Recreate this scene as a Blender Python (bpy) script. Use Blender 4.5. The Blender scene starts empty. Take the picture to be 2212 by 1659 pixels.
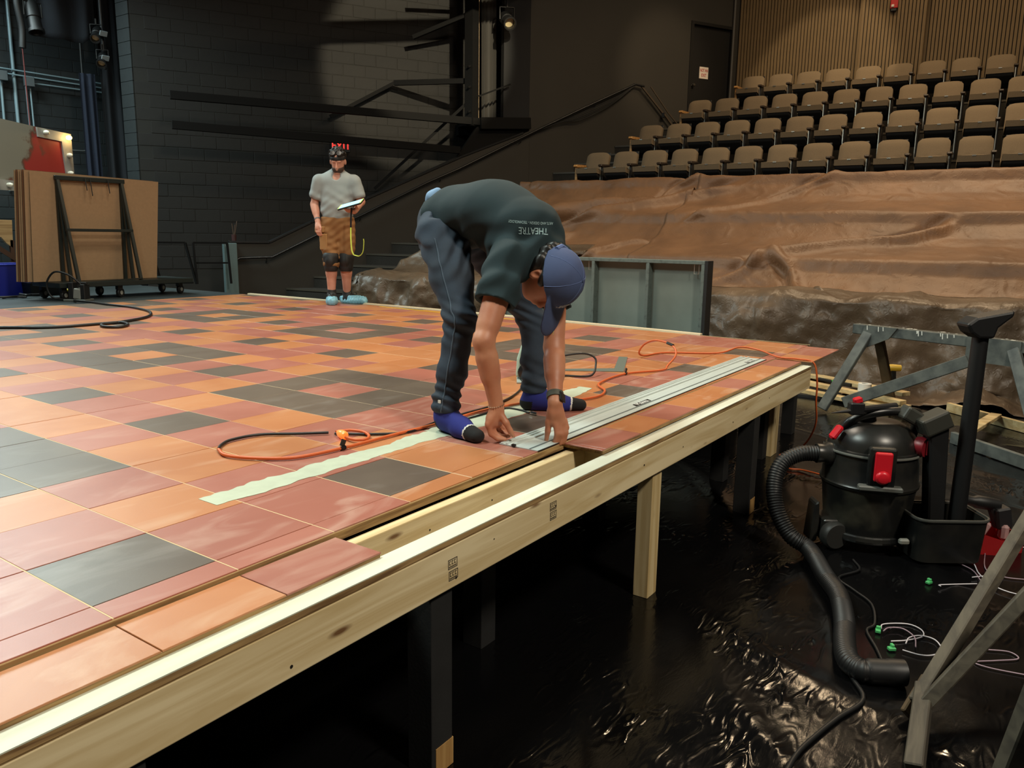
import bpy, bmesh, math, random
import numpy as np
from mathutils import Vector, Matrix, noise as mnoise
random.seed(7); rng = np.random.default_rng(7)
SC = bpy.context.scene
COL = SC.collection
# ------------------------------------------------------------------ camera
YAW, PITCH, ROLL = math.radians(34.7919), math.radians(10.7265), math.radians(0.8197)
CAMLOC = Vector((-0.7698, -1.6272, 1.5459))
cam_data = bpy.data.cameras.new('camera'); cam = bpy.data.objects.new('camera', cam_data); COL.objects.link(cam)
_w = Vector((math.cos(YAW)*math.cos(PITCH), math.sin(YAW)*math.cos(PITCH), -math.sin(PITCH)))
_r0 = Vector((math.sin(YAW), -math.cos(YAW), 0)); _u0 = _r0.cross(_w)
_r = math.cos(ROLL)*_r0 + math.sin(ROLL)*_u0; _u = -math.sin(ROLL)*_r0 + math.cos(ROLL)*_u0
cam.matrix_world = Matrix(((_r.x, _u.x, -_w.x, CAMLOC.x), (_r.y, _u.y, -_w.y, CAMLOC.y), (_r.z, _u.z, -_w.z, CAMLOC.z), (0, 0, 0, 1)))
cam_data.sensor_fit = 'HORIZONTAL'; cam_data.sensor_width = 36.0
cam_data.lens = 1689.78/2212*36.0
cam_data.clip_start = 0.05; cam_data.clip_end = 200
SC.camera = cam
def in_frame(x, y, z, m=0.02):
    d = Vector((x, y, z)) - CAMLOC; zz = d.dot(_w)
    if zz < 0.1: return False
    px = 0.5 + 1689.78*d.dot(_r)/zz/2212; py = 0.5 - 1689.78*d.dot(_u)/zz/1659
    return -m < px < 1+m and -m < py < 1+m
# ------------------------------------------------------------------ view, world, lights
SC.view_settings.view_transform = 'Standard'; SC.view_settings.look = 'None'
SC.view_settings.gamma = 1.0; SC.view_settings.use_curve_mapping = False
SC.view_settings.exposure = -0.25
world = bpy.data.worlds.new('world'); SC.world = world; world.use_nodes = True
bg = world.node_tree.nodes['Background']; bg.inputs[0].default_value = (0.9, 0.95, 1.0, 1); bg.inputs[1].default_value = 0.010

def aim(o, target):
    o.rotation_euler = (Vector(target) - o.location).to_track_quat('-Z', 'Y').to_euler()
def area(name, loc, target, size, power, color, spread=160):
    l = bpy.data.lights.new(name, 'AREA'); l.shape = 'RECTANGLE'; l.size, l.size_y = size
    l.energy = power; l.color = color; l.spread = math.radians(spread)
    o = bpy.data.objects.new(name, l); COL.objects.link(o); o.location = loc; aim(o, target); return o
def spot(name, loc, target, power, color, ang, blend=0.3, rad=0.08):
    l = bpy.data.lights.new(name, 'SPOT'); l.energy = power; l.color = color
    l.spot_size = math.radians(ang); l.spot_blend = blend; l.shadow_soft_size = rad
    o = bpy.data.objects.new(name, l); COL.objects.link(o); o.location = loc; aim(o, target); return o
COOL = (0.86, 1.0, 0.92); WARM = (1.0, 0.74, 0.46); NEUT = (1.0, 0.86, 0.68)
area('work_light_stage_near', (-0.4, 2.6, 6.2), (0.4, 0.8, 0.7), (1.2, 1.2), 300, COOL)
area('work_light_stage_mid', (3.6, 3.4, 6.8), (3.2, 2.2, 0.7), (1.2, 1.2), 235, NEUT)
area('work_light_wing', (3.6, 9.6, 6.4), (3.4, 8.4, 0.7), (2.2, 2.2), 330, (0.80, 1.0, 0.96))
area('work_light_wing_rear', (3.2, 12.0, 6.3), (3.2, 11.2, 0.7), (2.2, 1.6), 330, (0.80, 0.98, 1.0))
area('house_light_apron', (0.2, -5.6, 7.4), (1.6, -0.3, 0.5), (1.0, 1.0), 470, (1.0, 0.90, 0.74))
area('house_light_front', (8.6, 0.6, 8.2), (8.4, 0.8, 0.0), (0.9, 0.9), 200, WARM)
area('house_light_mid', (11.8, -1.2, 8.6), (11.4, -1.0, 1.5), (0.9, 0.9), 230, WARM)
area('house_light_rear', (13.6, 1.6, 8.6), (14.0, 1.2, 2.5), (0.8, 0.8), 95, WARM)
spot('house_spot_wall', (12.2, 1.4, 8.3), (16.6, 2.9, 4.2), 620, (1.0, 0.78, 0.5), 31, 0.3)
spot('house_spot_door', (11.4, 1.2, 7.8), (14.6, 5.3, 4.9), 560, (1.0, 0.74, 0.45), 26, 0.8)
spot('house_spot_box_boom', (6.4, 1.2, 7.2), (10.9, 8.85, 4.6), 4600, (1.0, 0.86, 0.6), 23, 0.3)
# ------------------------------------------------------------------ helpers
def tag(o, label=None, cat=None, group=None, kind=None):
    if label: o['label'] = label
    if cat: o['category'] = cat
    if group: o['group'] = group
    if kind: o['kind'] = kind
    return o
def thing(name, label, cat, loc=(0, 0, 0), rz=0.0, group=None, kind=None):
    o = bpy.data.objects.new(name, None); COL.objects.link(o); o.empty_display_size = 0.1
    o.location = loc; o.rotation_euler = (0, 0, rz)
    return tag(o, label, cat, group, kind)
def base_of(o):
    while o.parent: o = o.parent
    return o.location.copy()
def V(*a): return Vector(a)
def cr(pts, n=6, closed=False):
    P = [Vector(p) for p in pts]; out = []
    m = len(P)
    rngk = range(m if closed else m-1)
    for i in rngk:
        p1, p2 = P[i], P[(i+1) % m]
        p0 = P[i-1] if (closed or i > 0) else p1*2-p2
        p3 = P[(i+2) % m] if (closed or i < m-2) else p2*2-p1
        for k in range(n):
            t = k/n
            out.append(0.5*((2*p1)+(p2-p0)*t+(2*p0-5*p1+4*p2-p3)*t*t+(3*p1-p0-3*p2+p3)*t**3))
    if not closed: out.append(P[-1])
    return out
def frame(d, up=(0, 0, 1)):
    d = Vector(d).normalized(); up = Vector(up)
    s = d.cross(up)
    if s.length < 1e-5: s = d.cross(Vector((1, 0, 0)))
    if s.length < 1e-5: s = d.cross(Vector((0, 1, 0)))
    s.normalize(); return d, s, s.cross(d)
class MB:
    def __init__(self): self.v = []; self.f = []; self.m = []; self.cur = 0
    def add(self, vs, fs):
        b = len(self.v); self.v += [tuple(x) for x in vs]
        for f in fs: self.f.append(tuple(b+i for i in f)); self.m.append(self.cur)
        return self
    def box(self, c, s, R=None):
        hx, hy, hz = s[0]/2, s[1]/2, s[2]/2; c = Vector(c)
        vs = [Vector((x, y, z)) for x in (-hx, hx) for y in (-hy, hy) for z in (-hz, hz)]
        if R is not None: vs = [R @ v for v in vs]
        return self.add([c+v for v in vs], [(0, 1, 3, 2), (4, 6, 7, 5), (0, 4, 5, 1), (2, 3, 7, 6), (0, 2, 6, 4), (1, 5, 7, 3)])
    def box2(self, lo, hi):
        return self.box([(a+b)/2 for a, b in zip(lo, hi)], [b-a for a, b in zip(lo, hi)])
    def bar(self, a, b, w, h, up=(0, 0, 1)):
        a, b = Vector(a), Vector(b); d, s, u = frame(b-a, up)
        vs = []
        for p in (a, b):
            for i, j in ((-1, -1), (1, -1), (1, 1), (-1, 1)): vs.append(p+s*(w/2*i)+u*(h/2*j))
        return self.add(vs, [(3, 2, 1, 0), (4, 5, 6, 7), (0, 1, 5, 4), (1, 2, 6, 5), (2, 3, 7, 6), (3, 0, 4, 7)])
    def tube(self, pts, r, n=8, closed=False, caps=True):
        P = [Vector(p) for p in pts]; m = len(P)
        rr = r if isinstance(r, (list, tuple)) else [r]*m
        tang = []
        for i in range(m):
            a = P[i-1] if (i > 0 or closed) else P[i]; b = P[(i+1) % m] if (i < m-1 or closed) else P[i]
            t = (b-a); t = t.normalized() if t.length > 1e-9 else Vector((0, 0, 1)); tang.append(t)
        d, s, u = frame(tang[0]); vs = []
        for i in range(m):
            t = tang[i]; s = (s - t*s.dot(t))
            if s.length < 1e-6: s = frame(t)[1]
            s.normalize(); u = s.cross(t)
            for k in range(n):
                a = 2*math.pi*k/n; vs.append(P[i]+(s*math.cos(a)+u*math.sin(a))*rr[i])
        fs = []
        for i in range(m if closed else m-1):
            j = (i+1) % m
            for k in range(n): fs.append((i*n+k, i*n+(k+1) % n, j*n+(k+1) % n, j*n+k))
        if caps and not closed: fs += [tuple(range(n))[::-1], tuple(range((m-1)*n, m*n))]
        return self.add(vs, fs)
    def lathe(self, prof, n=24, o=(0, 0, 0), axis=(0, 0, 1), up=None, cap=True):
        o = Vector(o); d, s, u = frame(axis, up or ((0, 1, 0) if abs(Vector(axis).normalized().z) > .9 else (0, 0, 1)))
        vs = []
        for r, z in prof:
            for k in range(n):
                a = 2*math.pi*k/n; vs.append(o+d*z+(s*math.cos(a)+u*math.sin(a))*r)
        fs = []
        for i in range(len(prof)-1):
            for k in range(n): fs.append((i*n+k, (i+1)*n+k, (i+1)*n+(k+1) % n, i*n+(k+1) % n))
        if cap: fs += [tuple(range(n)), tuple(range((len(prof)-1)*n, len(prof)*n))[::-1]]
        return self.add(vs, fs)
    def prism(self, poly, o, U, W, N):
        """poly in (u,w) extruded along vector N from origin o"""
        o, U, W, N = Vector(o), Vector(U), Vector(W), Vector(N); m = len(poly)
        a = [o+U*p[0]+W*p[1] for p in poly]; b = [p+N for p in a]
        fs = [tuple(range(m))[::-1], tuple(range(m, 2*m))]+[(i, (i+1) % m, m+(i+1) % m, m+i) for i in range(m)]
        return self.add(a+b, fs)
    def sheet(self, G, th=0.0, tdir=(0, 0, -1)):
        """grid of points G[i][j] -> surface, closed with thickness th"""
        ni, nj = len(G), len(G[0]); td = Vector(tdir)*th
        vs = [Vector(p) for row in G for p in row]
        fs = [(i*nj+j, i*nj+j+1, (i+1)*nj+j+1, (i+1)*nj+j) for i in range(ni-1) for j in range(nj-1)]
        if th:
            b = len(vs); vs += [v+td for v in vs]
            fs += [tuple(b+k for k in f[::-1]) for f in fs]
            rim = [j for j in range(nj)]+[i*nj+nj-1 for i in range(1, ni)]+[(ni-1)*nj+j for j in range(nj-2, -1, -1)]+[i*nj for i in range(ni-2, 0, -1)]
            for k in range(len(rim)):
                a, c = rim[k], rim[(k+1) % len(rim)]; fs.append((c, a, b+a, b+c))
        return self.add(vs, fs)
    def build(self, name, mat, parent=None, world=True, bevel=0.0, smooth=None, seg=1, fix=True):
        me = bpy.data.meshes.new(name)
        vs = np.array(self.v, dtype=float)
        if parent is not None and world: vs = vs - np.array(base_of(parent))
        org = None
        if parent is None and world and len(vs):
            org = np.array([(vs[:, 0].min()+vs[:, 0].max())/2, (vs[:, 1].min()+vs[:, 1].max())/2, vs[:, 2].min()]); vs = vs-org
        me.from_pydata(vs.tolist(), [], self.f)
        mats = mat if isinstance(mat, (list, tuple)) else [mat]
        for mm in mats: me.materials.append(mm)
        if len(mats) > 1: me.polygons.foreach_set('material_index', np.array(self.m, dtype=np.int32))
        if fix or bevel:
            bm = bmesh.new(); bm.from_mesh(me)
            bmesh.ops.recalc_face_normals(bm, faces=bm.faces)
            if bevel:
                ed = [e for e in bm.edges if len(e.link_faces) == 2 and e.calc_face_angle(0) > 0.6]
                bmesh.ops.bevel(bm, geom=ed, offset=bevel, segments=seg, affect='EDGES', profile=0.5, clamp_overlap=True)
            bm.to_mesh(me); bm.free()
        if smooth is not None:
            me.shade_smooth()
            if smooth < 180: me.set_sharp_from_angle(angle=math.radians(smooth))
        o = bpy.data.objects.new(name, me); COL.objects.link(o)
        if org is not None: o.location = org
        if parent is not None: o.parent = parent
        return o
def mesh_obj(name, me, parent=None):
    o = bpy.data.objects.new(name, me); COL.objects.link(o); o.parent = parent; return o
def copy_tree(o, parent=None):
    c = o.copy(); COL.objects.link(c); c.parent = parent
    for ch in list(o.children): copy_tree(ch, c)
    return c
# ------------------------------------------------------------------ materials
def s2l(c):
    return tuple(((x/255)/12.92 if x/255 <= 0.04045 else ((x/255+0.055)/1.055)**2.4) for x in c)
MATS = {}
def new_mat(name):
    m = bpy.data.materials.new(name); m.use_nodes = True; nt = m.node_tree
    return m, nt, nt.nodes['Principled BSDF'], nt.nodes, nt.links
def mat(name, rgb, rough=0.6, metal=0.0, spec=0.5, nscale=0, namt=0.0, rgb2=None, bump=0.0, bscale=None, bdist=0.002, emit=None, estr=0.0, coord='Object', stretch=None, detail=4.0, rrand=0.0, coat=0.0, lo=0.35, hi=0.65):
    if name in MATS: return MATS[name]
    m, nt, b, N, L = new_mat(name)
    c = s2l(rgb); b.inputs['Base Color'].default_value = (*c, 1); b.inputs['Roughness'].default_value = rough
    b.inputs['Metallic'].default_value = metal; b.inputs['Specular IOR Level'].default_value = spec
    if coat: b.inputs['Coat Weight'].default_value = coat
    tc = N.new('ShaderNodeTexCoord'); src = tc.outputs[coord]
    if stretch:
        mp = N.new('ShaderNodeMapping'); mp.inputs['Scale'].default_value = stretch; L.new(src, mp.inputs[0]); src = mp.outputs[0]
    colsock = None
    if nscale:
        n = N.new('ShaderNodeTexNoise'); n.inputs['Scale'].default_value = nscale; n.inputs['Detail'].default_value = detail; L.new(src, n.inputs['Vector'])
        r = N.new('ShaderNodeValToRGB'); r.color_ramp.elements[0].position = lo; r.color_ramp.elements[1].position = hi
        c2 = s2l(rgb2) if rgb2 else tuple(max(0, x*(1-namt)) for x in c)
        r.color_ramp.elements[0].color = (*c2, 1); r.color_ramp.elements[1].color = (*c, 1)
        L.new(n.outputs[0], r.inputs[0]); colsock = r.outputs[0]; L.new(colsock, b.inputs['Base Color'])
    if rrand:
        oi = N.new('ShaderNodeObjectInfo'); mr = N.new('ShaderNodeMapRange'); mr.inputs[3].default_value = 1-rrand; mr.inputs[4].default_value = 1+rrand
        L.new(oi.outputs['Random'], mr.inputs[0])
        hs = N.new('ShaderNodeHueSaturation'); L.new(mr.outputs[0], hs.inputs['Value'])
        if colsock: L.new(colsock, hs.inputs['Color'])
        else: hs.inputs['Color'].default_value = (*c, 1)
        L.new(hs.outputs[0], b.inputs['Base Color'])
    if bump:
        n2 = N.new('ShaderNodeTexNoise'); n2.inputs['Scale'].default_value = bscale or 60; n2.inputs['Detail'].default_value = 5; L.new(src, n2.inputs['Vector'])
        bp = N.new('ShaderNodeBump'); bp.inputs['Strength'].default_value = bump; bp.inputs['Distance'].default_value = bdist
        L.new(n2.outputs[0], bp.inputs['Height']); L.new(bp.outputs[0], b.inputs['Normal'])
    if emit: b.inputs['Emission Color'].default_value = (*s2l(emit), 1); b.inputs['Emission Strength'].default_value = estr
    MATS[name] = m; return m
def wood(name, rgb, rgb2, axis='X', scale=1.0, rough=0.55, amt=1.0, knots=False):
    """long-grain wood, grain along axis"""
    if name in MATS: return MATS[name]
    m, nt, b, N, L = new_mat(name); b.inputs['Roughness'].default_value = rough
    tc = N.new('ShaderNodeTexCoord'); mp = N.new('ShaderNodeMapping')
    st = {'X': (1.2, 22, 22), 'Y': (22, 1.2, 22), 'Z': (22, 22, 1.2)}[axis]
    mp.inputs['Scale'].default_value = tuple(x*scale for x in st); L.new(tc.outputs['Object'], mp.inputs[0])
    n = N.new('ShaderNodeTexNoise'); n.inputs['Scale'].default_value = 1.0; n.inputs['Detail'].default_value = 6; n.inputs['Distortion'].default_value = 0.9
    L.new(mp.outputs[0], n.inputs['Vector'])
    r = N.new('ShaderNodeValToRGB'); e = r.color_ramp.elements
    e[0].position = 0.36; e[1].position = 0.62; e[0].color = (*s2l(rgb2), 1); e[1].color = (*s2l(rgb), 1)
    L.new(n.outputs[0], r.inputs[0]); out = r.outputs[0]
    if knots:
        mp2 = N.new('ShaderNodeMapping'); k = {'X': (3.0, 11, 11), 'Y': (11, 3.0, 11), 'Z': (11, 11, 3.0)}[axis]; mp2.inputs['Scale'].default_value = k
        L.new(tc.outputs['Object'], mp2.inputs[0])
        vo = N.new('ShaderNodeTexVoronoi'); vo.inputs['Scale'].default_value = 1.0; L.new(mp2.outputs[0], vo.inputs['Vector'])
        rk = N.new('ShaderNodeValToRGB'); rk.color_ramp.elements[0].position = 0.05; rk.color_ramp.elements[1].position = 0.13
        rk.color_ramp.elements[0].color = (*s2l((120, 80, 45)), 1); rk.color_ramp.elements[1].color = (1, 1, 1, 1)
        L.new(vo.outputs['Distance'], rk.inputs[0])
        mx = N.new('ShaderNodeMixRGB'); mx.blend_type = 'MULTIPLY'; mx.inputs[0].default_value = 0.9
        L.new(out, mx.inputs[1]); L.new(rk.outputs[0], mx.inputs[2]); out = mx.outputs[0]
    L.new(out, b.inputs['Base Color'])
    bp = N.new('ShaderNodeBump'); bp.inputs['Strength'].default_value = 0.25; bp.inputs['Distance'].default_value = 0.001
    L.new(n.outputs[0], bp.inputs['Height']); L.new(bp.outputs[0], b.inputs['Normal'])
    MATS[name] = m; return m
# ------------------------------------------------------------------ base materials
M_PINE = wood('pine_lumber', (232, 214, 172), (206, 182, 134), 'X', rough=0.6, knots=True)
M_PINE_Z = wood('pine_leg', (222, 202, 156), (190, 163, 112), 'Z', rough=0.6, knots=True)
M_PINE_Y = wood('pine_cross', (214, 192, 146), (186, 158, 108), 'Y', rough=0.6)
M_PLYTOP = wood('poplar_ply_face', (216, 220, 204), (202, 204, 184), 'X', 0.7, rough=0.55)
M_PLYEDGE = wood('ply_edge', (172, 140, 92), (112, 82, 48), 'X', 3.0, rough=0.8)
M_BLACKWOOD = mat('black_painted_wood', (30, 30, 30), 0.75, nscale=8, namt=0.3, bump=0.2, bscale=90)
M_BLACK = mat('black_metal', (22, 23, 24), 0.5, spec=0.5)
M_BLACKGLOSS = mat('black_gloss_rail', (26, 27, 28), 0.32, spec=0.5)
M_DECK = mat('black_stage_deck', (58, 66, 68), 0.42, nscale=3, namt=0.35, bump=0.15, bscale=40)
M_HOUSEWALL = mat('dark_house_wall_paint', (43, 40, 34), 0.7, nscale=1.3, namt=0.12, bump=0.1, bscale=120)
M_BLOCK = mat('black_block_paint', (24, 23, 21), 0.78, nscale=14, namt=0.18, bump=0.5, bscale=110, bdist=0.003, rrand=0.10)
M_BLOCKW = mat('wing_block_paint', (30, 36, 37), 0.7, nscale=14, namt=0.18, bump=0.5, bscale=110, bdist=0.003, rrand=0.10)
M_MORTAR = mat('block_joint', (33, 32, 29), 0.85)
M_SLAT = mat('brown_wall_slat', (112, 92, 62), 0.75, nscale=5, namt=0.1)
M_SLATBACK = mat('slat_recess', (30, 26, 20), 0.9)
M_CARPET = mat('dark_carpet', (40, 36, 30), 0.95, nscale=60, namt=0.3, bump=0.3, bscale=200)
M_NOSE = mat('step_nosing', (64, 58, 48), 0.55)
# black plastic film over the floor
def film_mat():
    m, nt, b, N, L = new_mat('black_plastic_film')
    b.inputs['Base Color'].default_value = (*s2l((9, 9, 10)), 1); b.inputs['Specular IOR Level'].default_value = 0.34
    tc = N.new('ShaderNodeTexCoord')
    n1 = N.new('ShaderNodeTexNoise'); n1.noise_type = 'RIDGED_MULTIFRACTAL'; n1.inputs['Scale'].default_value = 7.0; n1.inputs['Detail'].default_value = 2.5; n1.inputs['Distortion'].default_value = 1.4
    n2 = N.new('ShaderNodeTexNoise'); n2.inputs['Scale'].default_value = 46; n2.inputs['Detail'].default_value = 3; n2.inputs['Distortion'].default_value = 1.2
    mp = N.new('ShaderNodeMapping'); mp.inputs['Rotation'].default_value = (0, 0, 0.7); mp.inputs['Scale'].default_value = (1.0, 2.6, 1)
    L.new(tc.outputs['Object'], mp.inputs[0]); L.new(mp.outputs[0], n1.inputs['Vector']); L.new(mp.outputs[0], n2.inputs['Vector'])
    n3 = N.new('ShaderNodeTexNoise'); n3.inputs['Scale'].default_value = 1.9; n3.inputs['Detail'].default_value = 3; L.new(tc.outputs['Object'], n3.inputs['Vector'])
    mk = N.new('ShaderNodeMapRange'); mk.inputs[1].default_value = 0.44; mk.inputs[2].default_value = 0.68; mk.inputs[3].default_value = 0.05; mk.inputs[4].default_value = 0.75; L.new(n3.outputs[0], mk.inputs[0])
    b1 = N.new('ShaderNodeBump'); b1.inputs['Distance'].default_value = 0.010; L.new(mk.outputs[0], b1.inputs['Strength'])
    b2 = N.new('ShaderNodeBump'); b2.inputs['Distance'].default_value = 0.002; b2.inputs['Strength'].default_value = 0.10
    L.new(n1.outputs[0], b1.inputs['Height']); L.new(n2.outputs[0], b2.inputs['Height'])
    L.new(b1.outputs[0], b2.inputs['Normal']); L.new(b2.outputs[0], b.inputs['Normal'])
    mr = N.new('ShaderNodeMapRange'); mr.inputs[1].default_value = 0.35; mr.inputs[2].default_value = 0.65; mr.inputs[3].default_value = 0.20; mr.inputs[4].default_value = 0.09
    L.new(n3.outputs[0], mr.inputs[0]); L.new(mr.outputs[0], b.inputs['Roughness'])
    return m
M_FILM = film_mat()
# ------------------------------------------------------------------ floor: film over the house floor with real wrinkles
def film_floor():
    x0, x1, y0, y1, st = -1.5, 8.0, -4.6, 3.0, 0.045
    nx, ny = int((x1-x0)/st), int((y1-y0)/st)
    xs = np.linspace(x0, x1, nx); ys = np.linspace(y0, y1, ny)
    X, Y = np.meshgrid(xs, ys, indexing='ij'); Z = np.zeros_like(X)
    r = np.random.default_rng(3)
    for k in range(46):      # crease ridges
        cx, cy = r.uniform(0, 7), r.uniform(-3.6, 0.2); a = r.normal(0.75, 0.5); ln = r.uniform(0.3, 1.4); w = r.uniform(0.012, 0.03); h = r.uniform(0.004, 0.014)
        u = (X-cx)*math.cos(a)+(Y-cy)*math.sin(a); v = -(X-cx)*math.sin(a)+(Y-cy)*math.cos(a)+0.05*np.sin(u*4+k)
        Z += h*np.exp(-(v/w/1.6)**2)*np.exp(-(u/ln)**2)
    mb = MB(); G = [[(X[i, j], Y[i, j], Z[i, j]) for j in range(ny)] for i in range(nx)]
    mb.sheet(G)
    # flat surround so the floor carries on below everything
    mb.box2((-12, -12, -0.2), (-1.5, 20, 0.0)); mb.box2((8.0, -12, -0.2), (20, 20, 0.0)); mb.box2((-1.5, -12, -0.2), (8, -4.6, 0.0)); mb.box2((-1.5, 3.0, -0.2), (8, 20, 0.0))
    mb.box2((-1.5, -4.6, -0.2), (8, 3.0, -0.03))
    o = mb.build('floor', M_FILM, world=False, smooth=60, fix=False); tag(o, 'black plastic sheeting taped over the house floor, glossy and wrinkled', 'floor', kind='structure')
film_floor()
# ------------------------------------------------------------------ house wall line (angled side wall) and block wall behind it
HL0, HLD = Vector((11.9, 6.97, 0)), Vector((0.8757, -0.4829, 0)); HLN = Vector((0.4829, 0.8757, 0))
def HP(x, z, off=0.0):   # point on house-wall line at world x, offset behind (+) or in front (-)
    t = (x-11.9)/0.8757; p = HL0+HLD*t+HLN*off; return Vector((p.x, p.y, z))
CORNER = HP(16.27, 0)
mb = MB()
a0, a1 = HP(11.9, 0), HP(16.4, 0)
door_a, door_b, door_top, door_bot = HP(15.24, 0), HP(16.13, 0), 5.84, 3.72
def wallseg(mb, x0, x1, z0, z1, th=0.16, off=0.0):
    p, q = HP(x0, z0, off), HP(x1, z0, off); mb.add([p, q, q+HLN*th, p+HLN*th]+[v+Vector((0, 0, z1-z0)) for v in (p, q, q+HLN*th, p+HLN*th)],
        [(3, 2, 1, 0), (4, 5, 6, 7), (0, 1, 5, 4), (1, 2, 6, 5), (2, 3, 7, 6), (3, 0, 4, 7)])
wallseg(mb, 11.98, 15.24, 0, 9.0); wallseg(mb, 16.13, 16.5, 0, 9.0); wallseg(mb, 15.24, 16.13, door_top, 9.0); wallseg(mb, 15.24, 16.13, 0, door_bot)
tag(mb.build('wall_side', M_HOUSEWALL), 'dark brown painted side wall of the house', 'wall', kind='structure')
# low stair wall under the handrail
mb = MB()
poly = [(7.2, 0), (12.0, 0), (12.0, 3.50), (11.87, 3.43), (10.77, 2.93), (9.24, 2.14), (8.37, 1.71), (7.76, 1.37), (7.2, 1.37)]
p0 = HP(7.2, 0)
mb.add([HP(x, z) for x, z in poly]+[HP(x, z)+HLN*0.14 for x, z in poly], [tuple(range(9))[::-1], tuple(range(9, 18))]+[(i, (i+1) % 9, 9+(i+1) % 9, 9+i) for i in range(9)])
sw = mb.build('wall_stair', M_HOUSEWALL); tag(sw, 'dark stair wall below the handrail', 'wall', kind='structure')
mb = MB()
for (x, z), (x2, z2) in zip(poly[3:-1], poly[4:]): mb.bar(HP(x, z+0.015, 0.07), HP(x2, z2+0.015, 0.07), 0.19, 0.035)
mb.build('wall_cap', M_BLACKGLOSS, sw, bevel=0.004)
mb = MB(); q = HP(7.2, 0, -0.05); mb.box((q.x, q.y, 0.68), (0.2, 0.26, 1.37), Matrix.Rotation(math.atan2(HLD.y, HLD.x), 3, 'Z'))
mb.build('end_post', mat('grey_green_post', (86, 104, 104), 0.55), sw, bevel=0.006)
# block wall: 203 x 406 blocks, each proud of a mortar bed
def block_wall(name, label, P, D, N, length, z0, z1, mblock, limit, x_open=None, bw=0.406, bh=0.203):
    mb = MB(); a = P; b = P+D*length
    back = 0.3
    mb.add([a, b, b+N*back, a+N*back]+[v+Vector((0, 0, z1)) for v in (a, b, b+N*back, a+N*back)], [(3, 2, 1, 0), (4, 5, 6, 7), (0, 1, 5, 4), (1, 2, 6, 5), (2, 3, 7, 6), (3, 0, 4, 7)])
    w = mb.build(name, M_MORTAR); tag(w, label, 'wall', kind='structure')
    base = w.location
    ang = math.atan2(D.y, D.x)
    me = MB(); hw, hh, t = bw/2-0.0045, bh/2-0.0045, 0.005
    me.add([(-hw, 0, -hh), (hw, 0, -hh), (hw, 0, hh), (-hw, 0, hh), (-hw+.004, -t, -hh+.004), (hw-.004, -t, -hh+.004), (hw-.004, -t, hh-.004), (-hw+.004, -t, hh-.004)],
           [(4, 5, 6, 7), (0, 1, 5, 4), (1, 2, 6, 5), (2, 3, 7, 6), (3, 0, 4, 7)])
    proto = me.build('block', mblock, None, world=False); mesh = proto.data; bpy.data.objects.remove(proto)
    cells = []
    nz = int((z1-z0)/bh)
    for k in range(nz):
        n = int(length/bw)
        for i in range(n):
            s = (i+0.5)*bw+(bw/2 if k % 2 else 0)
            if s+bw/2 > length: continue
            c = P+D*s; c = Vector((c.x, c.y, z0+(k+.5)*bh)); vis = in_frame(c.x, c.y, c.z, 0.01)
            cells.append((0 if vis else 1, (c-CAMLOC).length, c))
    cells.sort(key=lambda q: (q[0], q[1]))
    rest = MB(); r = random.Random(5)
    R = Matrix.Rotation(ang, 3, 'Z')
    for n, (iv, d, c) in enumerate(cells):
        jit = r.uniform(-0.0015, 0.0015)
        if n < limit:
            o = mesh_obj('block', mesh, w); o.location = c-base-N*jit; o.rotation_euler = (0, 0, ang)
        elif iv == 0 or d < 22:
            vs = [c+R @ v.co for v in mesh.vertices]; rest.add(vs, [tuple(p.vertices) for p in mesh.polygons])
    if rest.v:
        o = rest.build('block_courses', mblock, w, fix=False); o['kind'] = 'stuff'
    return w
WB0 = Vector((6.70, 11.146, 0))
block_wall('wall_rear', 'black painted concrete block wall behind the stair', WB0, HLD, HLN, 9.4, 0.9, 7.4, M_BLOCK, 300)
# wing wall, farther back at stage left
WWD = Vector((0.976, -0.217, 0)); WWN = Vector((0.217, 0.976, 0))
block_wall('wall_wing', 'dark concrete block wall at the back of the wing', Vector((3.2, 14.4, 0)), WWD, WWN, 6.0, 0.9, 6.4, M_BLOCKW, 290)
# return of the rear wall: lit end face with its own block ends
mb = MB()
for k in range(30):
    z = 0.9+k*0.203
    mb.box((6.69, 11.33, z+0.1), (0.02, 0.36, 0.195))
o = mb.build('trim_1', M_BLOCKW); tag(o, 'grey lit end face of the block wall', 'wall', kind='structure')
# ------------------------------------------------------------------ raked seating tiers and steps
TH = 0.076; ROWE = Vector((math.sin(TH), -math.cos(TH), 0)); ROWN = Vector((math.cos(TH), math.sin(TH), 0))
def row_pt(k, s, n=0.0):    # s metres from y=5.4 along the row towards -y; n towards the back
    p = Vector((12.132+(k-1)*1.169/math.cos(TH)*math.cos(TH), 5.4, 0))+ROWE*s+ROWN*n; return p
def row_top(k): return 3.033+(k-1)*0.581
def row_floor(k): return row_top(k)-0.86
ROW_Y0 = {1: 5.454, 2: 5.01, 3: 4.57, 4: 3.954, 0: 6.2, -1: 6.5, -2: 6.8, -3: 7.0}
def quadbox(mb, a, b, c, d, z0, z1):
    mb.add([Vector((p.x, p.y, z0)) for p in (a, b, c, d)]+[Vector((p.x, p.y, z1)) for p in (a, b, c, d)], [(3, 2, 1, 0), (4, 5, 6, 7), (0, 1, 5, 4), (1, 2, 6, 5), (2, 3, 7, 6), (3, 0, 4, 7)])
def wall_hit(p):            # from p along -ROWE to the house wall line
    d = -ROWE; t = (HL0-p).dot(HLN)/d.dot(HLN); return p+d*(t-0.005)
TIER = []
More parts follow.
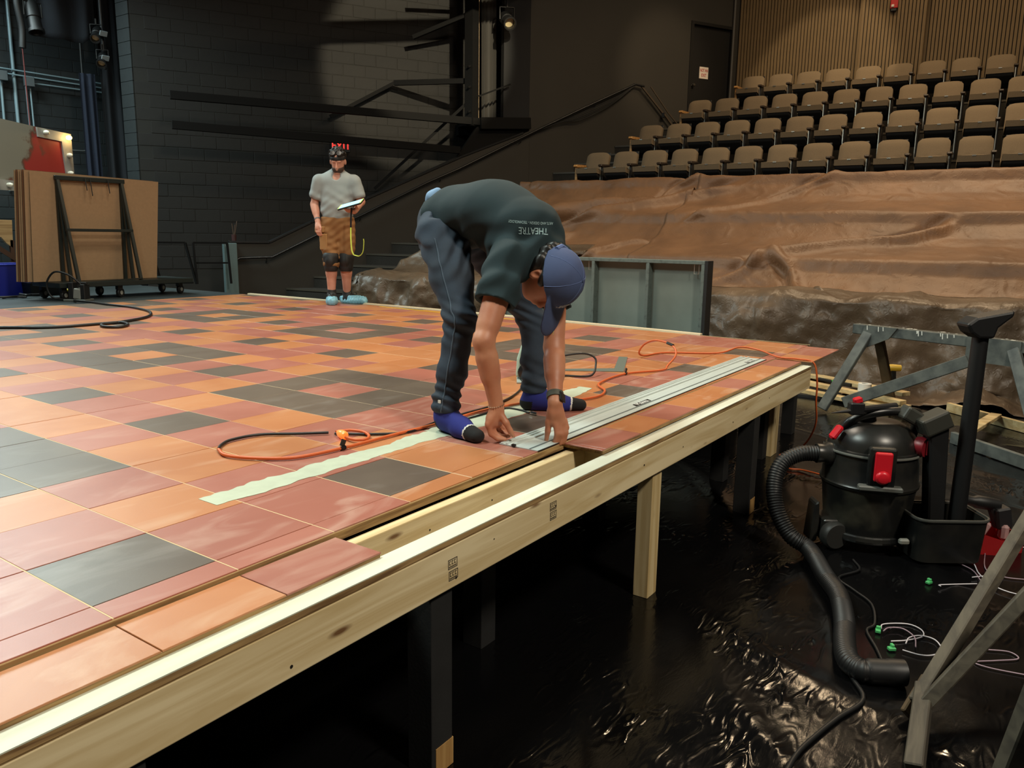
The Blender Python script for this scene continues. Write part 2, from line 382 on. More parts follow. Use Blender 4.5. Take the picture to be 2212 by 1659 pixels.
for k in range(-2, 6):
    mb = MB(); s0 = -(ROW_Y0.get(k, 3.9)-5.4)-0.42
    z = row_floor(k)
    if z < 0.05: continue
    nb = 0.42 if k < 5 else 0.9
    quadbox(mb, row_pt(k, s0, -0.75), row_pt(k, 11, -0.75), row_pt(k, 11, nb), row_pt(k, s0, nb), 0.0, z)
    t = mb.build('floor_tier', M_CARPET); tag(t, None, None, kind='structure'); TIER.append(t)
    mb = MB(); mb.bar(row_pt(k, s0, -0.752)+V(0, 0, z-0.012), row_pt(k, 11, -0.752)+V(0, 0, z-0.012), 0.012, 0.03); mb.build('nosing', M_NOSE, t)
nstep = 0
for k in range(-2, 5):
    for m in range(3):
        z = row_floor(k)-0.581+(m+1)*0.1937
        if z < 0.03: continue
        s0 = -(ROW_Y0.get(k, 3.9)-5.4)+0.3
        f = row_pt(k, s0, -0.75-(2-m)*0.39); b = row_pt(k, s0, -0.75-(1-m)*0.39 if m < 2 else -0.36)
        mb = MB(); quadbox(mb, f, b, wall_hit(b), wall_hit(f), max(0, z-0.42), z)
        t = mb.build('floor_step', M_CARPET); tag(t, None, None, kind='structure')
        mb = MB(); mb.bar(f+V(0, 0, z-0.014)-ROWN*0.006, wall_hit(f)+V(0, 0, z-0.014)-ROWN*0.006, 0.012, 0.03); mb.build('nosing', M_NOSE, t)
# back wall of the house with vertical slats and a projecting pier
BW0 = Vector((16.27, 4.56, 0))
def BP(s, z, n=0.0): return BW0+ROWE*s+ROWN*n+V(0, 0, z)
mb = MB(); quadbox(mb, BP(-0.3, 0), BP(14, 0), BP(14, 0, .2), BP(-0.3, 0, .2), 0, 9.0)
bwall = mb.build('wall_back', M_SLATBACK); tag(bwall, 'brown slatted back wall of the auditorium', 'wall', kind='structure')
PIER = (2.42, 3.52)
mb = MB(); s = 0.06
while s < 11.6:
    if s < PIER[0]-0.03 or s > PIER[1]+0.03: mb.bar(BP(s, 3.0, -0.012), BP(s, 9.0, -0.012), 0.046, 0.024, ROWN)
    s += 0.0625
o = mb.build('slat', M_SLAT, bwall, fix=False); o['kind'] = 'stuff'
mb = MB(); quadbox(mb, BP(PIER[0], 0, -.22), BP(PIER[1], 0, -.22), BP(PIER[1], 0), BP(PIER[0], 0), 0, 9.0)
o = mb.build('pier', M_SLATBACK, bwall)
mb = MB(); s = PIER[0]+0.03
while s < PIER[1]: mb.bar(BP(s, 3.0, -.232), BP(s, 9.0, -.232), 0.046, 0.024, ROWN); s += 0.0625
for nn in (-.19, -.13, -.07):
    for ss, sg in ((PIER[0], -1), (PIER[1], 1)): mb.bar(BP(ss+sg*0.012, 3.0, nn), BP(ss+sg*0.012, 9.0, nn), 0.024, 0.046, ROWN)
o = mb.build('pier_slat', M_SLAT, bwall, fix=False); o['kind'] = 'stuff'
# corner pipe
mb = MB(); mb.tube([HP(16.14, 3.6, -0.03), HP(16.14, 9, -0.03)], 0.03, 10); tag(mb.build('trim_2', mat('grey_conduit_dull', (74, 72, 68), 0.5), smooth=40), 'thin grey pipe in the wall corner beside the black door', 'pipe', kind='structure')
# door
dr = thing('door_1', 'black door at the top of the aisle stair', 'door', HP(15.685, door_bot), kind='structure')
def hbox(mb, x0, x1, z0, z1, o0, o1):
    a, b = HP(x0, 0, o0), HP(x1, 0, o0); c, d = HP(x1, 0, o1), HP(x0, 0, o1); quadbox(mb, a, b, c, d, z0, z1)
mb = MB(); hbox(mb, 15.25, 16.12, door_bot, door_top-0.01, 0.05, 0.10); mb.build('door_leaf', mat('black_door', (15, 14, 13), 0.5), dr, bevel=0.003)
mb = MB(); hbox(mb, 15.19, 15.25, door_bot, door_top+0.05, -0.02, 0.12); hbox(mb, 16.12, 16.18, door_bot, door_top+0.05, -0.02, 0.12); hbox(mb, 15.25, 16.12, door_top-0.01, door_top+0.05, -0.02, 0.12); mb.build('door_frame', mat('door_frame_black', (20, 19, 17), 0.45), dr, bevel=0.003)
mb = MB(); c = HP(15.31, 4.62, 0.02); mb.lathe([(0.0, 0), (0.012, 0), (0.012, .04), (0.03, .05), (0.032, .075), (0.02, .09), (0, .09)], 12, HP(15.31, 4.66, 0.05), -HLN, cap=False); mb.build('door_knob', mat('bright_steel', (210, 205, 190), 0.25, 1.0), dr, smooth=50)
# ------------------------------------------------------------------ stage platform
T = 0.3048; ZS = 0.75
def tile_mat(name, rgb, rgb2, dust):
    m, nt, b, N, L = new_mat(name)
    tc = N.new('ShaderNodeTexCoord'); geo = N.new('ShaderNodeNewGeometry'); oi = N.new('ShaderNodeObjectInfo')
    n = N.new('ShaderNodeTexNoise'); n.inputs['Scale'].default_value = 2.2; n.inputs['Detail'].default_value = 4; n.inputs['Distortion'].default_value = 0.7; L.new(geo.outputs['Position'], n.inputs['Vector'])
    r = N.new('ShaderNodeValToRGB'); r.color_ramp.elements[0].position = 0.38; r.color_ramp.elements[1].position = 0.64
    r.color_ramp.elements[0].color = (*s2l(rgb2), 1); r.color_ramp.elements[1].color = (*s2l(rgb), 1); L.new(n.outputs[0], r.inputs[0])
    hs = N.new('ShaderNodeHueSaturation'); mr = N.new('ShaderNodeMapRange'); mr.inputs[3].default_value = 0.93; mr.inputs[4].default_value = 1.07
    L.new(oi.outputs['Random'], mr.inputs[0]); L.new(mr.outputs[0], hs.inputs['Value']); L.new(r.outputs[0], hs.inputs['Color'])
    # sawdust smears, strongest near the cut at the front edge of the platform
    mp = N.new('ShaderNodeMapping'); mp.inputs['Scale'].default_value = (2.2, 7.0, 1); mp.inputs['Rotation'].default_value = (0, 0, 0.25); L.new(geo.outputs['Position'], mp.inputs[0])
    n2 = N.new('ShaderNodeTexNoise'); n2.inputs['Scale'].default_value = 1.0; n2.inputs['Detail'].default_value = 5; n2.inputs['Distortion'].default_value = 1.5; L.new(mp.outputs[0], n2.inputs['Vector'])
    r2 = N.new('ShaderNodeMapRange'); r2.inputs[1].default_value = 0.52; r2.inputs[2].default_value = 0.78; r2.inputs[3].default_value = 0.0; r2.inputs[4].default_value = 0.55; L.new(n2.outputs[0], r2.inputs[0])
    sx = N.new('ShaderNodeSeparateXYZ'); L.new(geo.outputs['Position'], sx.inputs[0])
    my = N.new('ShaderNodeMapRange'); my.inputs[1].default_value = 0.1; my.inputs[2].default_value = 2.4; my.inputs[3].default_value = 1.0; my.inputs[4].default_value = 0.06; L.new(sx.outputs['Y'], my.inputs[0])
    mm = N.new('ShaderNodeMath'); mm.operation = 'MULTIPLY'; L.new(r2.outputs[0], mm.inputs[0]); L.new(my.outputs[0], mm.inputs[1])
    mx = N.new('ShaderNodeMixRGB'); L.new(mm.outputs[0], mx.inputs[0]); L.new(hs.outputs[0], mx.inputs[1]); mx.inputs[2].default_value = (*s2l(dust), 1)
    L.new(mx.outputs[0], b.inputs['Base Color'])
    b.inputs['Roughness'].default_value = 0.40; b.inputs['Specular IOR Level'].default_value = 0.62
    n3 = N.new('ShaderNodeTexNoise'); n3.inputs['Scale'].default_value = 180; L.new(geo.outputs['Position'], n3.inputs['Vector'])
    bp = N.new('ShaderNodeBump'); bp.inputs['Strength'].default_value = 0.12; bp.inputs['Distance'].default_value = 0.001; L.new(n3.outputs[0], bp.inputs['Height']); L.new(bp.outputs[0], b.inputs['Normal'])
    return m
MT = {'O': tile_mat('orange_tile_paint', (186, 124, 80), (176, 111, 67), (210, 176, 148)),
      'R': tile_mat('red_tile_paint', (168, 106, 90), (157, 93, 77), (198, 164, 148)),
      'D': tile_mat('dark_tile_paint', (102, 88, 76), (91, 77, 66), (140, 132, 125))}
MTS = [MT['O'], MT['R'], MT['D']]
stage = thing('stage_platform', 'low timber stage platform tiled in orange, red and dark brown squares', 'stage', (2.6, 3.3, 0))
SB = stage.location
# colours read from the photograph; rings and lone dark tiles on a regular lattice, the rest mixed
KN = {}
def row(j, s, i0=0):
    for k, ch in enumerate(s):
        if ch != '.': KN[(i0+k, j)] = ch
row(0, 'DRRDOR', 0); row(1, 'RORRO', 0); row(2, 'ORROR', 0); KN[(5, 2)] = 'R'; KN[(5, 1)] = 'R'; KN[(6, 2)] = 'R'
KN.update({(1, 1): 'O', (2, 1): 'R', (1, 2): 'R', (2, 2): 'O', (3, 2): 'O', (2, 3): 'O', (3, 3): 'R', (2, 4): 'R', (2, 5): 'O', (3, 5): 'R', (4, 3): 'O', (4, 4): 'R', (4, 5): 'O', (-1, 0): 'R', (-1, 1): 'R', (-1, -1): 'R',
  (2, 6): 'O', (3, 6): 'R', (4, 6): 'R', (4, 7): 'O', (3, 8): 'R', (4, 8): 'R', (5, 8): 'O', (3, 9): 'O', (4, 9): 'O', (4, 10): 'R', (4, 11): 'O', (4, 12): 'R', (5, 12): 'O', (6, 12): 'R', (7, 12): 'O', (8, 12): 'R',
  (5, 13): 'O', (7, 13): 'R', (8, 13): 'R', (5, 14): 'R', (6, 14): 'O', (7, 14): 'O', (8, 14): 'R', (9, 14): 'O', (8, 15): 'O', (9, 15): 'R', (10, 15): 'R', (8, 16): 'O', (10, 16): 'O', (8, 17): 'O', (9, 17): 'O', (10, 17): 'R',
  (7, 18): 'O', (8, 18): 'R', (9, 18): 'R', (10, 18): 'O', (7, 19): 'O', (8, 19): 'O', (10, 19): 'O', (11, 19): 'O', (8, 20): 'R', (9, 20): 'R', (10, 20): 'R', (11, 20): 'R', (8, 21): 'R', (9, 21): 'O', (10, 21): 'R', (10, 22): 'O',
  (5, 7): 'R', (7, 7): 'R', (8, 7): 'O', (5, 6): 'O', (6, 6): 'R', (7, 6): 'O', (8, 6): 'R', (6, 8): 'R', (7, 8): 'O', (8, 8): 'R', (9, 8): 'R', (10, 8): 'O', (8, 9): 'R', (9, 9): 'O', (10, 9): 'R', (8, 10): 'R', (10, 10): 'O',
  (8, 11): 'O', (9, 11): 'O', (10, 11): 'R', (9, 12): 'O', (10, 12): 'R', (11, 12): 'O', (12, 12): 'R', (13, 12): 'R', (14, 12): 'O', (10, 13): 'O', (11, 13): 'R', (13, 13): 'R', (14, 13): 'O', (10, 14): 'R', (11, 14): 'O', (12, 14): 'O', (13, 14): 'O', (14, 14): 'R', (15, 14): 'R', (14, 15): 'O', (15, 15): 'R', (16, 15): 'R', (14, 16): 'R',
  (8, 5): 'O', (9, 5): 'O', (8, 4): 'R', (8, 3): 'R', (9, 6): 'O', (8, 2): 'O', (9, 3): 'R', (10, 4): 'O', (10, 5): 'O', (10, 6): 'O', (11, 6): 'O', (10, 7): 'O', (11, 7): 'R', (11, 8): 'O', (12, 8): 'R', (9, 2): 'O', (10, 3): 'R', (10, 2): 'O',
  (14, 3): 'R', (13, 2): 'O', (12, 2): 'R', (12, 1): 'O', (11, 2): 'O', (13, 1): 'R', (14, 2): 'O', (14, 4): 'O', (15, 3): 'R', (16, 3): 'O', (16, 4): 'R', (15, 2): 'O', (14, 1): 'O', (15, 1): 'O', (16, 1): 'R', (16, 2): 'R', (17, 1): 'R', (16, 0): 'O', (17, 0): 'O', (14, 0): 'O', (13, 0): 'O', (16, -1): 'O', (17, -1): 'R', (15, -1): 'R', (10, 0): 'R', (11, 0): 'R', (9, 1): 'O', (10, 1): 'R', (11, 1): 'O'})
CEN = {(6, 4): 'R', (12, 16): 'O', (6, 10): 'O', (12, 10): 'R', (6, 16): 'O', (12, 22): 'O', (12, 4): 'R', (0, 4): 'O', (6, 22): 'R'}
rt = random.Random(11)
def tcol(i, j):
    ci, cj = round(i/6)*6, round((j-4)/6)*6+4
    if abs(i-ci) <= 1 and abs(j-cj) <= 1 and cj > 0 and ci <= 12:
        return CEN.get((ci, cj), 'R') if (i, j) == (ci, cj) else 'D'
    if j >= 2 and i % 3 == 0 and j % 3 == 1: return 'D'
    if j == 0 and i % 3 == 0: return 'D'
    if (i, j) in KN: return KN[(i, j)]
    return rt.choice('OR')
EDGE = [(-1.4, 5.35), (0.8, 5.46), (3.2, 5.62), (12, 5.63)]     # right edge x as function of y
def edge_x(y):
    for (y0, x0), (y1, x1) in zip(EDGE, EDGE[1:]):
        if y <= y1: return x0+(x1-x0)*(y-y0)/(y1-y0)
    return EDGE[-1][1]
YF = -0.088; YB = 7.10; XL = -1.25; GAP = 0.0016; TT = 0.0045
def tile_poly(i, j):
    x0, x1, y0, y1 = i*T, (i+1)*T, j*T, (j+1)*T
    lo = YF
    y0 = max(y0, lo); y1 = min(y1, YB)
    if y1-y0 < 0.02: return None
    x0 = max(x0, XL)
    ea, eb = edge_x(y0), edge_x(y1)
    if x0 > max(ea, eb)-0.02: return None
    return [(x0+GAP, y0+GAP), (min(x1, ea)-GAP, y0+GAP), (min(x1, eb)-GAP, y1-GAP), (x0+GAP, y1-GAP)]
tiles = []
for j in range(-1, 24):
    for i in range(-5, 19):
        p = tile_poly(i, j)
        if p is None: continue
        cx, cy = sum(q[0] for q in p)/4, sum(q[1] for q in p)/4
        vis = any(in_frame(q[0], q[1], ZS, 0.01) for q in p)
        tiles.append((0 if vis else 1, (Vector((cx, cy, ZS))-CAMLOC).length, i, j, p))
tiles.sort(key=lambda q: (q[0], q[1]))
tri = random.Random(4)
def tile_mb(mb, p, z, rounded=False):
    a = [Vector((q[0], q[1], z-TT)) for q in p]; c = 0.0009
    cx, cy = sum(q[0] for q in p)/4, sum(q[1] for q in p)/4
    b = [Vector((q[0], q[1], z-c)) for q in p]; d = [Vector((q[0]+(c if q[0] < cx else -c), q[1]+(c if q[1] < cy else -c), z)) for q in p]
    mb.add(a+b+d, [(8, 9, 10, 11)]+[(i, (i+1) % 4, 4+(i+1) % 4, 4+i) for i in range(4)]+[(4+i, 4+(i+1) % 4, 8+(i+1) % 4, 8+i) for i in range(4)])
shared = {}
rest = MB()
STRIP = []
for n, (iv, d, i, j, p) in enumerate(tiles):
    c = tcol(i, j); full = abs((p[2][0]-p[0][0])-(T-2*GAP)) < 1e-4 and abs((p[2][1]-p[0][1])-(T-2*GAP)) < 1e-4 and abs(p[1][0]-p[2][0]) < 1e-4
    zj = tri.uniform(-0.0006, 0.0006)
    if n < 285:
        if full:
            if c not in shared:
                mb = MB(); h = T/2-GAP; tile_mb(mb, [(-h, -h), (h, -h), (h, h), (-h, h)], 0.0); o = mb.build('tile', MT[c], None, world=False, fix=False); shared[c] = o.data; bpy.data.objects.remove(o)
            o = mesh_obj('tile', shared[c], stage); o.location = Vector(((i+.5)*T, (j+.5)*T, ZS+zj))-SB
        else:
            mb = MB(); tile_mb(mb, p, ZS+zj); mb.build('tile', MT[c], stage, fix=False)
    else:
        rest.cur = 'ORD'.index(c); tile_mb(rest, p, ZS+zj)
o = rest.build('far_tile', MTS, stage, fix=False); o['kind'] = 'stuff'
# front strip laid a little lower on the joists: left run, then (after the open gap) right run
ys0, ys1 = -0.264, YF-0.006
for run, x0, x1, zz, cols in (('l', -1.25, 0.612, ZS-0.014, 'ORRRORR'), ('r', 1.80, 4.585, ZS-0.004, 'ROROROROROROR')):
    k0 = math.floor(x0/T)
    i = k0
    while i*T < x1-0.02:
        a, b = max(x0, i*T), min(x1, (i+1)*T)
        col = {'l': {-5: 'R', -4: 'O', -3: 'R', -2: 'O', -1: 'O', 0: 'O', 1: 'R', 2: 'R'}, 'r': {5: 'R', 6: 'R', 7: 'O', 8: 'R', 9: 'O', 10: 'O', 11: 'R', 12: 'O', 13: 'O', 14: 'R', 15: 'O'}}[run].get(i, 'O')
        if b-a > 0.02:
            mb = MB(); tile_mb(mb, [(a+GAP, ys0), (b-GAP, ys0), (b-GAP, ys1), (a+GAP, ys1)], zz); mb.build('tile', MT[col], stage, fix=False)
        i += 1
# corner overhang to the right of the beam
mb = MB(); tile_mb(mb, [(4.59, -0.33), (16*T-GAP, -0.33), (16*T-GAP, YF-0.002), (4.59, YF-0.002)], ZS); mb.build('tile', MT['O'], stage, fix=False)
mb = MB(); tile_mb(mb, [(16*T+GAP, -0.33), (5.35, -0.33), (5.37, YF-0.002), (16*T+GAP, YF-0.002)], ZS); mb.build('tile', MT['R'], stage, fix=False)
# raw hardboard seam lines show between the tiles: substrate deck
M_SUB = mat('raw_seam_board', (216, 190, 140), 0.7)
mb = MB(); e = [(XL, YF), (edge_x(YF)-0.002, YF), (edge_x(.8)-0.002, .8), (edge_x(3.2)-.002, 3.2), (edge_x(YB)-.002, YB), (XL, YB)]
mb.prism(e, (0, 0, ZS-0.0235), (1, 0, 0), (0, 1, 0), (0, 0, 0.0195)); mb.build('subfloor', [M_SUB], stage, fix=True)
mb = MB(); mb.box2((XL, ys0, ZS-0.032), (0.605, ys1, ZS-0.0187)); mb.box2((1.81, ys0, ZS-0.022), (4.58, ys1, ZS-0.0087)); mb.build('strip_backing', M_PLYEDGE, stage)
mb = MB(); mb.box2((XL, YF-0.0015, ZS-0.030), (1.81, YF+0.02, ZS-0.006)); mb.build('ply_edge', M_PLYEDGE, stage)
# beams, joists and legs
BY0, BY1 = -0.326, -0.255
mb = MB(); mb.box2((-1.6, BY0-0.001, ZS-0.031), (4.60, BY1-0.004, ZS-0.028)); mb.build('beam_top_ply', M_PLYTOP, stage); mb = MB(); mb.box2((-1.6, BY0-0.0005, ZS-0.0462), (4.60, BY1-0.004, ZS-0.0312)); mb.build('beam_top_ply', M_PLYEDGE, stage)
mb = MB(); mb.box2((-1.6, BY0+0.001, ZS-0.050), (4.598, BY1-0.006, ZS-0.0465)); mb.build('beam_top_seam', M_PLYEDGE, stage)
mb = MB(); mb.box2((-1.6, BY0, ZS-0.178), (4.60, BY0+0.038, ZS-0.0505)); bm_ = mb.build('front_beam', M_PINE, stage, bevel=0.003, seg=2)
mb = MB(); mb.box2((0.45, YF-0.046, ZS-0.17), (1.95, YF-0.008, ZS-0.034)); mb.build('joist', M_PINE, stage, bevel=0.004, seg=2)
mb = MB(); mb.box2((1.90, -0.25, ZS-0.165), (1.938, 0.9, ZS-0.034)); mb.build('cross_joist', M_PINE_Y, stage, bevel=0.003)
mb = MB()
for x in (-0.9, 0.3, 3.2, 4.55): mb.box2((x, -0.25, ZS-0.165), (x+0.038, 6.9, ZS-0.034))
mb.box2((4.3, -0.05, ZS-0.165), (5.2, -0.01, ZS-0.034))
mb.build('framing', M_BLACKWOOD, stage)
def leg(x, y, w, d, m, z1=ZS-0.178, name='leg'):
    mb = MB(); mb.box2((x-w/2, y-d/2, 0.0), (x+w/2, y+d/2, z1)); return mb.build(name, m, stage, bevel=0.002)
leg(2.225, -0.275, 0.089, 0.07, M_PINE_Z); leg(4.86, -0.03, 0.14, 0.04, M_PINE_Z, ZS-0.05)
mb = MB(); mb.box2((2.285, -0.262, 0.5), (2.30, -0.22, 0.57)); mb.build('leg_cleat', M_PINE_Z, stage)
for x, y in ((0.80, -0.262), (3.53, -0.275), (-0.12, -0.265)): leg(x, y, 0.092, 0.092, M_BLACKWOOD)
for x, y in ((1.46, 0.06), (4.04, 0.06), (5.60, 0.06), (4.72, 0.02), (-0.4, 0.3), (2.9, 0.35)): leg(x, y, 0.09, 0.09, M_BLACKWOOD, ZS-0.05)
M_FOOT = wood('raw_leg_foot', (196, 158, 100), (160, 120, 70), 'Z')
for x, y in ((0.80, -0.262), (3.53, -0.275)):
    mb = MB(); mb.box2((x-0.03, y-0.048, 0.002), (x+0.048, y+0.047, 0.088)); mb.build('leg_foot', M_FOOT, stage)
# grade stamps and nail heads on the beam face
M_STAMP = mat('stamp_ink', (70, 62, 52), 0.8)
def stamp(x, z, s=1.0):
    mb = MB(); y = BY0-0.0006
    def r(u0, u1, w0, w1): mb.box2((x+u0*s, y-0.0004, z+w0*s), (x+u1*s, y+0.0005, z+w1*s))
    r(0, .040, 0, .0018); r(0, .040, .0262, .028); r(0, .0018, 0, .028); r(.0382, .040, 0, .028)
    for k in range(3): r(.005+k*.011, .005+k*.011+.007, .012, .0135); r(.005+k*.011, .0068+k*.011, .012, .023); r(.005+k*.011, .005+k*.011+.007, .0215, .023)
    for k in range(6): r(.004+k*.0055, .0075+k*.0055, .004, .008)
    return mb.build('grade_stamp', M_STAMP, stage)
stamp(0.805, 0.632); stamp(0.808, 0.597); stamp(1.333, 0.650); stamp(1.335, 0.617)
mb = MB(); y = BY0-0.0006
for x, z, r_ in ((0.26, .60, .004), (0.84, .598, .0035), (1.02, .655, .002), (1.37, .66, .003), (2.05, .64, .004), (2.45, .63, .003), (3.1, .62, .0035), (3.7, .65, .003)): mb.lathe([(r_, 0), (r_, .0012)], 8, (x, y, z), (0, -1, 0))
mb.build('nail_hole', mat('nail_dark', (26, 22, 18), 0.6), stage)
mb = MB()
for x, z, r_ in ((0.72, .655, .003), (0.745, .625, .005), (0.95, .66, .003), (1.2, .64, .003), (1.27, .667, .003)): mb.lathe([(r_, 0), (r_, .001)], 8, (x, YF-0.0465, z), (0, -1, 0))
mb.build('nail_hole', MATS['nail_dark'], stage)
# white edging strip at the back edge, and the dark deck beyond the tiles
mb = MB()
pts = [(0.80, 5.475), (1.2, 5.52), (3.2, 5.64), (4.2, 5.655), (7.05, 5.65)]
G = [[(x-0.0, y, ZS+0.012), (x+0.045, y, ZS+0.012)] for y, x in pts]; mb.sheet(G, 0.035, (0, 0, -1)); mb.build('edge_trim', mat('white_edge_trim', (236, 222, 190), 0.5), stage)
mb = MB(); mb.box2((XL, 7.106, ZS-0.06), (5.70, 9.6, ZS-0.012)); d_ = mb.build('wing_deck', M_DECK, stage)
mb = MB(); mb.prism([(-3, 9.6), (5.7, 9.6), (6.1, 10.6), (6.45, 11.3), (6.6, 12.9), (-3, 13.0)], (0, 0, ZS-0.06), (1, 0, 0), (0, 1, 0), (0, 0, 0.048)); mb.build('wing_deck', M_DECK, stage)
mb = MB(); mb.box2((5.70, 7.106, 0.0), (5.74, 9.6, ZS-0.013)); mb.box2((5.70, 0.5, 0.0), (5.71, 7.1, ZS-0.04)); mb.build('skirt', M_BLACKWOOD, stage)
# pale primed strip across the tiles, with brushed ragged edges
rr = random.Random(21)
def primed(x0, x1, yc, w, name='primer_strip', taper=0.0):
    n = int((x1-x0)/0.02); A, B2 = [], []
    a = b = 0.0
    for k in range(n+1):
        t = k/n; x = x0+(x1-x0)*t
        a = a*0.75+rr.uniform(-.010, .010); b = b*0.75+rr.uniform(-.006, .006)
        h = w/2*(1-taper*max(0, t-0.75)*2)
        A.append((x, yc(x)-h+b, ZS+0.0014)); B2.append((x, yc(x)+h+a, ZS+0.0014))
    mb = MB(); mb.sheet([A, B2], 0.0012); return mb.build(name, mat('pale_primer', (184, 192, 170), 0.6, nscale=18, namt=0.1), stage)
primed(0.545, 1.60, lambda x: 0.395-0.008*x, 0.10); primed(1.60, 2.85, lambda x: 0.385+0.01*(x-1.6), 0.15, taper=0.9)

# pale filled seams between the sheets, running up and down stage
mb = MB()
for i in range(-4, 19):
    yb = YB if edge_x(3.2) > i*T else YF
    if yb > YF: mb.box2((i*T-.0017, YF+.001, ZS-.004), (i*T+.0017, yb, ZS-.0006))
o = mb.build('seam', mat('cream_seam', (208, 182, 138), .6), stage); o['kind'] = 'stuff'
# ------------------------------------------------------------------ theatre seats
M_SEATF = mat('tan_seat_fabric', (118, 102, 80), 0.9, nscale=140, namt=0.18, bump=0.25, bscale=300, rrand=0.06)
M_SEATSHELL = mat('black_seat_shell', (30, 30, 31), 0.45)
M_ARMWOOD = wood('oak_armrest', (196, 150, 92), (156, 110, 60), 'X', rough=0.4)
M_ARMDARK = mat('dark_armrest_pad', (44, 34, 27), 0.5)
M_CHROME = mat('seat_chrome', (190, 186, 176), 0.3, 1.0)
SW = 0.533
def make_seat():
    # local frame: +x = along the row (to the viewer's right), +y = towards the back of the house, z up from tier floor
    root = thing('theatre_seat', 'tan theatre seat', 'seat')
    w = 0.425
    # backrest: thick padded panel leaning back with two button dimples and a bulged lumbar roll
    nx, nz = 17, 15; front = []
    for b in range(nz):
        row_ = []
        for a in range(nx):
            u = a/(nx-1)*2-1; t = b/(nz-1)
            # rounded outline at the top corners
            hw = w/2*(1.0+0.03*(1-t)); zt = 0.37+0.49*t
            if t > 0.88: hw -= 0.035*((t-0.88)/0.12)**2
            x = u*hw
            y = -0.02+0.16*t-0.10-0.035*(1-abs(u)**4)*(1-(2*t-1)**6)
            y += 0.022*math.exp(-((t-0.37)/0.03)**2)*(0.5+0.5*math.exp(-((abs(u)-0.45)/0.16)**2))
            y -= 0.045*math.exp(-((t-0.17)/0.13)**2)*(1-.12*math.cos(u*9))
            y += 0.018*math.exp(-(((abs(u)-0.42)/0.09)**2+((t-0.40)/0.06)**2))
            row_.append((x, y, zt-0.016*(abs(u)**6)*max(0, t-0.75)/0.25-0.006*u*u*max(0, t-.75)/.25))
        front.append(row_)
    mb = MB(); mb.sheet(front, 0.075, (0, 0.97, -0.2)); mb.build('backrest', M_SEATF, root, world=False, smooth=50)
    mb = MB(); mb.add([(-w/2+.015, .0, .30), (w/2-.015, .0, .30), (w/2-.03, .165, .865), (-w/2+.03, .165, .865), (-w/2+.015, .03, .30), (w/2-.015, .03, .30), (w/2-.03, .19, .872), (-w/2+.03, .19, .872)],
        [(3, 2, 1, 0), (4, 5, 6, 7), (0, 1, 5, 4), (1, 2, 6, 5), (2, 3, 7, 6), (3, 0, 4, 7)]); mb.build('back_shell', M_SEATSHELL, root, world=False, bevel=0.006)
    # seat cushion: rounded slab, front edge lit
    top = []
    for b in range(9):
        t = b/8; row_ = []
        for a in range(13):
            u = a/12*2-1
            x = u*w/2*(1-0.05*(1-t)); y = -0.48+0.42*t
            z = 0.57+0.022*(1-u**4)*(1-(2*t-1)**6)-0.13*t-0.02*max(0, 0.25-t)/0.25
            row_.append((x, y, z))
        top.append(row_)
    mb = MB(); mb.sheet(top, 0.085, (0, 0.2, -1)); mb.build('seat_cushion', M_SEATF, root, world=False, smooth=50)
    mb = MB()
    prof = [(-.45, .475), (-.43, .42), (-.30, .33), (-.1, .26), (-.06, .36)]
    mb.prism([(p[0], p[1]) for p in prof], (-w/2+.02, 0, 0), (0, 1, 0), (0, 0, 1), (w-.04, 0, 0)); sp = mb.build('seat_pan', M_SEATSHELL, root, world=False, bevel=0.01)
    mb = MB(); mb.box((0, -0.482, 0.548), (0.05, 0.006, 0.014)); mb.build('seat_number', M_CHROME, root, world=False)
    # right-hand standard and armrest
    xs = SW/2-.036
    mb = MB(); mb.box((xs, -0.17, 0.32), (0.035, 0.30, 0.60)); mb.box((xs, -0.15, 0.02), (0.06, 0.30, 0.04)); mb.build('standard', M_SEATSHELL, root, world=False, bevel=0.008)
    mb = MB(); mb.prism([(-.42, .585), (-.40, .615), (-.05, .635), (-.02, .61), (-.05, .60), (-.38, .57)], (xs-.035, 0, 0), (0, 1, 0), (0, 0, 1), (.07, 0, 0)); mb.build('armrest', M_ARMDARK, root, world=False, bevel=0.008)
    mb = MB(); mb.bar((xs-.005, -.365, .06), (xs-.005, -.365, .56), .012, .012, (0, 1, 0)); mb.build('hinge_rod', M_CHROME, root, world=False)
    return root
seat0 = make_seat(); used = False
ROWNAME = {1: 'front', 2: 'second', 3: 'third', 4: 'top'}
NSEAT = {1: 13, 2: 13, 3: 12, 4: 10}
ORD = ['first', 'second', 'third', 'fourth', 'fifth', 'sixth', 'seventh', 'eighth', 'ninth', 'tenth', 'eleventh', 'twelfth', 'thirteenth']
RZ = math.atan2(ROWE.y, ROWE.x)
for k in (1, 2, 3, 4):
    s0 = (5.4-ROW_Y0[k])/math.cos(TH)
    for n in range(NSEAT[k]):
        o = seat0 if not used else copy_tree(seat0); used = True
        p = row_pt(k, s0+n*SW, -0.13); o.location = (p.x, p.y, row_floor(k)); o.rotation_euler = (0, 0, RZ)
        o['label'] = '%s tan seat from the aisle in the %s uncovered row' % (ORD[n], ROWNAME[k]); o['category'] = 'seat'; o['group'] = 'tan theatre seats in four rows'
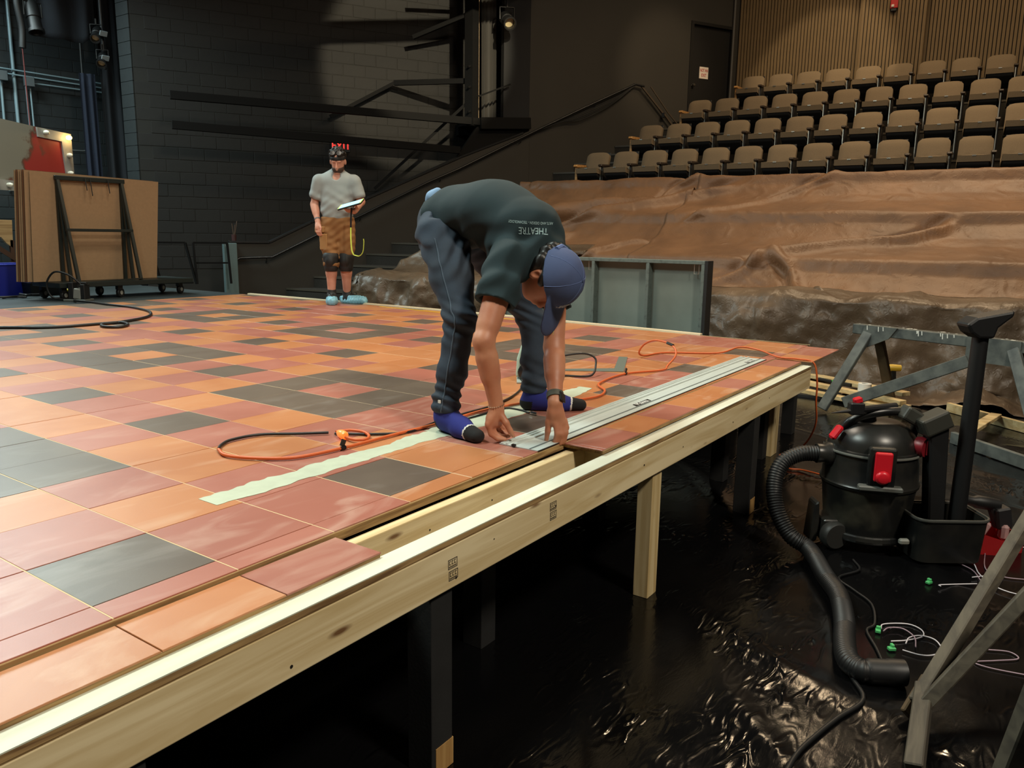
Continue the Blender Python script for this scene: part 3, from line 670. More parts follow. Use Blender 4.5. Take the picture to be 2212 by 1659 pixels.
for k in (1, 2, 3, 4):
    # aisle end panel with oak arm, part of the first seat
    root = [q for q in bpy.data.objects if q.name.startswith('theatre_seat') and q.get('label', '').startswith('first tan seat from the aisle in the %s' % ROWNAME[k])][0]
    xs = -SW/2+.036
    mb = MB(); mb.box((xs, -0.19, 0.30), (0.04, 0.36, 0.56)); mb.build('end_standard', M_SEATSHELL, root, world=False, bevel=0.008)
    mb = MB(); mb.prism([(-.45, .585), (-.43, .62), (-.05, .64), (-.02, .61), (-.05, .60), (-.40, .57)], (xs-.035, 0, 0), (0, 1, 0), (0, 0, 1), (.07, 0, 0)); mb.box((xs, -.385, .32), (.045, .03, .52)); mb.build('end_armrest', M_ARMWOOD, root, world=False, bevel=0.006)
# ------------------------------------------------------------------ brown paper drop cloth over the lower rows
def noise2(X, Y, sc, seed, oct=4):
    r = np.random.default_rng(seed); out = np.zeros_like(X); amp = 1.0
    for o_ in range(oct):
        for q in range(3):
            a = r.uniform(0, 2*math.pi); ph = r.uniform(0, 6.28); f = sc*(2**o_)*r.uniform(.7, 1.3)
            out += amp*np.sin((X*math.cos(a)+Y*math.sin(a))*f+ph+1.3*np.sin((X*math.sin(a)-Y*math.cos(a))*f*0.63+ph*1.7))/3
        amp *= 0.55
    return out
def paper_mat(name, rgb, rgb2, rough, creases=1.0):
    m, nt, b, N, L = new_mat(name); tc = N.new('ShaderNodeTexCoord'); geo = N.new('ShaderNodeNewGeometry')
    n = N.new('ShaderNodeTexNoise'); n.inputs['Scale'].default_value = 1.6; n.inputs['Detail'].default_value = 5; L.new(geo.outputs['Position'], n.inputs['Vector'])
    r = N.new('ShaderNodeValToRGB'); r.color_ramp.elements[0].position = .35; r.color_ramp.elements[1].position = .65; r.color_ramp.elements[0].color = (*s2l(rgb2), 1); r.color_ramp.elements[1].color = (*s2l(rgb), 1)
    L.new(n.outputs[0], r.inputs[0]); L.new(r.outputs[0], b.inputs['Base Color']); b.inputs['Roughness'].default_value = rough; b.inputs['Specular IOR Level'].default_value = 0.4
    b1 = None
    for sc, st, di, ty in ((4.0, 0.55, 0.03, 'RIDGED_MULTIFRACTAL'), (20.0, 0.45, 0.007, 'RIDGED_MULTIFRACTAL')):
        t = N.new('ShaderNodeTexNoise'); t.noise_type = ty; t.inputs['Scale'].default_value = sc; t.inputs['Detail'].default_value = 3; t.inputs['Distortion'].default_value = 1.0; L.new(geo.outputs['Position'], t.inputs['Vector'])
        bp = N.new('ShaderNodeBump'); bp.inputs['Strength'].default_value = st*creases; bp.inputs['Distance'].default_value = di; L.new(t.outputs[0], bp.inputs['Height'])
        if b1: L.new(b1.outputs[0], bp.inputs['Normal'])
        b1 = bp
    L.new(b1.outputs[0], b.inputs['Normal']); MATS[name] = m; return m
M_TARP = paper_mat('brown_drop_cloth', (122, 90, 64), (102, 75, 54), 0.5)
M_TARP2 = paper_mat('grey_brown_drop_cloth', (108, 90, 72), (80, 66, 52), 0.42, 1.4)
def tier_profile():
    """(X offset at y=5.4, z) polyline from the top row down to the floor, for the covered rows"""
    pts = []
    for k in (0, -1, -2):
        X = 12.132+(k-1)*1.169; zt = row_top(k)+0.03
        if k == 0: pts += [(X+0.16, zt-0.30), (X+0.09, zt-0.02)]
        pts += [(X+0.0, zt), (X-0.03, zt-0.025), (X-0.08, zt-0.16), (X-0.28, zt-0.33), (X-0.50, zt-0.43)]
        pts += [(X-1.02, zt-0.555)]
    pts += [(8.05, 0.975), (7.62, 0.945), (7.52, 0.90), (7.46, 0.62), (7.42, 0.30), (7.36, 0.06), (7.15, 0.025), (6.98, 0.015)]
    return pts
PROF = tier_profile()
def prof_at(t):
    # arc-length parameter
    L_ = prof_at.L; d = t*L_[-1]
    i = min(len(L_)-2, max(0, int(np.searchsorted(L_, d)-1))); f = (d-L_[i])/(L_[i+1]-L_[i]+1e-9); a, b = PROF[i], PROF[i+1]
    return a[0]+(b[0]-a[0])*f, a[1]+(b[1]-a[1])*f
prof_at.L = np.concatenate([[0], np.cumsum([math.dist(PROF[i], PROF[i+1]) for i in range(len(PROF)-1)])])
# diagonal pulled folds seen in the photograph: (t0,s0)->(t1,s1), width, depth; s = metres along the row from y=5.4
FOLDS = [((.10, 2.9), (.33, -0.2), .10, .11), ((.16, 2.2), (.44, -0.6), .06, .05), ((.33, 0.9), (.52, 0.0), .07, .07), ((.05, 4.2), (.30, 2.6), .05, .05), ((.30, 5.9), (.47, 3.9), .09, .09), ((.46, 4.0), (.66, 3.0), .08, .07), ((.46, 4.1), (.64, 5.0), .06, .06), ((.03, 2.3), (.2, 1.4), .06, .04), ((.5, 1.9), (.66, 1.6), .05, .05), ((.36, 2.2), (.52, 1.4), .05, .05)]
def drape(name, label, s0, s1, t0f, t1, nS, nT, m, seed, lift=0.0, amp=1.0, leftcut=None):
    S = np.linspace(s0, s1, nS); Tt = np.linspace(0, 1, nT)
    G = np.zeros((nT, nS, 3))
    for a in range(nT):
        for b in range(nS):
            tt0 = t0f(S[b]); t = tt0+(t1-tt0)*Tt[a]
            X, z = prof_at(t); G[a, b] = (X, S[b], z); 
    Tm = np.array([[t0f(S[b])+(t1-t0f(S[b]))*Tt[a] for b in range(nS)] for a in range(nT)])
    Sm = np.tile(S, (nT, 1)); Larc = Tm*prof_at.L[-1]
    # normal of the profile in the X-z plane
    dX = np.gradient(G[:, :, 0], axis=0); dZ = np.gradient(G[:, :, 2], axis=0); ln = np.sqrt(dX**2+dZ**2)+1e-9
    nX, nZ = dZ/ln, -dX/ln
    H = 0.016*noise2(Sm, Larc, 3.2, seed)+0.009*noise2(Sm, Larc, 9.0, seed+1)
    vert = np.clip((1.05-G[:, :, 2])/0.3, 0, 1)
    H += vert*(0.075*np.sin(Sm*5.3+1.2*np.sin(Sm*2.1)+0.6*Larc)+0.05*noise2(Sm, Larc*0.35, 7.5, seed+5)+.02*noise2(Sm, Larc, 16, seed+6))
    for (ta, sa), (tb, sb), w, dp in FOLDS:
        ax, ay = sa, ta*prof_at.L[-1]; bx, by = sb, tb*prof_at.L[-1]
        vx, vy = bx-ax, by-ay; l = math.hypot(vx, vy); u = ((Sm-ax)*vx+(Larc-ay)*vy)/l/l; v = (-(Sm-ax)*vy+(Larc-ay)*vx)/l
        v = v+0.06*np.sin(u*9+ta*40)
        env = np.exp(-(np.clip(np.abs(u-.5)-.36, 0, 9)/.14)**2)
        dp *= 1.7
        H += env*(dp*np.exp(-(v/w)**2)-dp*0.8*np.exp(-((v-w*1.5)/(w*0.8))**2))
    sgn = 1.0
    Xw = G[:, :, 0]-np.abs(nX)*H*amp*np.sign(1)*1.0-lift; Zw = G[:, :, 2]+np.abs(nZ)*H*amp+lift
    Zw = np.maximum(Zw, 0.012)
    pts = []
    for a in range(nT):
        r_ = []
        for b in range(nS):
            p = Vector((Xw[a, b], 5.4, 0))+ROWE*Sm[a, b]; p.z = Zw[a, b]; r_.append(p)
        pts.append(r_)
    mb = MB(); mb.sheet(pts, 0.004, (0.4, 0, -0.9)); return tag(mb.build(name, m, smooth=180, fix=False), label, 'drop cloth', 'drop cloths over the lower seats')
SEAM = 2.32
def left_edge(s):      # top of the cloth drops off at the aisle side
    return 0.0 if s > -0.85 else min(0.30, (-0.85-s)*0.75)
seam = lambda s: 0.0
drape('drop_cloth', 'wrinkled brown drop cloth over the seats nearer the aisle, topped by two oak armrests', -0.95, SEAM+0.02, lambda s: 0.0 if s > -0.75 else 0.02, 0.655, 150, 150, M_TARP, 31, 0.004)
drape('drop_cloth', 'smoother brown drop cloth over the seats at the right of the photo', SEAM-0.06, 9.0, seam, 0.655, 170, 150, M_TARP, 47, 0.018, 0.75)
drape('drop_cloth', 'grey brown drop cloth hanging in folds over the front rail beside the grey panel', 1.05, 9.0, lambda s: 0.60, 1.0, 240, 90, M_TARP2, 63, 0.03, 1.0)
drape('drop_cloth', 'shiny crinkled grey drop cloth over the front seats behind the standing man', -1.45, 1.6, lambda s: 0.42+0.10*max(0, -0.55-s), 1.0, 110, 110, M_TARP2, 77, 0.035, 1.3)
# ------------------------------------------------------------------ handrail on the stair wall
hr = thing('handrail', 'black tubular handrail climbing along the stair wall', 'handrail', HP(7.3, 0, -0.09))
pts = [HP(7.14, .97, -.09), HP(7.22, 1.06, -.09), HP(7.33, 1.127, -.09), HP(7.78, 1.143, -.09), HP(8.44, 1.517, -.09), HP(9.10, 1.851, -.09), HP(10.16, 2.45, -.09), HP(10.71, 2.726, -.09), HP(12.13, 3.525, -.09), HP(12.92, 3.955, -.09), HP(13.99, 4.52, -.09), HP(14.18, 4.5, -.09)]
mb = MB(); mb.tube(pts, 0.022, 10); mb.build('rail', M_BLACKGLOSS, hr, smooth=50)
for x, z in ((7.7, 1.14), (9.1, 1.85), (10.4, 2.57), (11.8, 3.33), (13.2, 4.1)):
    mb = MB(); mb.tube([HP(x, z-.02, -.09), HP(x, z-.07, -.08), HP(x, z-.08, -0.0)], 0.008, 6); mb.build('bracket', M_BLACK, hr, smooth=50)
# cable bundle tied under the rail and the strut at its top end
mb = MB()
for k in range(5):
    sag = 0.05+0.03*k
    mb.tube(cr([HP(12.2+0.1*k, 3.53+.05*k, -.09), HP(12.9, 3.92-sag, -.10), HP(13.5, 4.22-sag*.8, -.10), HP(14.0, 4.50, -.09)], 8), 0.007, 5)
tag(mb.build('cable_bundle', M_BLACK, smooth=60), 'bundle of thin black cables hanging below the handrail', 'cable')
st = thing('folding_strut', 'thin dark folding strut leaning below the top of the handrail', 'strut', HP(14.45, 3.6, -.1))
mb = MB(); mb.bar(HP(14.13, 4.5, -.08), HP(14.62, 4.02, -.08), .03, .03); mb.bar(HP(14.62, 4.02, -.1), HP(14.95, 3.66, -.1), .03, .03); mb.bar(HP(14.3, 4.5, -.12), HP(14.7, 4.04, -.12), .02, .02); mb.bar(HP(14.7, 4.04, -.12), HP(15.1, 3.66, -.12), .02, .02); mb.build('strut_arm', mat('brown_strut', (64, 52, 38), .6), st)
mb = MB(); mb.box(HP(14.62, 3.99, -.09), (.06, .05, .09)); mb.build('strut_joint', M_BLACK, st)
# ------------------------------------------------------------------ box boom: catwalk beams, tower frame, braces
boom = thing('lighting_tower', 'black steel box boom tower with platform, rails and braces', 'tower', HP(11.45, 0, 0.05))
M_STEEL = mat('dark_steel', (9, 9, 9), 0.8, 0.0, 0.2)
def hb(a, b, w, h, name, m=M_STEEL, par=boom): mb = MB(); mb.bar(a, b, w, h); return mb.build(name, m, par)
hb(HP(6.55, 3.60, .02), HP(11.1, 3.58, .02), .10, .12, 'catwalk_beam'); hb(HP(6.55, 3.16, .02), HP(10.75, 3.06, .02), .10, .12, 'catwalk_beam')
hb(HP(10.98, 0.9+2.6, .08), HP(10.98, 9, .08), .18, .18, 'upright', M_STEEL)
hb(HP(11.09, 3.55, 0), HP(11.98, 3.62, 0), .16, .2, 'platform_edge'); hb(HP(11.09, 3.55, 1.1), HP(11.98, 3.62, 1.1), .16, .2, 'platform_edge'); 
mb = MB(); a, b = HP(11.09, 0, 0), HP(11.98, 0, 0); quadbox(mb, a, b, b+HLN*1.1, a+HLN*1.1, 3.6, 3.64); mb.build('platform_deck', M_STEEL, boom)
mb = MB(); a, b = HP(11.55, 0, .1), HP(11.99, 0, 0); quadbox(mb, a, b, b+HLN*.12, a+HLN*.12, 3.5, 9.0); mb.build('masking_panel', mat('black_masking', (17, 18, 20), .8), boom)
mb = MB(); mb.add([HP(10.72, 2.95, .03), HP(11.98, 3.40, .03), HP(11.98, 3.58, .03), HP(11.1, 3.56, .03), HP(10.72, 2.95, .1), HP(11.98, 3.40, .1), HP(11.98, 3.58, .1), HP(11.1, 3.56, .1)], [(3, 2, 1, 0), (4, 5, 6, 7), (0, 1, 5, 4), (1, 2, 6, 5), (2, 3, 7, 6), (3, 0, 4, 7)]); mb.build('gusset', M_STEEL, boom)
# guard rails and diagonal braces reaching back to the block wall
hb(HP(9.95, 4.28, .95), HP(11.05, 4.30, .1), .07, .09, 'guard_rail'); hb(HP(9.95, 4.28, .95), HP(8.9, 3.60, .95), .06, .06, 'guard_rail')
hb(HP(11.05, 4.05, .1), HP(9.5, 2.35, .6), .05, .05, 'brace'); hb(HP(11.0, 5.45, .1), HP(10.2, 5.05, .7), .07, .07, 'brace')
hb(V(8.15, 7.35, 5.62), V(11.15, 5.65, 6.12), .18, .24, 'header_beam'); hb(V(11.15, 5.65, 6.12), HP(11.98, 6.1, 0), .18, .24, 'header_beam')
for z in (4.55, 4.2, 3.78): hb(HP(10.98, z, .02), HP(10.88, z-.05, -.02), .03, .03, 'rung_stub')
hb(HP(11.07, 4.02, -.02), HP(11.62, 4.28, -.02), .03, .03, 'rung'); hb(HP(10.2, 5.75, .4), HP(11.0, 5.85, .3), .05, .06, 'guard_rail')
# lit post and drape behind the upright
mb = MB(); a = HP(11.22, 0, .5); mb.bar(a+V(0, 0, 3.7), a+V(0, 0, 8), .10, .05); mb.build('pale_post', mat('pale_post', (150, 130, 104), .7), boom)
mb = MB(); G = []
for k in range(14):
    x = 11.30+0.26*k/13; G.append([HP(x, 3.66, .45+.05*math.sin(k*1.9)), HP(x-.02, 8, .45+.05*math.sin(k*1.9+.5))])
mb.sheet(G, .008, (0.4, .8, 0)); mb.build('boom_drape', mat('grey_boom_drape', (70, 68, 64), .8), boom, smooth=50)
def stage_light(name, label, p, d, s=1.0, mm=None):
    t = thing(name, label, 'stage light', p); d = Vector(d).normalized(); p = Vector(p)
    mb = MB(); mb.lathe([(0.0, -.20*s), (.06*s, -.20*s), (.085*s, -.12*s), (.085*s, .02*s), (.075*s, .03*s), (.075*s, .16*s), (.09*s, .165*s), (.09*s, .20*s), (.07*s, .20*s), (.065*s, .12*s)], 14, p, d, cap=False); mb.build('lamp_body', M_BLACK, t, smooth=40)
    mb = MB(); mb.lathe([(0.0, .125*s), (.064*s, .12*s), (.064*s, .118*s)], 14, p, d, cap=False); mb.build('lens', mat('lamp_lens', (196, 180, 140), .12, 0.0, 0.8), t, smooth=40)
    dd, sd, up = frame(d); mb = MB(); mb.tube([p+sd*.1*s, p+sd*.1*s+V(0, 0, .16*s), p-sd*.1*s+V(0, 0, .16*s), p-sd*.1*s], .012*s, 6); mb.tube([p+V(0, 0, .16*s), p+V(0, 0, .26*s)], .018*s, 6); mb.build('yoke', M_BLACK, t, smooth=40)
    return t
stage_light('stage_light', 'black spotlight hung on the tower above the handrail', HP(11.5, 5.35, -.12), (-0.6, -0.75, -.5), 1.3)
# ------------------------------------------------------------------ exit sign on the block wall, fire strobe, NOT AN EXIT sign
def text_mesh(txt, size, name, extr=0.0, bold=False):
    cu = bpy.data.curves.new(name, 'FONT'); cu.body = txt; cu.size = size; cu.extrude = extr; cu.align_x = 'CENTER'; cu.align_y = 'CENTER'; cu.resolution_u = 3
    if bold: cu.offset = size*0.008
    o = bpy.data.objects.new(name, cu); COL.objects.link(o); dg = bpy.context.evaluated_depsgraph_get()
    me = bpy.data.meshes.new_from_object(o.evaluated_get(dg)); bpy.data.objects.remove(o); return me
def place_text(txt, size, mtl, parent, pos, U, W, N, name='lettering', extr=0.001, bold=False, wscale=1.0):
    me = text_mesh(txt, size, name, extr, bold); U, W, N = Vector(U).normalized(), Vector(W).normalized(), Vector(N).normalized(); b = base_of(parent)
    for v in me.vertices:
        c = v.co.copy(); v.co = Vector(pos)-b+U*c.x*wscale+W*c.y+N*(c.z+extr)
    me.materials.clear(); me.materials.append(mtl); return mesh_obj(name, me, parent)
ex = thing('exit_sign', 'red lit exit sign on the black block wall above the man with the tablet', 'exit sign', HP(9.06, 2.95, .95))
def EP(x, z, off): return HP(x, z, off)
a = EP(9.06, 3.10, 1.0)
mb = MB(); mb.bar(a-HLD*.17, a+HLD*.17, .09, .21); mb.build('housing', M_BLACK, ex, bevel=.006)
place_text('EXIT', .17, mat('red_exit_letters', (255, 60, 50), .5, emit=(255, 50, 45), estr=2.2), ex, a-HLN*.047, HLD, (0, 0, 1), -HLN, 'exit_letters', .002, True)
ne = thing('door_sign', 'white NOT AN EXIT sign on the black door', 'sign', HP(15.56, 4.82, .04))
c = HP(15.56, 4.93, .045)
mb = MB(); mb.bar(c-HLD*.115, c+HLD*.115, .008, .23); mb.build('sign_plate', mat('white_sign', (226, 216, 204), .5), ne)
M_REDINK = mat('red_sign_ink', (176, 40, 38), .6)
place_text('NOT AN', .085, M_REDINK, ne, c-HLN*.005+V(0, 0, .045), HLD, (0, 0, 1), -HLN, 'sign_letters', .001, True, .62)
place_text('EXIT', .085, M_REDINK, ne, c-HLN*.005-V(0, 0, .05), HLD, (0, 0, 1), -HLN, 'sign_letters', .001, True, .75)
fs = thing('fire_strobe', 'red fire alarm strobe on the slatted pier above the seats', 'alarm', BP(3.0, 5.0, -.25))
c = BP(2.985, 5.93, -.275)
mb = MB(); mb.box(c, (.06, .13, .17), Matrix.Rotation(TH, 3, 'Z')); mb.build('alarm_body', mat('alarm_red', (176, 34, 32), .4), fs, bevel=.01, seg=2)
mb = MB(); mb.box(c+V(-.035, .02, -.045), (.03, .05, .05), Matrix.Rotation(TH, 3, 'Z')); mb.build('strobe_lens', mat('strobe_clear', (225, 215, 205), .15), fs, bevel=.008)
mb = MB(); mb.box(c+V(-.01, 0, -.115), (.06, .1, .05), Matrix.Rotation(TH, 3, 'Z')); mb.build('sounder', M_BLACK, fs, bevel=.008)
mb = MB(); mb.tube([c+V(.0, 0, .08), c+V(.0, 0, 1.2)], .012, 6); mb.build('conduit', M_BLACK, fs)
# ------------------------------------------------------------------ things on the stage
RZV = YAW-math.pi/2
M_ALU = mat('brushed_aluminium', (204, 214, 210), 0.38, 0.1, nscale=6, namt=0.12, stretch=(1, 30, 30))
M_RUB = mat('black_rubber', (20, 20, 21), 0.5)
M_ORC = mat('orange_cord', (206, 98, 48), 0.45)
M_WHITEP = mat('white_print', (235, 238, 235), 0.5)
# saw guide rail: extruded profile
gr = thing('saw_guide_rail', 'long aluminium track saw guide rail lying along the platform edge', 'guide rail', (3.04, 0.01, ZS))
GA, GB = Vector((1.620, 0.0, ZS+0.001)), Vector((4.475, 0.03, ZS+0.001)); gd = (GB-GA).normalized(); gn = Vector((-gd.y, gd.x, 0))
def rail_prof():
    top = [(-.088, .003), (-.060, .003), (-.059, .0045), (-.048, .0045), (-.047, .003), (.020, .003), (.022, .009), (.034, .009), (.036, .004), (.050, .004), (.052, .009), (.058, .009), (.060, .004), (.070, .004), (.072, .008), (.082, .008), (.084, .0035), (.088, .0035)]
    return [(-.088, 0.0)]+top+[(.088, 0.0)]
mb = MB(); mb.prism(rail_prof(), GA, gn, (0, 0, 1), GB-GA); mb.build('rail_extrusion', M_ALU, gr)
mb = MB(); mb.bar(GA-gn*.0905+V(0, 0, .0012), GB-gn*.0905+V(0, 0, .0012), .005, .0022); mb.build('splinter_strip', M_RUB, gr)
mb = MB(); mb.bar(GA-gn*.0535+V(0, 0, .0048), GB-gn*.0535+V(0, 0, .0048), .008, .0008); mb.build('glide_strip', mat('grey_glide', (88, 98, 98), .5), gr)
mb = MB(); q = GA+gn*.02+V(-.001, 0, .006); mb.box(q, (.012, .014, .01)); mb.build('end_screw', M_RUB, gr)
for t_, w in ((0.365, .17), (0.945, .15)):
    c = GA+(GB-GA)*t_-gn*.028+V(0, 0, .0034)
    mb = MB(); mb.prism([(-w/2-.012, -.016), (w/2-.012, -.016), (w/2+.012, .016), (-w/2+.012, .016)], c, gd, gn, (0, 0, .0004)); mb.build('brand_label', M_RUB, gr)
    place_text('Makita', .040, M_WHITEP, gr, c+V(0, 0, .0006), gd, gn, (0, 0, 1), 'brand_letters', .0003, True, 1.15)
def cord(name, label, pts, r, m, n=5, cat='cord', grp=None):
    mb = MB(); mb.tube(cr(pts, n), r, 7); return tag(mb.build(name, m, smooth=80, fix=False), label, cat, grp)
zc = ZS+0.009
oc = thing('extension_cord', 'orange extension cord looping over the tiles and down to the vacuum', 'cord', (2.6, 0.5, ZS))
ORA = [(0.898, 0.842), (0.868, 0.75), (0.916, 0.63), (1.003, 0.537), (1.189, 0.499), (1.451, 0.488), (1.714, 0.47), (2.045, 0.472), (2.324, 0.401), (2.464, 0.277), (2.64, 0.219), (2.80, 0.262), (2.96, 0.384), (3.329, 0.413), (3.592, 0.297)]
P_ = [V(x, y, zc) for x, y in ORA]+[V(3.70, .31, zc+.012), V(3.80, .30, zc+.07), V(3.86, .36, zc+.12), V(3.93, .50, zc+.13), V(3.97, .60, zc+.09), V(3.98, .64, zc+.03), V(4.072, .64, zc), V(4.299, .581, zc), V(4.515, .293, zc), V(4.70, .20, zc+.03), V(4.711, .062, zc+.02), V(4.60, -.107, zc), V(4.60, -.24, zc), V(4.615, -.335, ZS-.01), V(4.62, -.365, .62), V(4.62, -.37, .48), V(4.70, -.36, .30), V(4.85, -.25, .10), V(4.79, -.11, .02), V(4.55, -.24, .012), V(4.56, -.34, .012), V(4.45, -.55, .02), V(4.2, -.72, .03), V(3.86, -.70, .05)]
mb = MB(); mb.tube(cr(P_, 6), .0062, 8); mb.build('cord_jacket', M_ORC, oc, smooth=80, fix=False)
for x, y in ((1.19, .499), (3.34, .412)):
    mb = MB(); mb.lathe([(.0085, -.012), (.0085, .012)], 8, (x, y, zc), (1, .1, 0)); mb.box((x+.005, y+.004, zc+.018), (.02, .006, .026), Matrix.Rotation(.5, 3, 'Y')); mb.build('cable_tie', M_RUB, oc)
mb = MB(); mb.lathe([(.009, -.03), (.0095, .03)], 8, (3.865, .37, zc+.123), (.3, .6, .1)); mb.build('cable_tie', M_RUB, oc)
mb = MB(); mb.lathe([(.007, -.045), (.013, -.03), (.017, -.01), (.018, .02), (.012, .03)], 10, (1.305, .625, ZS+.018), (-.35, -.9, 0)); pl = mb.build('lit_connector', mat('glowing_connector', (255, 140, 70), .35, emit=(255, 120, 45), estr=0.9), oc, smooth=50)
SM = [(1.299, .610), (1.29, .543), (1.322, .513), (1.37, .544), (1.398, .604), (1.385, .665), (1.33, .690)]
mb = MB(); mb.tube(cr([V(x, y, zc+.004) for x, y in SM], 6), .0062, 8); mb.build('connector_loop', M_ORC, oc, smooth=80)
cord('electric_cable', 'black power cord running from the lit orange connector past the blue sock', [V(x, y, zc-.002) for x, y in [(1.325, .69), (1.405, .571), (1.524, .48), (1.747, .502), (1.94, .507), (2.106, .505), (2.316, .54), (2.516, .61), (2.68, .70), (2.80, .80)]], .0055, M_RUB)
cord('electric_cable', 'black power cord forming the back of the left loop of orange cord', [V(x, y, zc) for x, y in [(0.905, .850), (0.943, .889), (1.011, .922), (1.125, .904), (1.224, .801), (1.315, .715)]], .0058, M_RUB)
pc = thing('plug_cord', 'thin black cord with a bright metal plug between the two feet', 'cord', (2.05, .38, ZS))
mb = MB(); mb.tube(cr([V(x, y, zc-.003) for x, y in [(1.80, .47), (1.855, .44), (2.028, .436), (2.145, .425), (2.15, .347), (2.128, .288)]], 6), .004, 7); mb.build('cord_jacket', M_RUB, pc, smooth=80)
mb = MB(); mb.lathe([(.004, -.02), (.008, -.012), (.008, .01), (.005, .022)], 8, (2.123, .262, zc), (-.2, -1, 0)); mb.build('plug', mat('bright_plug', (214, 210, 200), .25, 1.0), pc, smooth=40)
cord('electric_cable', 'black cord standing up in a loop beside the framing square', [V(2.86, .80, zc), V(3.02, .70, zc), V(3.10, .55, zc), V(3.16, .53, zc+.012), V(3.22, .55, zc+.05), V(3.24, .57, zc+.09), V(3.2, .62, zc+.115), V(3.1, .70, zc+.105), V(3.0, .78, zc+.07), V(2.9, .84, zc+.05)], .006, M_RUB)
# framing square
sq = [(0, 0), (.62, 0), (.62, .018), (.045, .018), (.045, .31), (0, .31)]
mb = MB(); u = Vector((3.20-3.455, .90-.50, 0)).normalized(); v_ = Vector((3.945-3.44, .76-.49, 0)).normalized()
sq = [(0, 0), (.50, 0), (.50, .024), (.04, .024), (.07, .52), (0, .52)]
pts = [V(3.424, .470, ZS+.0015), V(3.12, .915, ZS+.0015), V(3.15, .935, ZS+.0015), V(3.500, .575, ZS+.0015)]
mb.prism([(0, 0), (-.304, .445), (-.285, .470), (.072, .100), (.520, .300), (.540, .245)], (3.424, .470, ZS+.0015), (1, 0, 0), (0, 1, 0), (0, 0, .002))
tag(mb.build('framing_square', mat('grey_steel_square', (140, 150, 142), .4, .6)), 'grey steel framing square flat on the tiles beyond the track saw', 'square')
# yellow measuring stick along the back edge
mb = MB(); mb.bar(V(5.53, 4.55, ZS+.003), V(5.42, 2.66, ZS+.003), .03, .005); tag(mb.build('measuring_stick', mat('yellow_stick', (214, 170, 60), .5)), 'long yellow measuring stick lying along the white back edge', 'ruler')
# track saw seen behind the leg
ts = thing('track_saw', 'green and black track saw standing behind the trouser leg', 'saw', (2.83, .80, ZS), RZV)
mb = MB(); mb.box((.06, 0, .006), (.19, .26, .010)); mb.build('base_plate', mat('grey_saw_base', (176, 186, 180), .4, .3), ts, world=False, bevel=.002)
mb = MB(); poly = [(-.04, .02), (-.035, .12), (-.01, .20), (.03, .225), (.07, .225), (.10, .16), (.11, .02)]
mb.prism(poly, (0, -.045, 0), (1, 0, 0), (0, 0, 1), (0, .07, 0)); mb.build('blade_guard', mat('pale_green_guard', (170, 196, 180), .4), ts, world=False, bevel=.012, seg=2)
mb = MB(); mb.prism([(-.018, .02), (-.012, .12), (.01, .19), (.05, .205), (.09, .13), (.10, .02)], (0, -.062, 0), (1, 0, 0), (0, 0, 1), (0, .018, 0)); mb.build('guard_cover', M_RUB, ts, world=False, bevel=.004)
mb = MB(); mb.lathe([(.0, 0), (.045, 0), (.05, .012), (.035, .02), (.02, .024), (0, .024)], 18, (.02, -.062, .055), (0, -1, 0), cap=False); mb.build('depth_knob', M_BLACKGLOSS, ts, world=False, smooth=40)
mb = MB(); mb.tube(cr([V(.02, .08, .10), V(.06, .09, .22), V(.13, .09, .23), V(.17, .09, .14), V(.14, .07, .06)], 5), .018, 8); mb.lathe([(.0, 0), (.05, 0), (.055, .05), (.05, .14), (0, .14)], 16, (.08, .03, .10), (0, 1, 0), cap=False); mb.build('motor_handle', M_RUB, ts, world=False, smooth=50)
mb = MB()
for k in range(5): mb.box((.018+.004*k, -.0635, .075+k*.022), (.016, .002, .004))
mb.build('depth_scale', M_WHITEP, ts, world=False)
# far left floor cable and transformer box
cord('floor_cable', 'thick black cable snaking over the far left tiles with a small coil', [V(x, y, ZS+.012) for x, y in [(1.7, 5.55), (2.016, 5.335), (2.203, 5.127), (2.414, 5.038), (2.698, 5.029), (2.83, 5.0), (2.79, 4.82), (2.66, 4.70), (2.58, 4.80), (2.66, 4.98), (2.84, 5.03), (3.152, 5.204), (3.375, 5.459), (3.547, 5.815), (3.64, 6.287), (3.64, 6.719), (3.66, 7.08), (3.64, 7.4), (3.70, 7.55)]], .013, M_RUB, 7)
tb = thing('transformer_box', 'small grey metal power box with a looped cable beside the cart wheel', 'power box', (3.78, 7.62, ZS-.012), RZV)
MG = mat('grey_metal_box', (112, 116, 112), .45, .5)
mb = MB(); mb.box((0, 0, .012), (.25, .2, .024)); mb.build('tray', MG, tb, world=False, bevel=.004)
mb = MB(); mb.box((-.06, 0, .12), (.06, .10, .19)); mb.box((.08, 0, .11), (.05, .12, .17)); mb.build('end_plate', M_BLACK, tb, world=False, bevel=.006)
mb = MB(); mb.box((.01, 0, .085), (.09, .11, .12), Matrix.Rotation(.15, 3, 'Y')); mb.build('coil_case', mat('pale_coil', (150, 152, 146), .4, .4), tb, world=False, bevel=.01)
mb = MB(); mb.box((.085, -.02, .205), (.07, .03, .03)); mb.tube([V(.0, 0, .15), V(.005, 0, .25)], .012, 6); mb.build('handle', M_BLACK, tb, world=False, bevel=.005)
mb = MB(); mb.tube(cr([V(.05, -.03, .20), V(-.06, -.06, .30), V(-.22, -.06, .33), V(-.33, -.04, .20), V(-.30, -.02, .05), V(-.18, 0, .015), V(-.05, .0, .012)], 6), .011, 7); mb.build('loop_cable', M_RUB, tb, world=False, smooth=60)
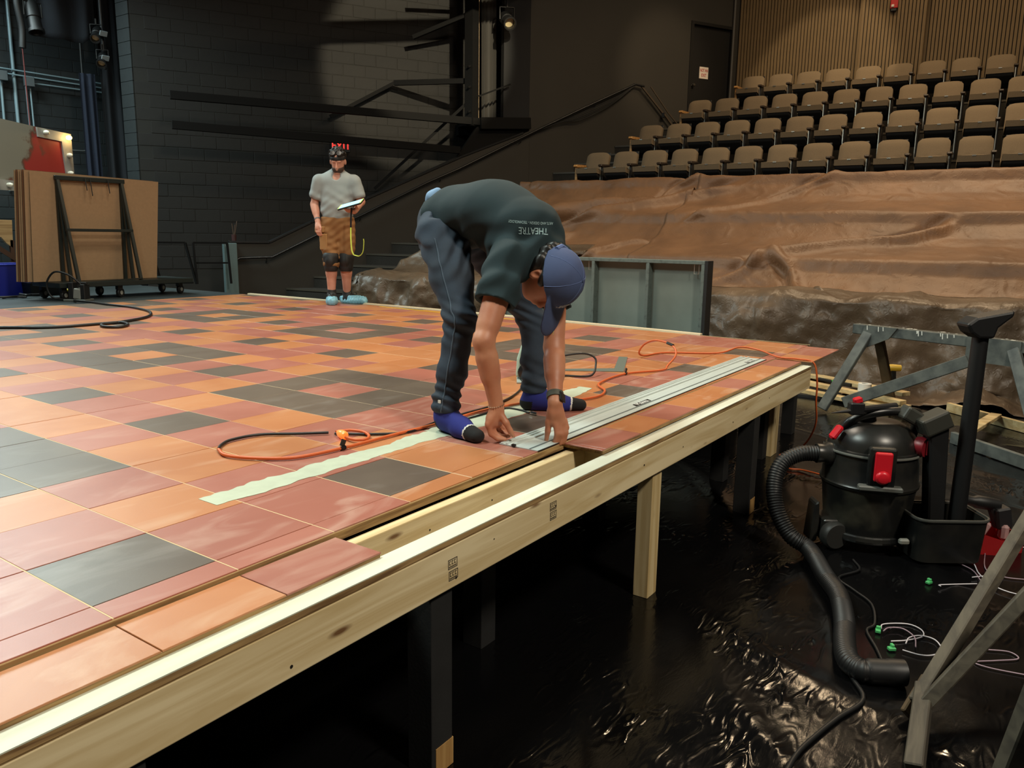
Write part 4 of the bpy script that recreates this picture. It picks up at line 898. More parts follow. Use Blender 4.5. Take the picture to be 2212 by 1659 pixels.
# ------------------------------------------------------------------ grey framed platform panel leaning behind the stage
M_GREYP = mat('grey_green_flat_paint', (118, 130, 124), .55, nscale=4, namt=.12)
M_GREYF = mat('grey_frame_paint', (98, 110, 106), .5, nscale=30, namt=.35, lo=.3, hi=.5)
fl = thing('stage_flat', 'grey painted framed platform panel standing on edge behind the stage', 'panel', (6.16, 2.0, 0))
x0, x1 = 6.13, 6.24; ya, yb, zb_, zt = 1.05, 3.35, 0.10, 1.345
mb = MB(); mb.box2((x1-.018, ya, zb_), (x1, yb, zt)); mb.build('skin', M_GREYP, fl)
mb = MB(); mb.box2((x0, ya, zt-.034), (x1-.018, yb, zt)); mb.build('top_rail', M_GREYF, fl, bevel=.003)
mb = MB(); mb.box2((x0, ya, zb_), (x1-.018, yb, zb_+.034)); mb.build('bottom_rail', M_GREYF, fl, bevel=.003)
for y in (ya, 1.60, 2.19, 2.78, yb-.034): mb = MB(); mb.box2((x0, y, zb_+.034), (x1-.018, y+.034, zt-.034)); mb.build('stile', M_GREYF, fl, bevel=.003)
mb = MB(); mb.box2((x0-.002, ya-.03, zb_), (x1+.02, ya, zt)); mb.build('edge_board', M_BLACKWOOD, fl)
for y in (1.16, 2.27):
    mb = MB(); mb.tube([V(x0+.03, y, zt-.034), V(x0+.03, y, zt-.12), V(x0+.03, y-.045, zt-.12), V(x0+.03, y-.045, zt-.034)], .0035, 6); mb.build('hook', mat('bright_wire', (214, 214, 206), .3, .8), fl)
# ------------------------------------------------------------------ vacuum
vc = thing('shop_vacuum', 'black wet dry vacuum with red latch, hose and upright tubes on the plastic floor', 'vacuum cleaner', (3.47, -0.93, 0), RZV)
M_VAC = mat('black_vac_plastic', (20, 21, 22), .34, nscale=5, rgb2=(36, 35, 32), lo=.45, hi=.62)
M_VACD = mat('dusty_vac_drum', (25, 25, 24), .4, nscale=3.5, rgb2=(74, 70, 58), lo=.30, hi=.48)
M_RED = mat('red_plastic', (206, 26, 40), .35)
M_DRED = mat('dark_red_plastic', (120, 24, 34), .4)
def vb(mb, name, m, par=vc, **k): return mb.build(name, m, par, world=False, **k)
mb = MB(); mb.lathe([(.0, .055), (.165, .055), (.195, .075), (.205, .14), (.222, .30), (.228, .325), (.228, .335), (.0, .335)], 40, cap=False); vb(mb, 'drum', M_VACD, smooth=35)
mb = MB(); mb.lathe([(.0, .330), (.236, .332), (.238, .345), (.230, .355), (.224, .45), (.214, .50), (.0, .50)], 40, cap=False); vb(mb, 'drum_collar', M_VAC, smooth=35)
mb = MB(); mb.lathe([(.0, .495), (.222, .495), (.226, .505), (.222, .518), (.214, .522), (.208, .56), (.19, .595), (.15, .635), (.12, .650), (.0, .655)], 40, cap=False); vb(mb, 'motor_head', M_VAC, smooth=35)
mb = MB(); mb.lathe([(.229, .500), (.231, .506), (.228, .512)], 40, cap=False); vb(mb, 'rim_line', mat('worn_rim', (110, 110, 104), .35), smooth=60)
# latch facing the viewer, slightly left
def face(ang, r): return V(math.sin(ang)*r, -math.cos(ang)*r, 0)
la = -0.22; d0 = face(la, 1.0)
R_ = Matrix.Rotation(la, 3, 'Z')
mb = MB(); mb.box(d0*.232+V(0, 0, .470), (.125, .05, .20), R_); vb(mb, 'latch_housing', M_VAC, bevel=.012, seg=2)
mb = MB(); mb.box(d0*.262+V(0, 0, .478), (.078, .03, .145), R_); lt = vb(mb, 'latch', M_RED, bevel=.008, seg=2)
mb = MB(); mb.lathe([(.0, 0), (.034, 0), (.030, .010), (.02, .014), (0, .015)], 18, d0*.277+V(0, 0, .428), tuple(d0), cap=False); mb.build('latch_bump', M_RED, lt, world=False, smooth=60)
mb = MB(); mb.box(d0*.245+V(0, 0, .366), (.20, .05, .026), R_); vb(mb, 'latch_ledge', mat('worn_grey_ledge', (88, 90, 86), .4), bevel=.006)
# carry handle on top, accessory nozzle lying on it, switch
mb = MB(); mb.tube(cr([V(-.17, -.02, .60), V(-.13, -.05, .665), V(-.02, -.07, .705), V(.10, -.06, .712), V(.19, -.03, .70), V(.205, -.02, .66), V(.20, 0, .57)], 6), .022, 10); vb(mb, 'carry_handle', M_VAC, smooth=60)
mb = MB(); mb.lathe([(.0, 0), (.055, 0), (.05, .03), (.0, .035)], 20, V(-.05, .0, .655), (0, 0, 1), cap=False); vb(mb, 'motor_cap', M_VAC, smooth=40)
mb = MB(); mb.box(V(-.215, -.06, .60), (.03, .05, .08), Matrix.Rotation(.6, 3, 'Y')); vb(mb, 'power_switch', M_RED, bevel=.01)
mb = MB(); mb.lathe([(.0, 0), (.048, 0), (.052, .02), (.046, .045), (.0, .045)], 20, V(.165, -.12, .55), (.6, -.75, 0), cap=False); kn = vb(mb, 'blower_knob', M_DRED, smooth=40)
mb = MB(); mb.box(V(.165, -.12, .55)+Vector((.6, -.75, 0)).normalized()*.05, (.012, .012, .07)); mb.build('knob_grip', M_DRED, kn, world=False)
# hose inlet and corrugated hose (world points, converted)
mb = MB(); mb.lathe([(.060, -.06), (.060, .0), (.05, .012), (.05, .05), (.044, .052), (.044, -.02)], 22, V(-.235, -.01, .475), (-1, .0, .02), cap=False); vb(mb, 'hose_inlet', M_VAC, smooth=40)
def resamp(P, st):
    out = [P[0]]; acc = 0.0
    for a, b in zip(P, P[1:]):
        l = (b-a).length; d = st-acc
        while d <= l: out.append(a+(b-a)*(d/l)); d += st
        acc = (acc+l) % st
    return out
iv = Matrix.Rotation(-RZV, 3, 'Z')
def loc(p): return iv @ (Vector(p)-vc.location)
hp = [V(-.28, -.01, .475), V(-.37, -.01, .47), V(-.46, -.02, .42), V(-.505, -.06, .32), V(-.50, -.12, .20), V(-.45, -.19, .10), V(-.377, -.262, .055)]+[loc(p) for p in [(2.80, -.90, .045), (2.62, -1.00, .044), (2.40, -1.07, .044), (2.22, -1.11, .044), (2.09, -1.15, .044), (2.045, -1.20, .044), (2.06, -1.24, .044)]]
hp = resamp(cr(hp, 26), .0034); L_ = 0.0; rads = []; prev = None
for p in hp:
    if prev is not None: L_ += (p-prev).length
    prev = p; rads.append(.0395+.0022*math.sin(L_*2*math.pi/.0135))
mb = MB(); mb.tube(hp, rads, 16); vb(mb, 'hose', M_RUB, smooth=60, fix=False)
e0 = hp[-1]; ed = (hp[-1]-hp[-6]).normalized()
mb = MB(); mb.lathe([(.040, -.02), (.044, -.01), (.044, .05), (.046, .055), (.046, .11), (.041, .112), (.040, .02), (.0, .015)], 24, e0, tuple(ed), cap=False); vb(mb, 'hose_cuff', M_RUB, smooth=40)
# base: dolly with rear wheel, casters and tool bin
mb = MB(); mb.lathe([(.0, .05), (.20, .05), (.215, .065), (.21, .095), (.0, .095)], 32, cap=False); mb.box((-.19, -.02, .09), (.12, .16, .12)); mb.box((.16, -.05, .065), (.12, .2, .04)); vb(mb, 'dolly_base', M_VAC, bevel=.006)
mb = MB(); mb.lathe([(.0, -.03), (.062, -.03), (.07, -.02), (.07, .02), (.062, .03), (.0, .03)], 24, V(-.20, -.11, .075), (.25, -1, 0), cap=False); vb(mb, 'wheel', mat('dusty_wheel', (40, 40, 38), .5), smooth=40)
mb = MB(); mb.prism([(-.30, .02), (-.265, .02), (-.255, .10), (-.265, .235), (-.285, .22)], (0, -.06, 0), (1, 0, 0), (0, 0, 1), (0, .1, 0)); vb(mb, 'side_foot', M_VAC, bevel=.006)
for x, y in ((.19, -.21), (-.05, .2)):
    mb = MB(); mb.lathe([(.0, -.012), (.026, -.012), (.028, 0), (.026, .012), (.0, .012)], 16, V(x, y, .028), (1, .2, 0), cap=False); vb(mb, 'caster', mat('white_caster', (190, 188, 180), .4), smooth=40)
    mb = MB(); mb.box((x, y, .055), (.035, .035, .03)); vb(mb, 'caster_fork', M_BLACK)
def rrect(x0, x1, y0, y1, r, n=5):
    out = []
    for cx, cy, a in ((x1-r, y0+r, -90), (x1-r, y1-r, 0), (x0+r, y1-r, 90), (x0+r, y0+r, 180)):
        for k in range(n+1): t = math.radians(a+90*k/n); out.append((cx+r*math.cos(t), cy+r*math.sin(t)))
    return out
def tub(x0, x1, y0, y1, z0, z1, th, r):
    mb = MB(); a = rrect(x0+.012, x1-.012, y0+.012, y1-.012, r); b = rrect(x0, x1, y0, y1, r); c = rrect(x0+th, x1-th, y0+th, y1-th, max(.004, r-th)); d = rrect(x0+th+.01, x1-th-.01, y0+th+.01, y1-th-.01, max(.004, r-th)); m_ = len(a)
    vs = [(p[0], p[1], z0) for p in a]+[(p[0], p[1], z1) for p in b]+[(p[0], p[1], z1) for p in c]+[(p[0], p[1], z0+th) for p in d]
    fs = [tuple(range(m_))[::-1], tuple(range(3*m_, 4*m_))]
    for q in range(3): fs += [(q*m_+i, q*m_+(i+1) % m_, (q+1)*m_+(i+1) % m_, (q+1)*m_+i) for i in range(m_)]
    return mb.add(vs, fs)
mb = tub(.11, .46, -.33, -.05, .02, .235, .012, .06); vb(mb, 'tool_bin', M_VAC, smooth=40)
mb = MB(); rp = [V(p[0], p[1], .236) for p in rrect(.108, .462, -.332, -.048, .062)]; mb.tube(rp, .008, 6, closed=True); vb(mb, 'bin_rim', mat('worn_bin_rim', (70, 70, 66), .35), smooth=60)
mb = MB(); mb.box((.085, -.25, .10), (.05, .03, .03)); vb(mb, 'bin_clip', mat('grey_clip', (120, 120, 112), .5), bevel=.008)
# upright extension tube with floor nozzle upside down on top, and a flat crevice tube
mb = MB(); mb.tube([V(.375, -.17, .04), V(.383, -.165, .60), V(.388, -.16, 1.13)], [.040, .038, .036], 20); vb(mb, 'extension_tube', M_RUB, smooth=50)
mb = MB(); a = [(-.036, 1.10), (.036, 1.10), (.05, 1.15), (.115, 1.205), (.12, 1.235), (-.055, 1.20), (-.10, 1.165), (-.075, 1.125)]
mb.prism(a, V(.388, -.215, 0), (1, 0, 0), (0, 0, 1), V(0, .11, 0)); vb(mb, 'floor_nozzle', M_RUB, bevel=.012, seg=2)
mb = MB(); mb.add([V(.235, -.20, .06), V(.31, -.20, .06), V(.31, -.12, .06), V(.235, -.12, .06), V(.19, -.18, .66), V(.285, -.18, .66), V(.285, -.10, .66), V(.19, -.10, .66)], [(3, 2, 1, 0), (4, 5, 6, 7), (0, 1, 5, 4), (1, 2, 6, 5), (2, 3, 7, 6), (3, 0, 4, 7)]); vb(mb, 'flat_tube', M_RUB, bevel=.008)
mb = MB(); mb.box((.215, -.15, .68), (.14, .11, .09), Matrix.Rotation(-.45, 3, 'Y')); mb.box((.13, -.10, .70), (.10, .08, .07), Matrix.Rotation(.5, 3, 'Y')); vb(mb, 'tube_elbow', mat('dusty_elbow', (54, 54, 48), .5), bevel=.012, seg=2)
# cordless tool lying across the top of the vacuum
tl = thing('nail_puller', 'black tool with a red button and pointed tip lying across the top of the vacuum', 'tool', (3.47, -.93, .72), RZV)
mb = MB(); mb.tube([V(-.13, -.10, .725), V(.08, -.04, .735)], .017, 10); mb.build('tool_handle', M_RUB, tl, world=False); tl.children[0].location.z = -.72+0.0
for ch in tl.children: ch.location = (0, 0, -.72)
def tb_(mb, n, m): o = mb.build(n, m, tl, world=False, bevel=.006); o.location = (0, 0, -.72); return o
mb = MB(); mb.box((-.15, -.11, .735), (.07, .05, .06)); tb_(mb, 'tool_head', M_RUB)
mb = MB(); mb.box((-.145, -.11, .775), (.04, .035, .03), Matrix.Rotation(-.3, 3, 'Y')); tb_(mb, 'red_button', M_RED)
mb = MB(); mb.lathe([(.012, 0), (.002, .1)], 8, V(-.18, -.12, .725), (-1, -.1, -.12)); tb_(mb, 'tip', M_RUB)
# thin vacuum power cable on the floor
cord('vacuum_cable', 'thin black cable trailing on the plastic under the vacuum hose', [V(x, y, .008) for x, y in [(3.16, -.95), (3.05, -1.0), (2.90, -.94), (2.80, -1.03), (2.70, -1.12), (2.52, -1.165), (2.44, -1.15), (2.31, -1.21), (2.15, -1.275)]], .0055, M_RUB)
cord('electric_cable', 'thick black cable running off the bottom edge of the photo', [V(x, y, .009) for x, y in [(2.05, -1.17), (1.915, -1.24), (1.752, -1.194), (1.606, -1.158), (1.479, -1.135), (1.30, -1.13), (1.0, -1.10)]], .008, M_RUB)
# ------------------------------------------------------------------ red tray of hardware with a drill in it
rb = thing('red_hardware_box', 'open red cardboard tray with folded flap beside the vacuum', 'box', (3.76, -1.44, 0), RZV)
MRB = mat('red_card', (168, 22, 26), .55)
mb = MB(); mb.box((0, 0, .004), (.26, .17, .006)); mb.build('bottom', MRB, rb, world=False)
mb = MB(); mb.add([V(-.14, -.09, 0), V(.055, -.12, 0), V(.055, -.122, .075), V(-.15, -.095, .135), V(.17, -.075, 0), V(.18, -.075, .115)], [(0, 1, 2, 3), (1, 4, 5, 2)]); mb.add([V(-.14, -.086, 0), V(.055, -.116, 0), V(.055, -.118, .075), V(-.15, -.091, .135), V(.166, -.071, 0), V(.176, -.071, .115)], [(3, 2, 1, 0), (2, 5, 4, 1)]); mb.build('front_flap', MRB, rb, world=False)
mb = MB(); mb.box((-.14, .0, .06), (.005, .17, .12)); mb.box((.14, .0, .05), (.005, .16, .10)); mb.box((0, .085, .06), (.28, .005, .12)); mb.build('tray_side', MRB, rb, world=False)
bl = MB(); bl.box((-.03, .0, .11), (.10, .07, .10), Matrix.Rotation(.5, 3, 'Y')); bl.box((.10, -.02, .09), (.04, .05, .08)); bl.build('pink_packet', mat('pale_pink_packet', (176, 140, 138), .6), rb, world=False, bevel=.012)
dr_ = thing('cordless_drill', 'black cordless drill lying in the red tray', 'drill', (3.80, -1.45, .10), RZV)
mb = MB(); mb.lathe([(.0, -.09), (.030, -.085), (.034, -.03), (.034, .03), (.024, .05), (.026, .09), (.014, .10), (.0, .10)], 16, V(-.03, 0, .13), (-1, 0, .15), cap=False); mb.build('drill_body', M_RUB, dr_, world=False, smooth=40)
mb = MB(); mb.bar(V(.02, 0, .12), V(.06, -.02, .0), .04, .05, (0, 1, 0)); mb.build('grip', M_RUB, dr_, world=False, bevel=.008)
mb = MB(); mb.box((.065, -.02, .06), (.075, .07, .11), Matrix.Rotation(-.2, 3, 'Y')); mb.build('battery', mat('drill_battery', (28, 28, 30), .6), dr_, world=False, bevel=.008)
# ------------------------------------------------------------------ loose pale wires with green clips
M_WIRE = mat('pale_wire', (206, 200, 206), .35); M_WIREP = mat('mauve_wire', (150, 128, 140), .4)
WIRES = [([(2.494, -1.193), (2.544, -1.196), (2.602, -1.273), (2.584, -1.327), (2.525, -1.341), (2.455, -1.295), (2.409, -1.245)], M_WIRE, 'pale wire arching over a coil near the green clip'),
 ([(2.416, -1.296), (2.476, -1.30), (2.52, -1.335), (2.516, -1.385), (2.451, -1.415), (2.39, -1.40), (2.355, -1.358), (2.354, -1.294)], M_WIRE, 'bright white wire coiled in a ring near the hose mouth'),
 ([(2.463, -1.207), (2.505, -1.22), (2.53, -1.267), (2.484, -1.316), (2.40, -1.333)], M_WIREP, 'mauve wire curled inside the white coil'),
 ([(3.38, -1.25), (3.429, -1.274), (3.491, -1.349), (3.679, -1.474), (3.871, -1.628)], M_WIRE, 'pale wire running straight past the red tray'),
 ([(3.613, -1.336), (3.656, -1.363), (3.665, -1.454), (3.74, -1.50), (3.637, -1.436), (3.518, -1.356), (3.446, -1.353), (3.374, -1.438), (3.251, -1.486)], M_WIREP, 'mauve wire tangled in front of the red tray'),
 ([(3.525, -1.345), (3.469, -1.43), (3.333, -1.47), (3.226, -1.534), (3.186, -1.598), (3.187, -1.68)], M_WIRE, 'long pale wire curving below the red tray to the photo edge'),
 ([(3.663, -1.471), (3.474, -1.483), (3.397, -1.513), (3.382, -1.579), (3.413, -1.66)], M_WIREP, 'mauve wire bending around behind the near trestle leg'),
 ([(3.277, -1.447), (3.335, -1.498)], M_WIRE, 'short straight wire offcut below the red tray'),
 ([(3.07, -1.34), (3.089, -1.342), (3.198, -1.472)], M_WIRE, 'thin pale wire with a bent hook beside the lone green clip'),
 ([(2.559, -1.555), (2.592, -1.629), (2.553, -1.66), (2.485, -1.59), (2.426, -1.527), (2.414, -1.58), (2.439, -1.70)], M_WIREP, 'mauve wire looped on the floor right of the near trestle leg')]
for k, (pts, m, lb) in enumerate(WIRES):
    cord('loose_wire', lb, [V(x, y, .006+.004*(k % 3)) for x, y in pts], .0026, m, 6, 'wire', 'loose wires on the plastic floor')
M_GRN = mat('green_clip', (70, 170, 100), .5)
for (x, y), lb in zip([(2.462, -1.188), (3.093, -1.29), (3.648, -1.547), (2.34, -1.258)], ['green wire clip beside the bent cable near the coil', 'lone green clip right of the vacuum hose', 'green clip just below the red tray', 'green clip at the lower edge of the wire coil']):
    mb = MB(); mb.box((x, y, .010), (.028, .02, .012), Matrix.Rotation(x*9, 3, 'Z')); mb.box((x+.008, y, .020), (.012, .018, .012), Matrix.Rotation(x*9, 3, 'Z')); tag(mb.build('wire_clip', M_GRN, bevel=.002), lb, 'clip', 'green wire clips')
# ------------------------------------------------------------------ trestles
M_TREST = mat('grey_trestle_paint', (98, 103, 99), .55, nscale=9, rgb2=(70, 75, 74), lo=.35, hi=.6, bump=.2, bscale=60)
M_TRESTB = mat('bare_trestle_wood', (92, 72, 46), .7, nscale=12, namt=.3)
M_OLDW = wood('weathered_leg', (86, 79, 66), (60, 54, 45), 'X', .8, rough=.7)
M_SPLAT = mat('white_paint_drip', (226, 228, 220), .5)
tr = thing('sawhorse', 'grey paint-spattered sawhorse behind the vacuum', 'sawhorse', (6.6, -.9, 0))
TA, TB = V(6.92, -.12, .80), V(6.12, -2.25, .80); td = (TB-TA).normalized(); tn = V(-td.y, td.x, 0); tn = -tn if tn.x > 0 else tn
def tp(s, n=0, z=0): return TA+td*s+tn*n+V(0, 0, z-.80)
mb = MB(); mb.bar(tp(0, 0, .755), tp(2.3, 0, .755), .09, .09); mb.build('top_beam', M_TREST, tr, bevel=.006)
mb = MB(); mb.prism([(.13, .80), (.43, .80), (.36, .70), (.08, .56), (.06, .60)], TA-V(0, 0, .8)+tn*.045, td, (0, 0, 1), tn*.015); mb.build('gusset', M_TREST, tr)
mb = MB(); mb.prism([(1.02, .80), (1.42, .80), (1.42, .60), (1.02, .60)], TA-V(0, 0, .8)+tn*.045, td, (0, 0, 1), tn*.015); mb.build('gusset', M_TREST, tr)
for s0, s1, n1 in ((.16, -.03, .36), (1.36, 1.78, .36)):
    mb = MB(); mb.bar(tp(s0, .035, .74), tp(s1, n1, .03), .09, .045, tn); mb.build('leg', M_TREST, tr, bevel=.005)
for s0, s1, n1 in ((.20, .22, -.36), (1.40, 1.95, -.36)):
    mb = MB(); mb.bar(tp(s0, -.035, .74), tp(s1, n1, .03), .09, .04, tn); mb.build('leg', M_TRESTB, tr, bevel=.005)
mb = MB(); mb.bar(tp(1.05, .06, .60), tp(.16, .33, .12), .10, .04, tn); mb.build('brace', M_TREST, tr, bevel=.005)
rs = random.Random(8); mb = MB()
for k in range(34):
    s = rs.uniform(0.0, 2.2); w = rs.uniform(.006, .028)
    mb.box(tp(s, rs.uniform(-.04, .045), .8012), (w, w*rs.uniform(.5, 1.6), .001), Matrix.Rotation(rs.uniform(0, 3), 3, 'Z'))
for k in range(30):
    s = rs.uniform(0.0, 2.2); h = rs.uniform(.01, .05); mb.bar(tp(s, .0605 if .13 < s < .4 or 1.02 < s < 1.42 else .0455, .798), tp(s+.004, .0605 if .13 < s < .4 or 1.02 < s < 1.42 else .0455, .798-h), .008, .002, tn)
sp_ = mb.build('paint_spatter', M_SPLAT, tr); sp_['kind'] = 'stuff'
# low timber frame on the floor beside it
lf = thing('floor_frame', 'low painted timber frame lying on the floor right of the vacuum tubes', 'frame', (6.4, -1.3, 0))
A1, A2, B1, B2 = V(7.36, -.90, 0), V(6.55, -1.86, 0), V(6.06, -1.07, 0), V(5.25, -1.90, 0)
mb = MB(); mb.bar(A1+V(0, 0, .045), A2+V(0, 0, .045), .04, .085); mb.build('frame_rail', M_PINE_Y, lf, bevel=.003)
mb = MB(); mb.bar(B1+V(0, 0, .05), B2+V(0, 0, .05), .04, .09); mb.build('frame_rail', M_TREST, lf, bevel=.003)
mb = MB(); mb.bar(V(6.98, -1.30, .095), V(6.08, -1.16, .095), .085, .03); mb.build('cross_slat', M_PINE_Y, lf, bevel=.003)
# near trestle: three weathered legs crossing at the lower right corner
nt = thing('near_trestle', 'weathered timber trestle legs in the lower right corner', 'trestle', (1.9, -1.45, 0))
N0 = V(1.895, -1.418, .10)
def tl_bar(a, b, w, h, m, name='leg'): mb = MB(); mb.bar(a, b, w, h, (0.3, 0.2, 1)); return mb.build(name, m, nt, bevel=.004)
tl_bar(V(1.60, -1.44, -.0+.02), V(1.93, -1.415, .115), .052, .045, M_OLDW, 'foot'); tl_bar(V(1.86, -1.405, .085), V(2.70, -1.655, .585), .045, .042, M_OLDW); tl_bar(V(1.85, -1.412, .065), V(2.04, -1.70, .55), .045, .042, M_OLDW); tl_bar(V(1.27, -1.655, .25), V(1.12, -1.70, .62), .06, .05, M_OLDW)
tl_bar(V(1.88, -1.38, .02), V(1.99, -1.42, .11), .02, .06, M_TRESTB, 'block'); tl_bar(V(1.20, -1.64, .01), V(1.275, -1.655, .26), .05, .05, M_OLDW)
# ------------------------------------------------------------------ lumber offcuts with small tools beyond the stage corner
for k, (a, b, z, w, lb) in enumerate([((7.55, .62), (6.95, -.58), .11, .09, 'long pale plank nearest the stage corner under the white tape'), ((7.85, .58), (7.30, -.55), .13, .12, 'wide weathered plank lying behind the white tape'), ((7.15, -.28), (6.95, -.62), .07, .10, 'short pale offcut below the stacked planks'), ((7.45, .7), (6.95, -.5), .045, .10, 'bottom plank of the stack beyond the stage corner')]):
    mb = MB(); mb.bar(V(a[0], a[1], z), V(b[0], b[1], z), w, .04); tag(mb.build('plank', M_PINE_Y, bevel=.003), lb, 'plank', 'planks beyond the stage corner')
mb = MB(); mb.box2((7.2, -.5, .0), (7.9, .5, .025)); tag(mb.build('plank_bearer', M_BLACKWOOD), 'dark board under the planks beyond the stage corner', 'board')
tk = thing('tape_roll', 'roll of white tape on the planks beyond the stage corner', 'tape', (7.20, -.20, .13))
mb = MB(); mb.lathe([(.03, 0), (.06, 0), (.06, .075), (.03, .075), (.03, 0)], 24, (7.20, -.20, .131), cap=False); mb.build('tape', mat('white_tape', (228, 228, 222), .5), tk, smooth=40)
gt = thing('utility_tool', 'green and black hand tool on the planks beyond the stage corner', 'tool', (7.42, .12, .135))
mb = MB(); mb.bar(V(7.50, .30, .15), V(7.42, .14, .15), .03, .03); mb.bar(V(7.36, .04, .15), V(7.30, -.06, .155), .03, .035); mb.build('tool_grip', M_RUB, gt, bevel=.006)
mb = MB(); mb.bar(V(7.43, .15, .153), V(7.36, .02, .153), .032, .028); mb.build('tool_body', mat('bright_green', (60, 190, 70), .4), gt, bevel=.006)
yd = thing('yellow_drill', 'yellow and black drill on the planks behind the sawhorse leg', 'drill', (7.35, -.40, .15))
MY = mat('drill_yellow', (206, 170, 50), .4)
mb = MB(); mb.lathe([(.0, -.08), (.03, -.075), (.035, 0), (.03, .05), (.018, .09), (0, .09)], 14, (7.35, -.40, .36), (-.4, .8, 0), cap=False); mb.build('drill_body', MY, yd, smooth=40)
mb = MB(); mb.bar(V(7.35, -.41, .34), V(7.36, -.42, .20), .035, .045); mb.build('grip', M_RUB, yd, bevel=.006)
mb = MB(); mb.box((7.36, -.42, .185), (.08, .11, .06)); mb.build('battery', MY, yd, bevel=.008)
# ------------------------------------------------------------------ panel cart with hardboard sheets
ZD = ZS-.012
M_CART = mat('dark_green_cart', (18, 28, 26), .45)
ct = thing('panel_cart', 'dark green steel A-frame panel cart on casters', 'cart', (4.3, 7.95, ZD))
mb = MB(); mb.box2((3.62, 7.70, .885), (5.30, 8.36, .945)); mb.build('cart_base', M_CART, ct, bevel=.006)
for x in (3.83, 4.585):
    for xb, yb in ((x-.01, 8.02), (x+.01, 7.88), (x+.03, 7.74)):
        mb = MB(); mb.bar(V(x, 7.98, 2.13), V(xb, yb, .94), .038, .038, (1, 0, 0)); mb.build('leg', M_CART, ct, bevel=.004)
mb = MB(); mb.bar(V(3.80, 7.975, 2.13), V(4.62, 7.975, 2.13), .04, .05); mb.build('top_rail', M_CART, ct, bevel=.004)
mb = MB(); mb.bar(V(3.82, 7.855, 1.54), V(4.62, 7.855, 1.54), .034, .034); mb.build('mid_rail', M_CART, ct, bevel=.004)
mb = MB(); mb.bar(V(3.68, 7.72, .93), V(4.62, 7.72, .965), .02, .015); mb.build('lip', M_CART, ct)
for x, y in ((3.70, 7.80), (4.36, 7.80), (5.2, 7.86), (3.70, 8.28), (4.36, 8.28), (5.2, 8.28)):
    mb = MB(); mb.lathe([(.0, -.02), (.055, -.02), (.06, -.012), (.06, .012), (.055, .02), (.0, .02)], 20, (x+.01, y, ZD+.06), (.5, -1, 0), cap=False); mb.build('wheel', M_RUB, ct, smooth=40)
    mb = MB(); mb.lathe([(.0, -.022), (.026, -.022), (.026, .022), (.0, .022)], 14, (x+.01, y, ZD+.06), (.5, -1, 0), cap=False); mb.build('wheel_hub', mat('grey_hub', (150, 152, 146), .4), ct, smooth=40)
    mb = MB(); mb.box((x, y, ZD+.12), (.06, .06, .05)); mb.build('caster_fork', M_BLACK, ct)
mb = MB()
for x, l in ((4.13, .14), (4.19, .20), (4.40, .16)): mb.tube([V(x, 7.94, 2.14), V(x+.01, 7.93, 2.14-l)], .006, 5)
mb.build('tie_end', M_BLACK, ct)
M_HARD = mat('tan_hardboard', (146, 120, 90), .8, nscale=30, namt=.08, bump=.1, bscale=200)
M_HARDE = mat('hardboard_edge', (96, 64, 40), .85)
for k in range(7):
    y0, y1 = 8.05+k*.026+(.01 if k > 0 else 0), 8.005+k*.020; x0 = 3.50-(.0 if k == 0 else .035+.012*k); x1 = 5.0+.05*(k == 0)
    zt = 2.19+.004*(k % 3)
    mb = MB(); mb.add([V(x0, y0, .946), V(x1-.04, y0, .946), V(x1+.04, y1, zt-.03), V(x0+.05, y1, zt), V(x0, y0+.006, .946), V(x1-.04, y0+.006, .946), V(x1+.04, y1+.006, zt-.03), V(x0+.05, y1+.006, zt)], [(3, 2, 1, 0), (4, 5, 6, 7), (0, 1, 5, 4), (1, 2, 6, 5), (2, 3, 7, 6), (3, 0, 4, 7)])
    lb = ['front tan hardboard sheet standing on the cart behind the A-frame', 'second tan hardboard sheet in the stack on the cart', 'third tan hardboard sheet in the stack on the cart', 'fourth tan hardboard sheet in the stack on the cart', 'fifth tan hardboard sheet in the stack on the cart', 'sixth tan hardboard sheet in the stack on the cart', 'rearmost tan hardboard sheet in the stack on the cart'][k]
    tag(mb.build('hardboard_sheet', M_HARD if k % 3 != 2 else M_HARDE), lb, 'board', 'hardboard sheets on the cart')
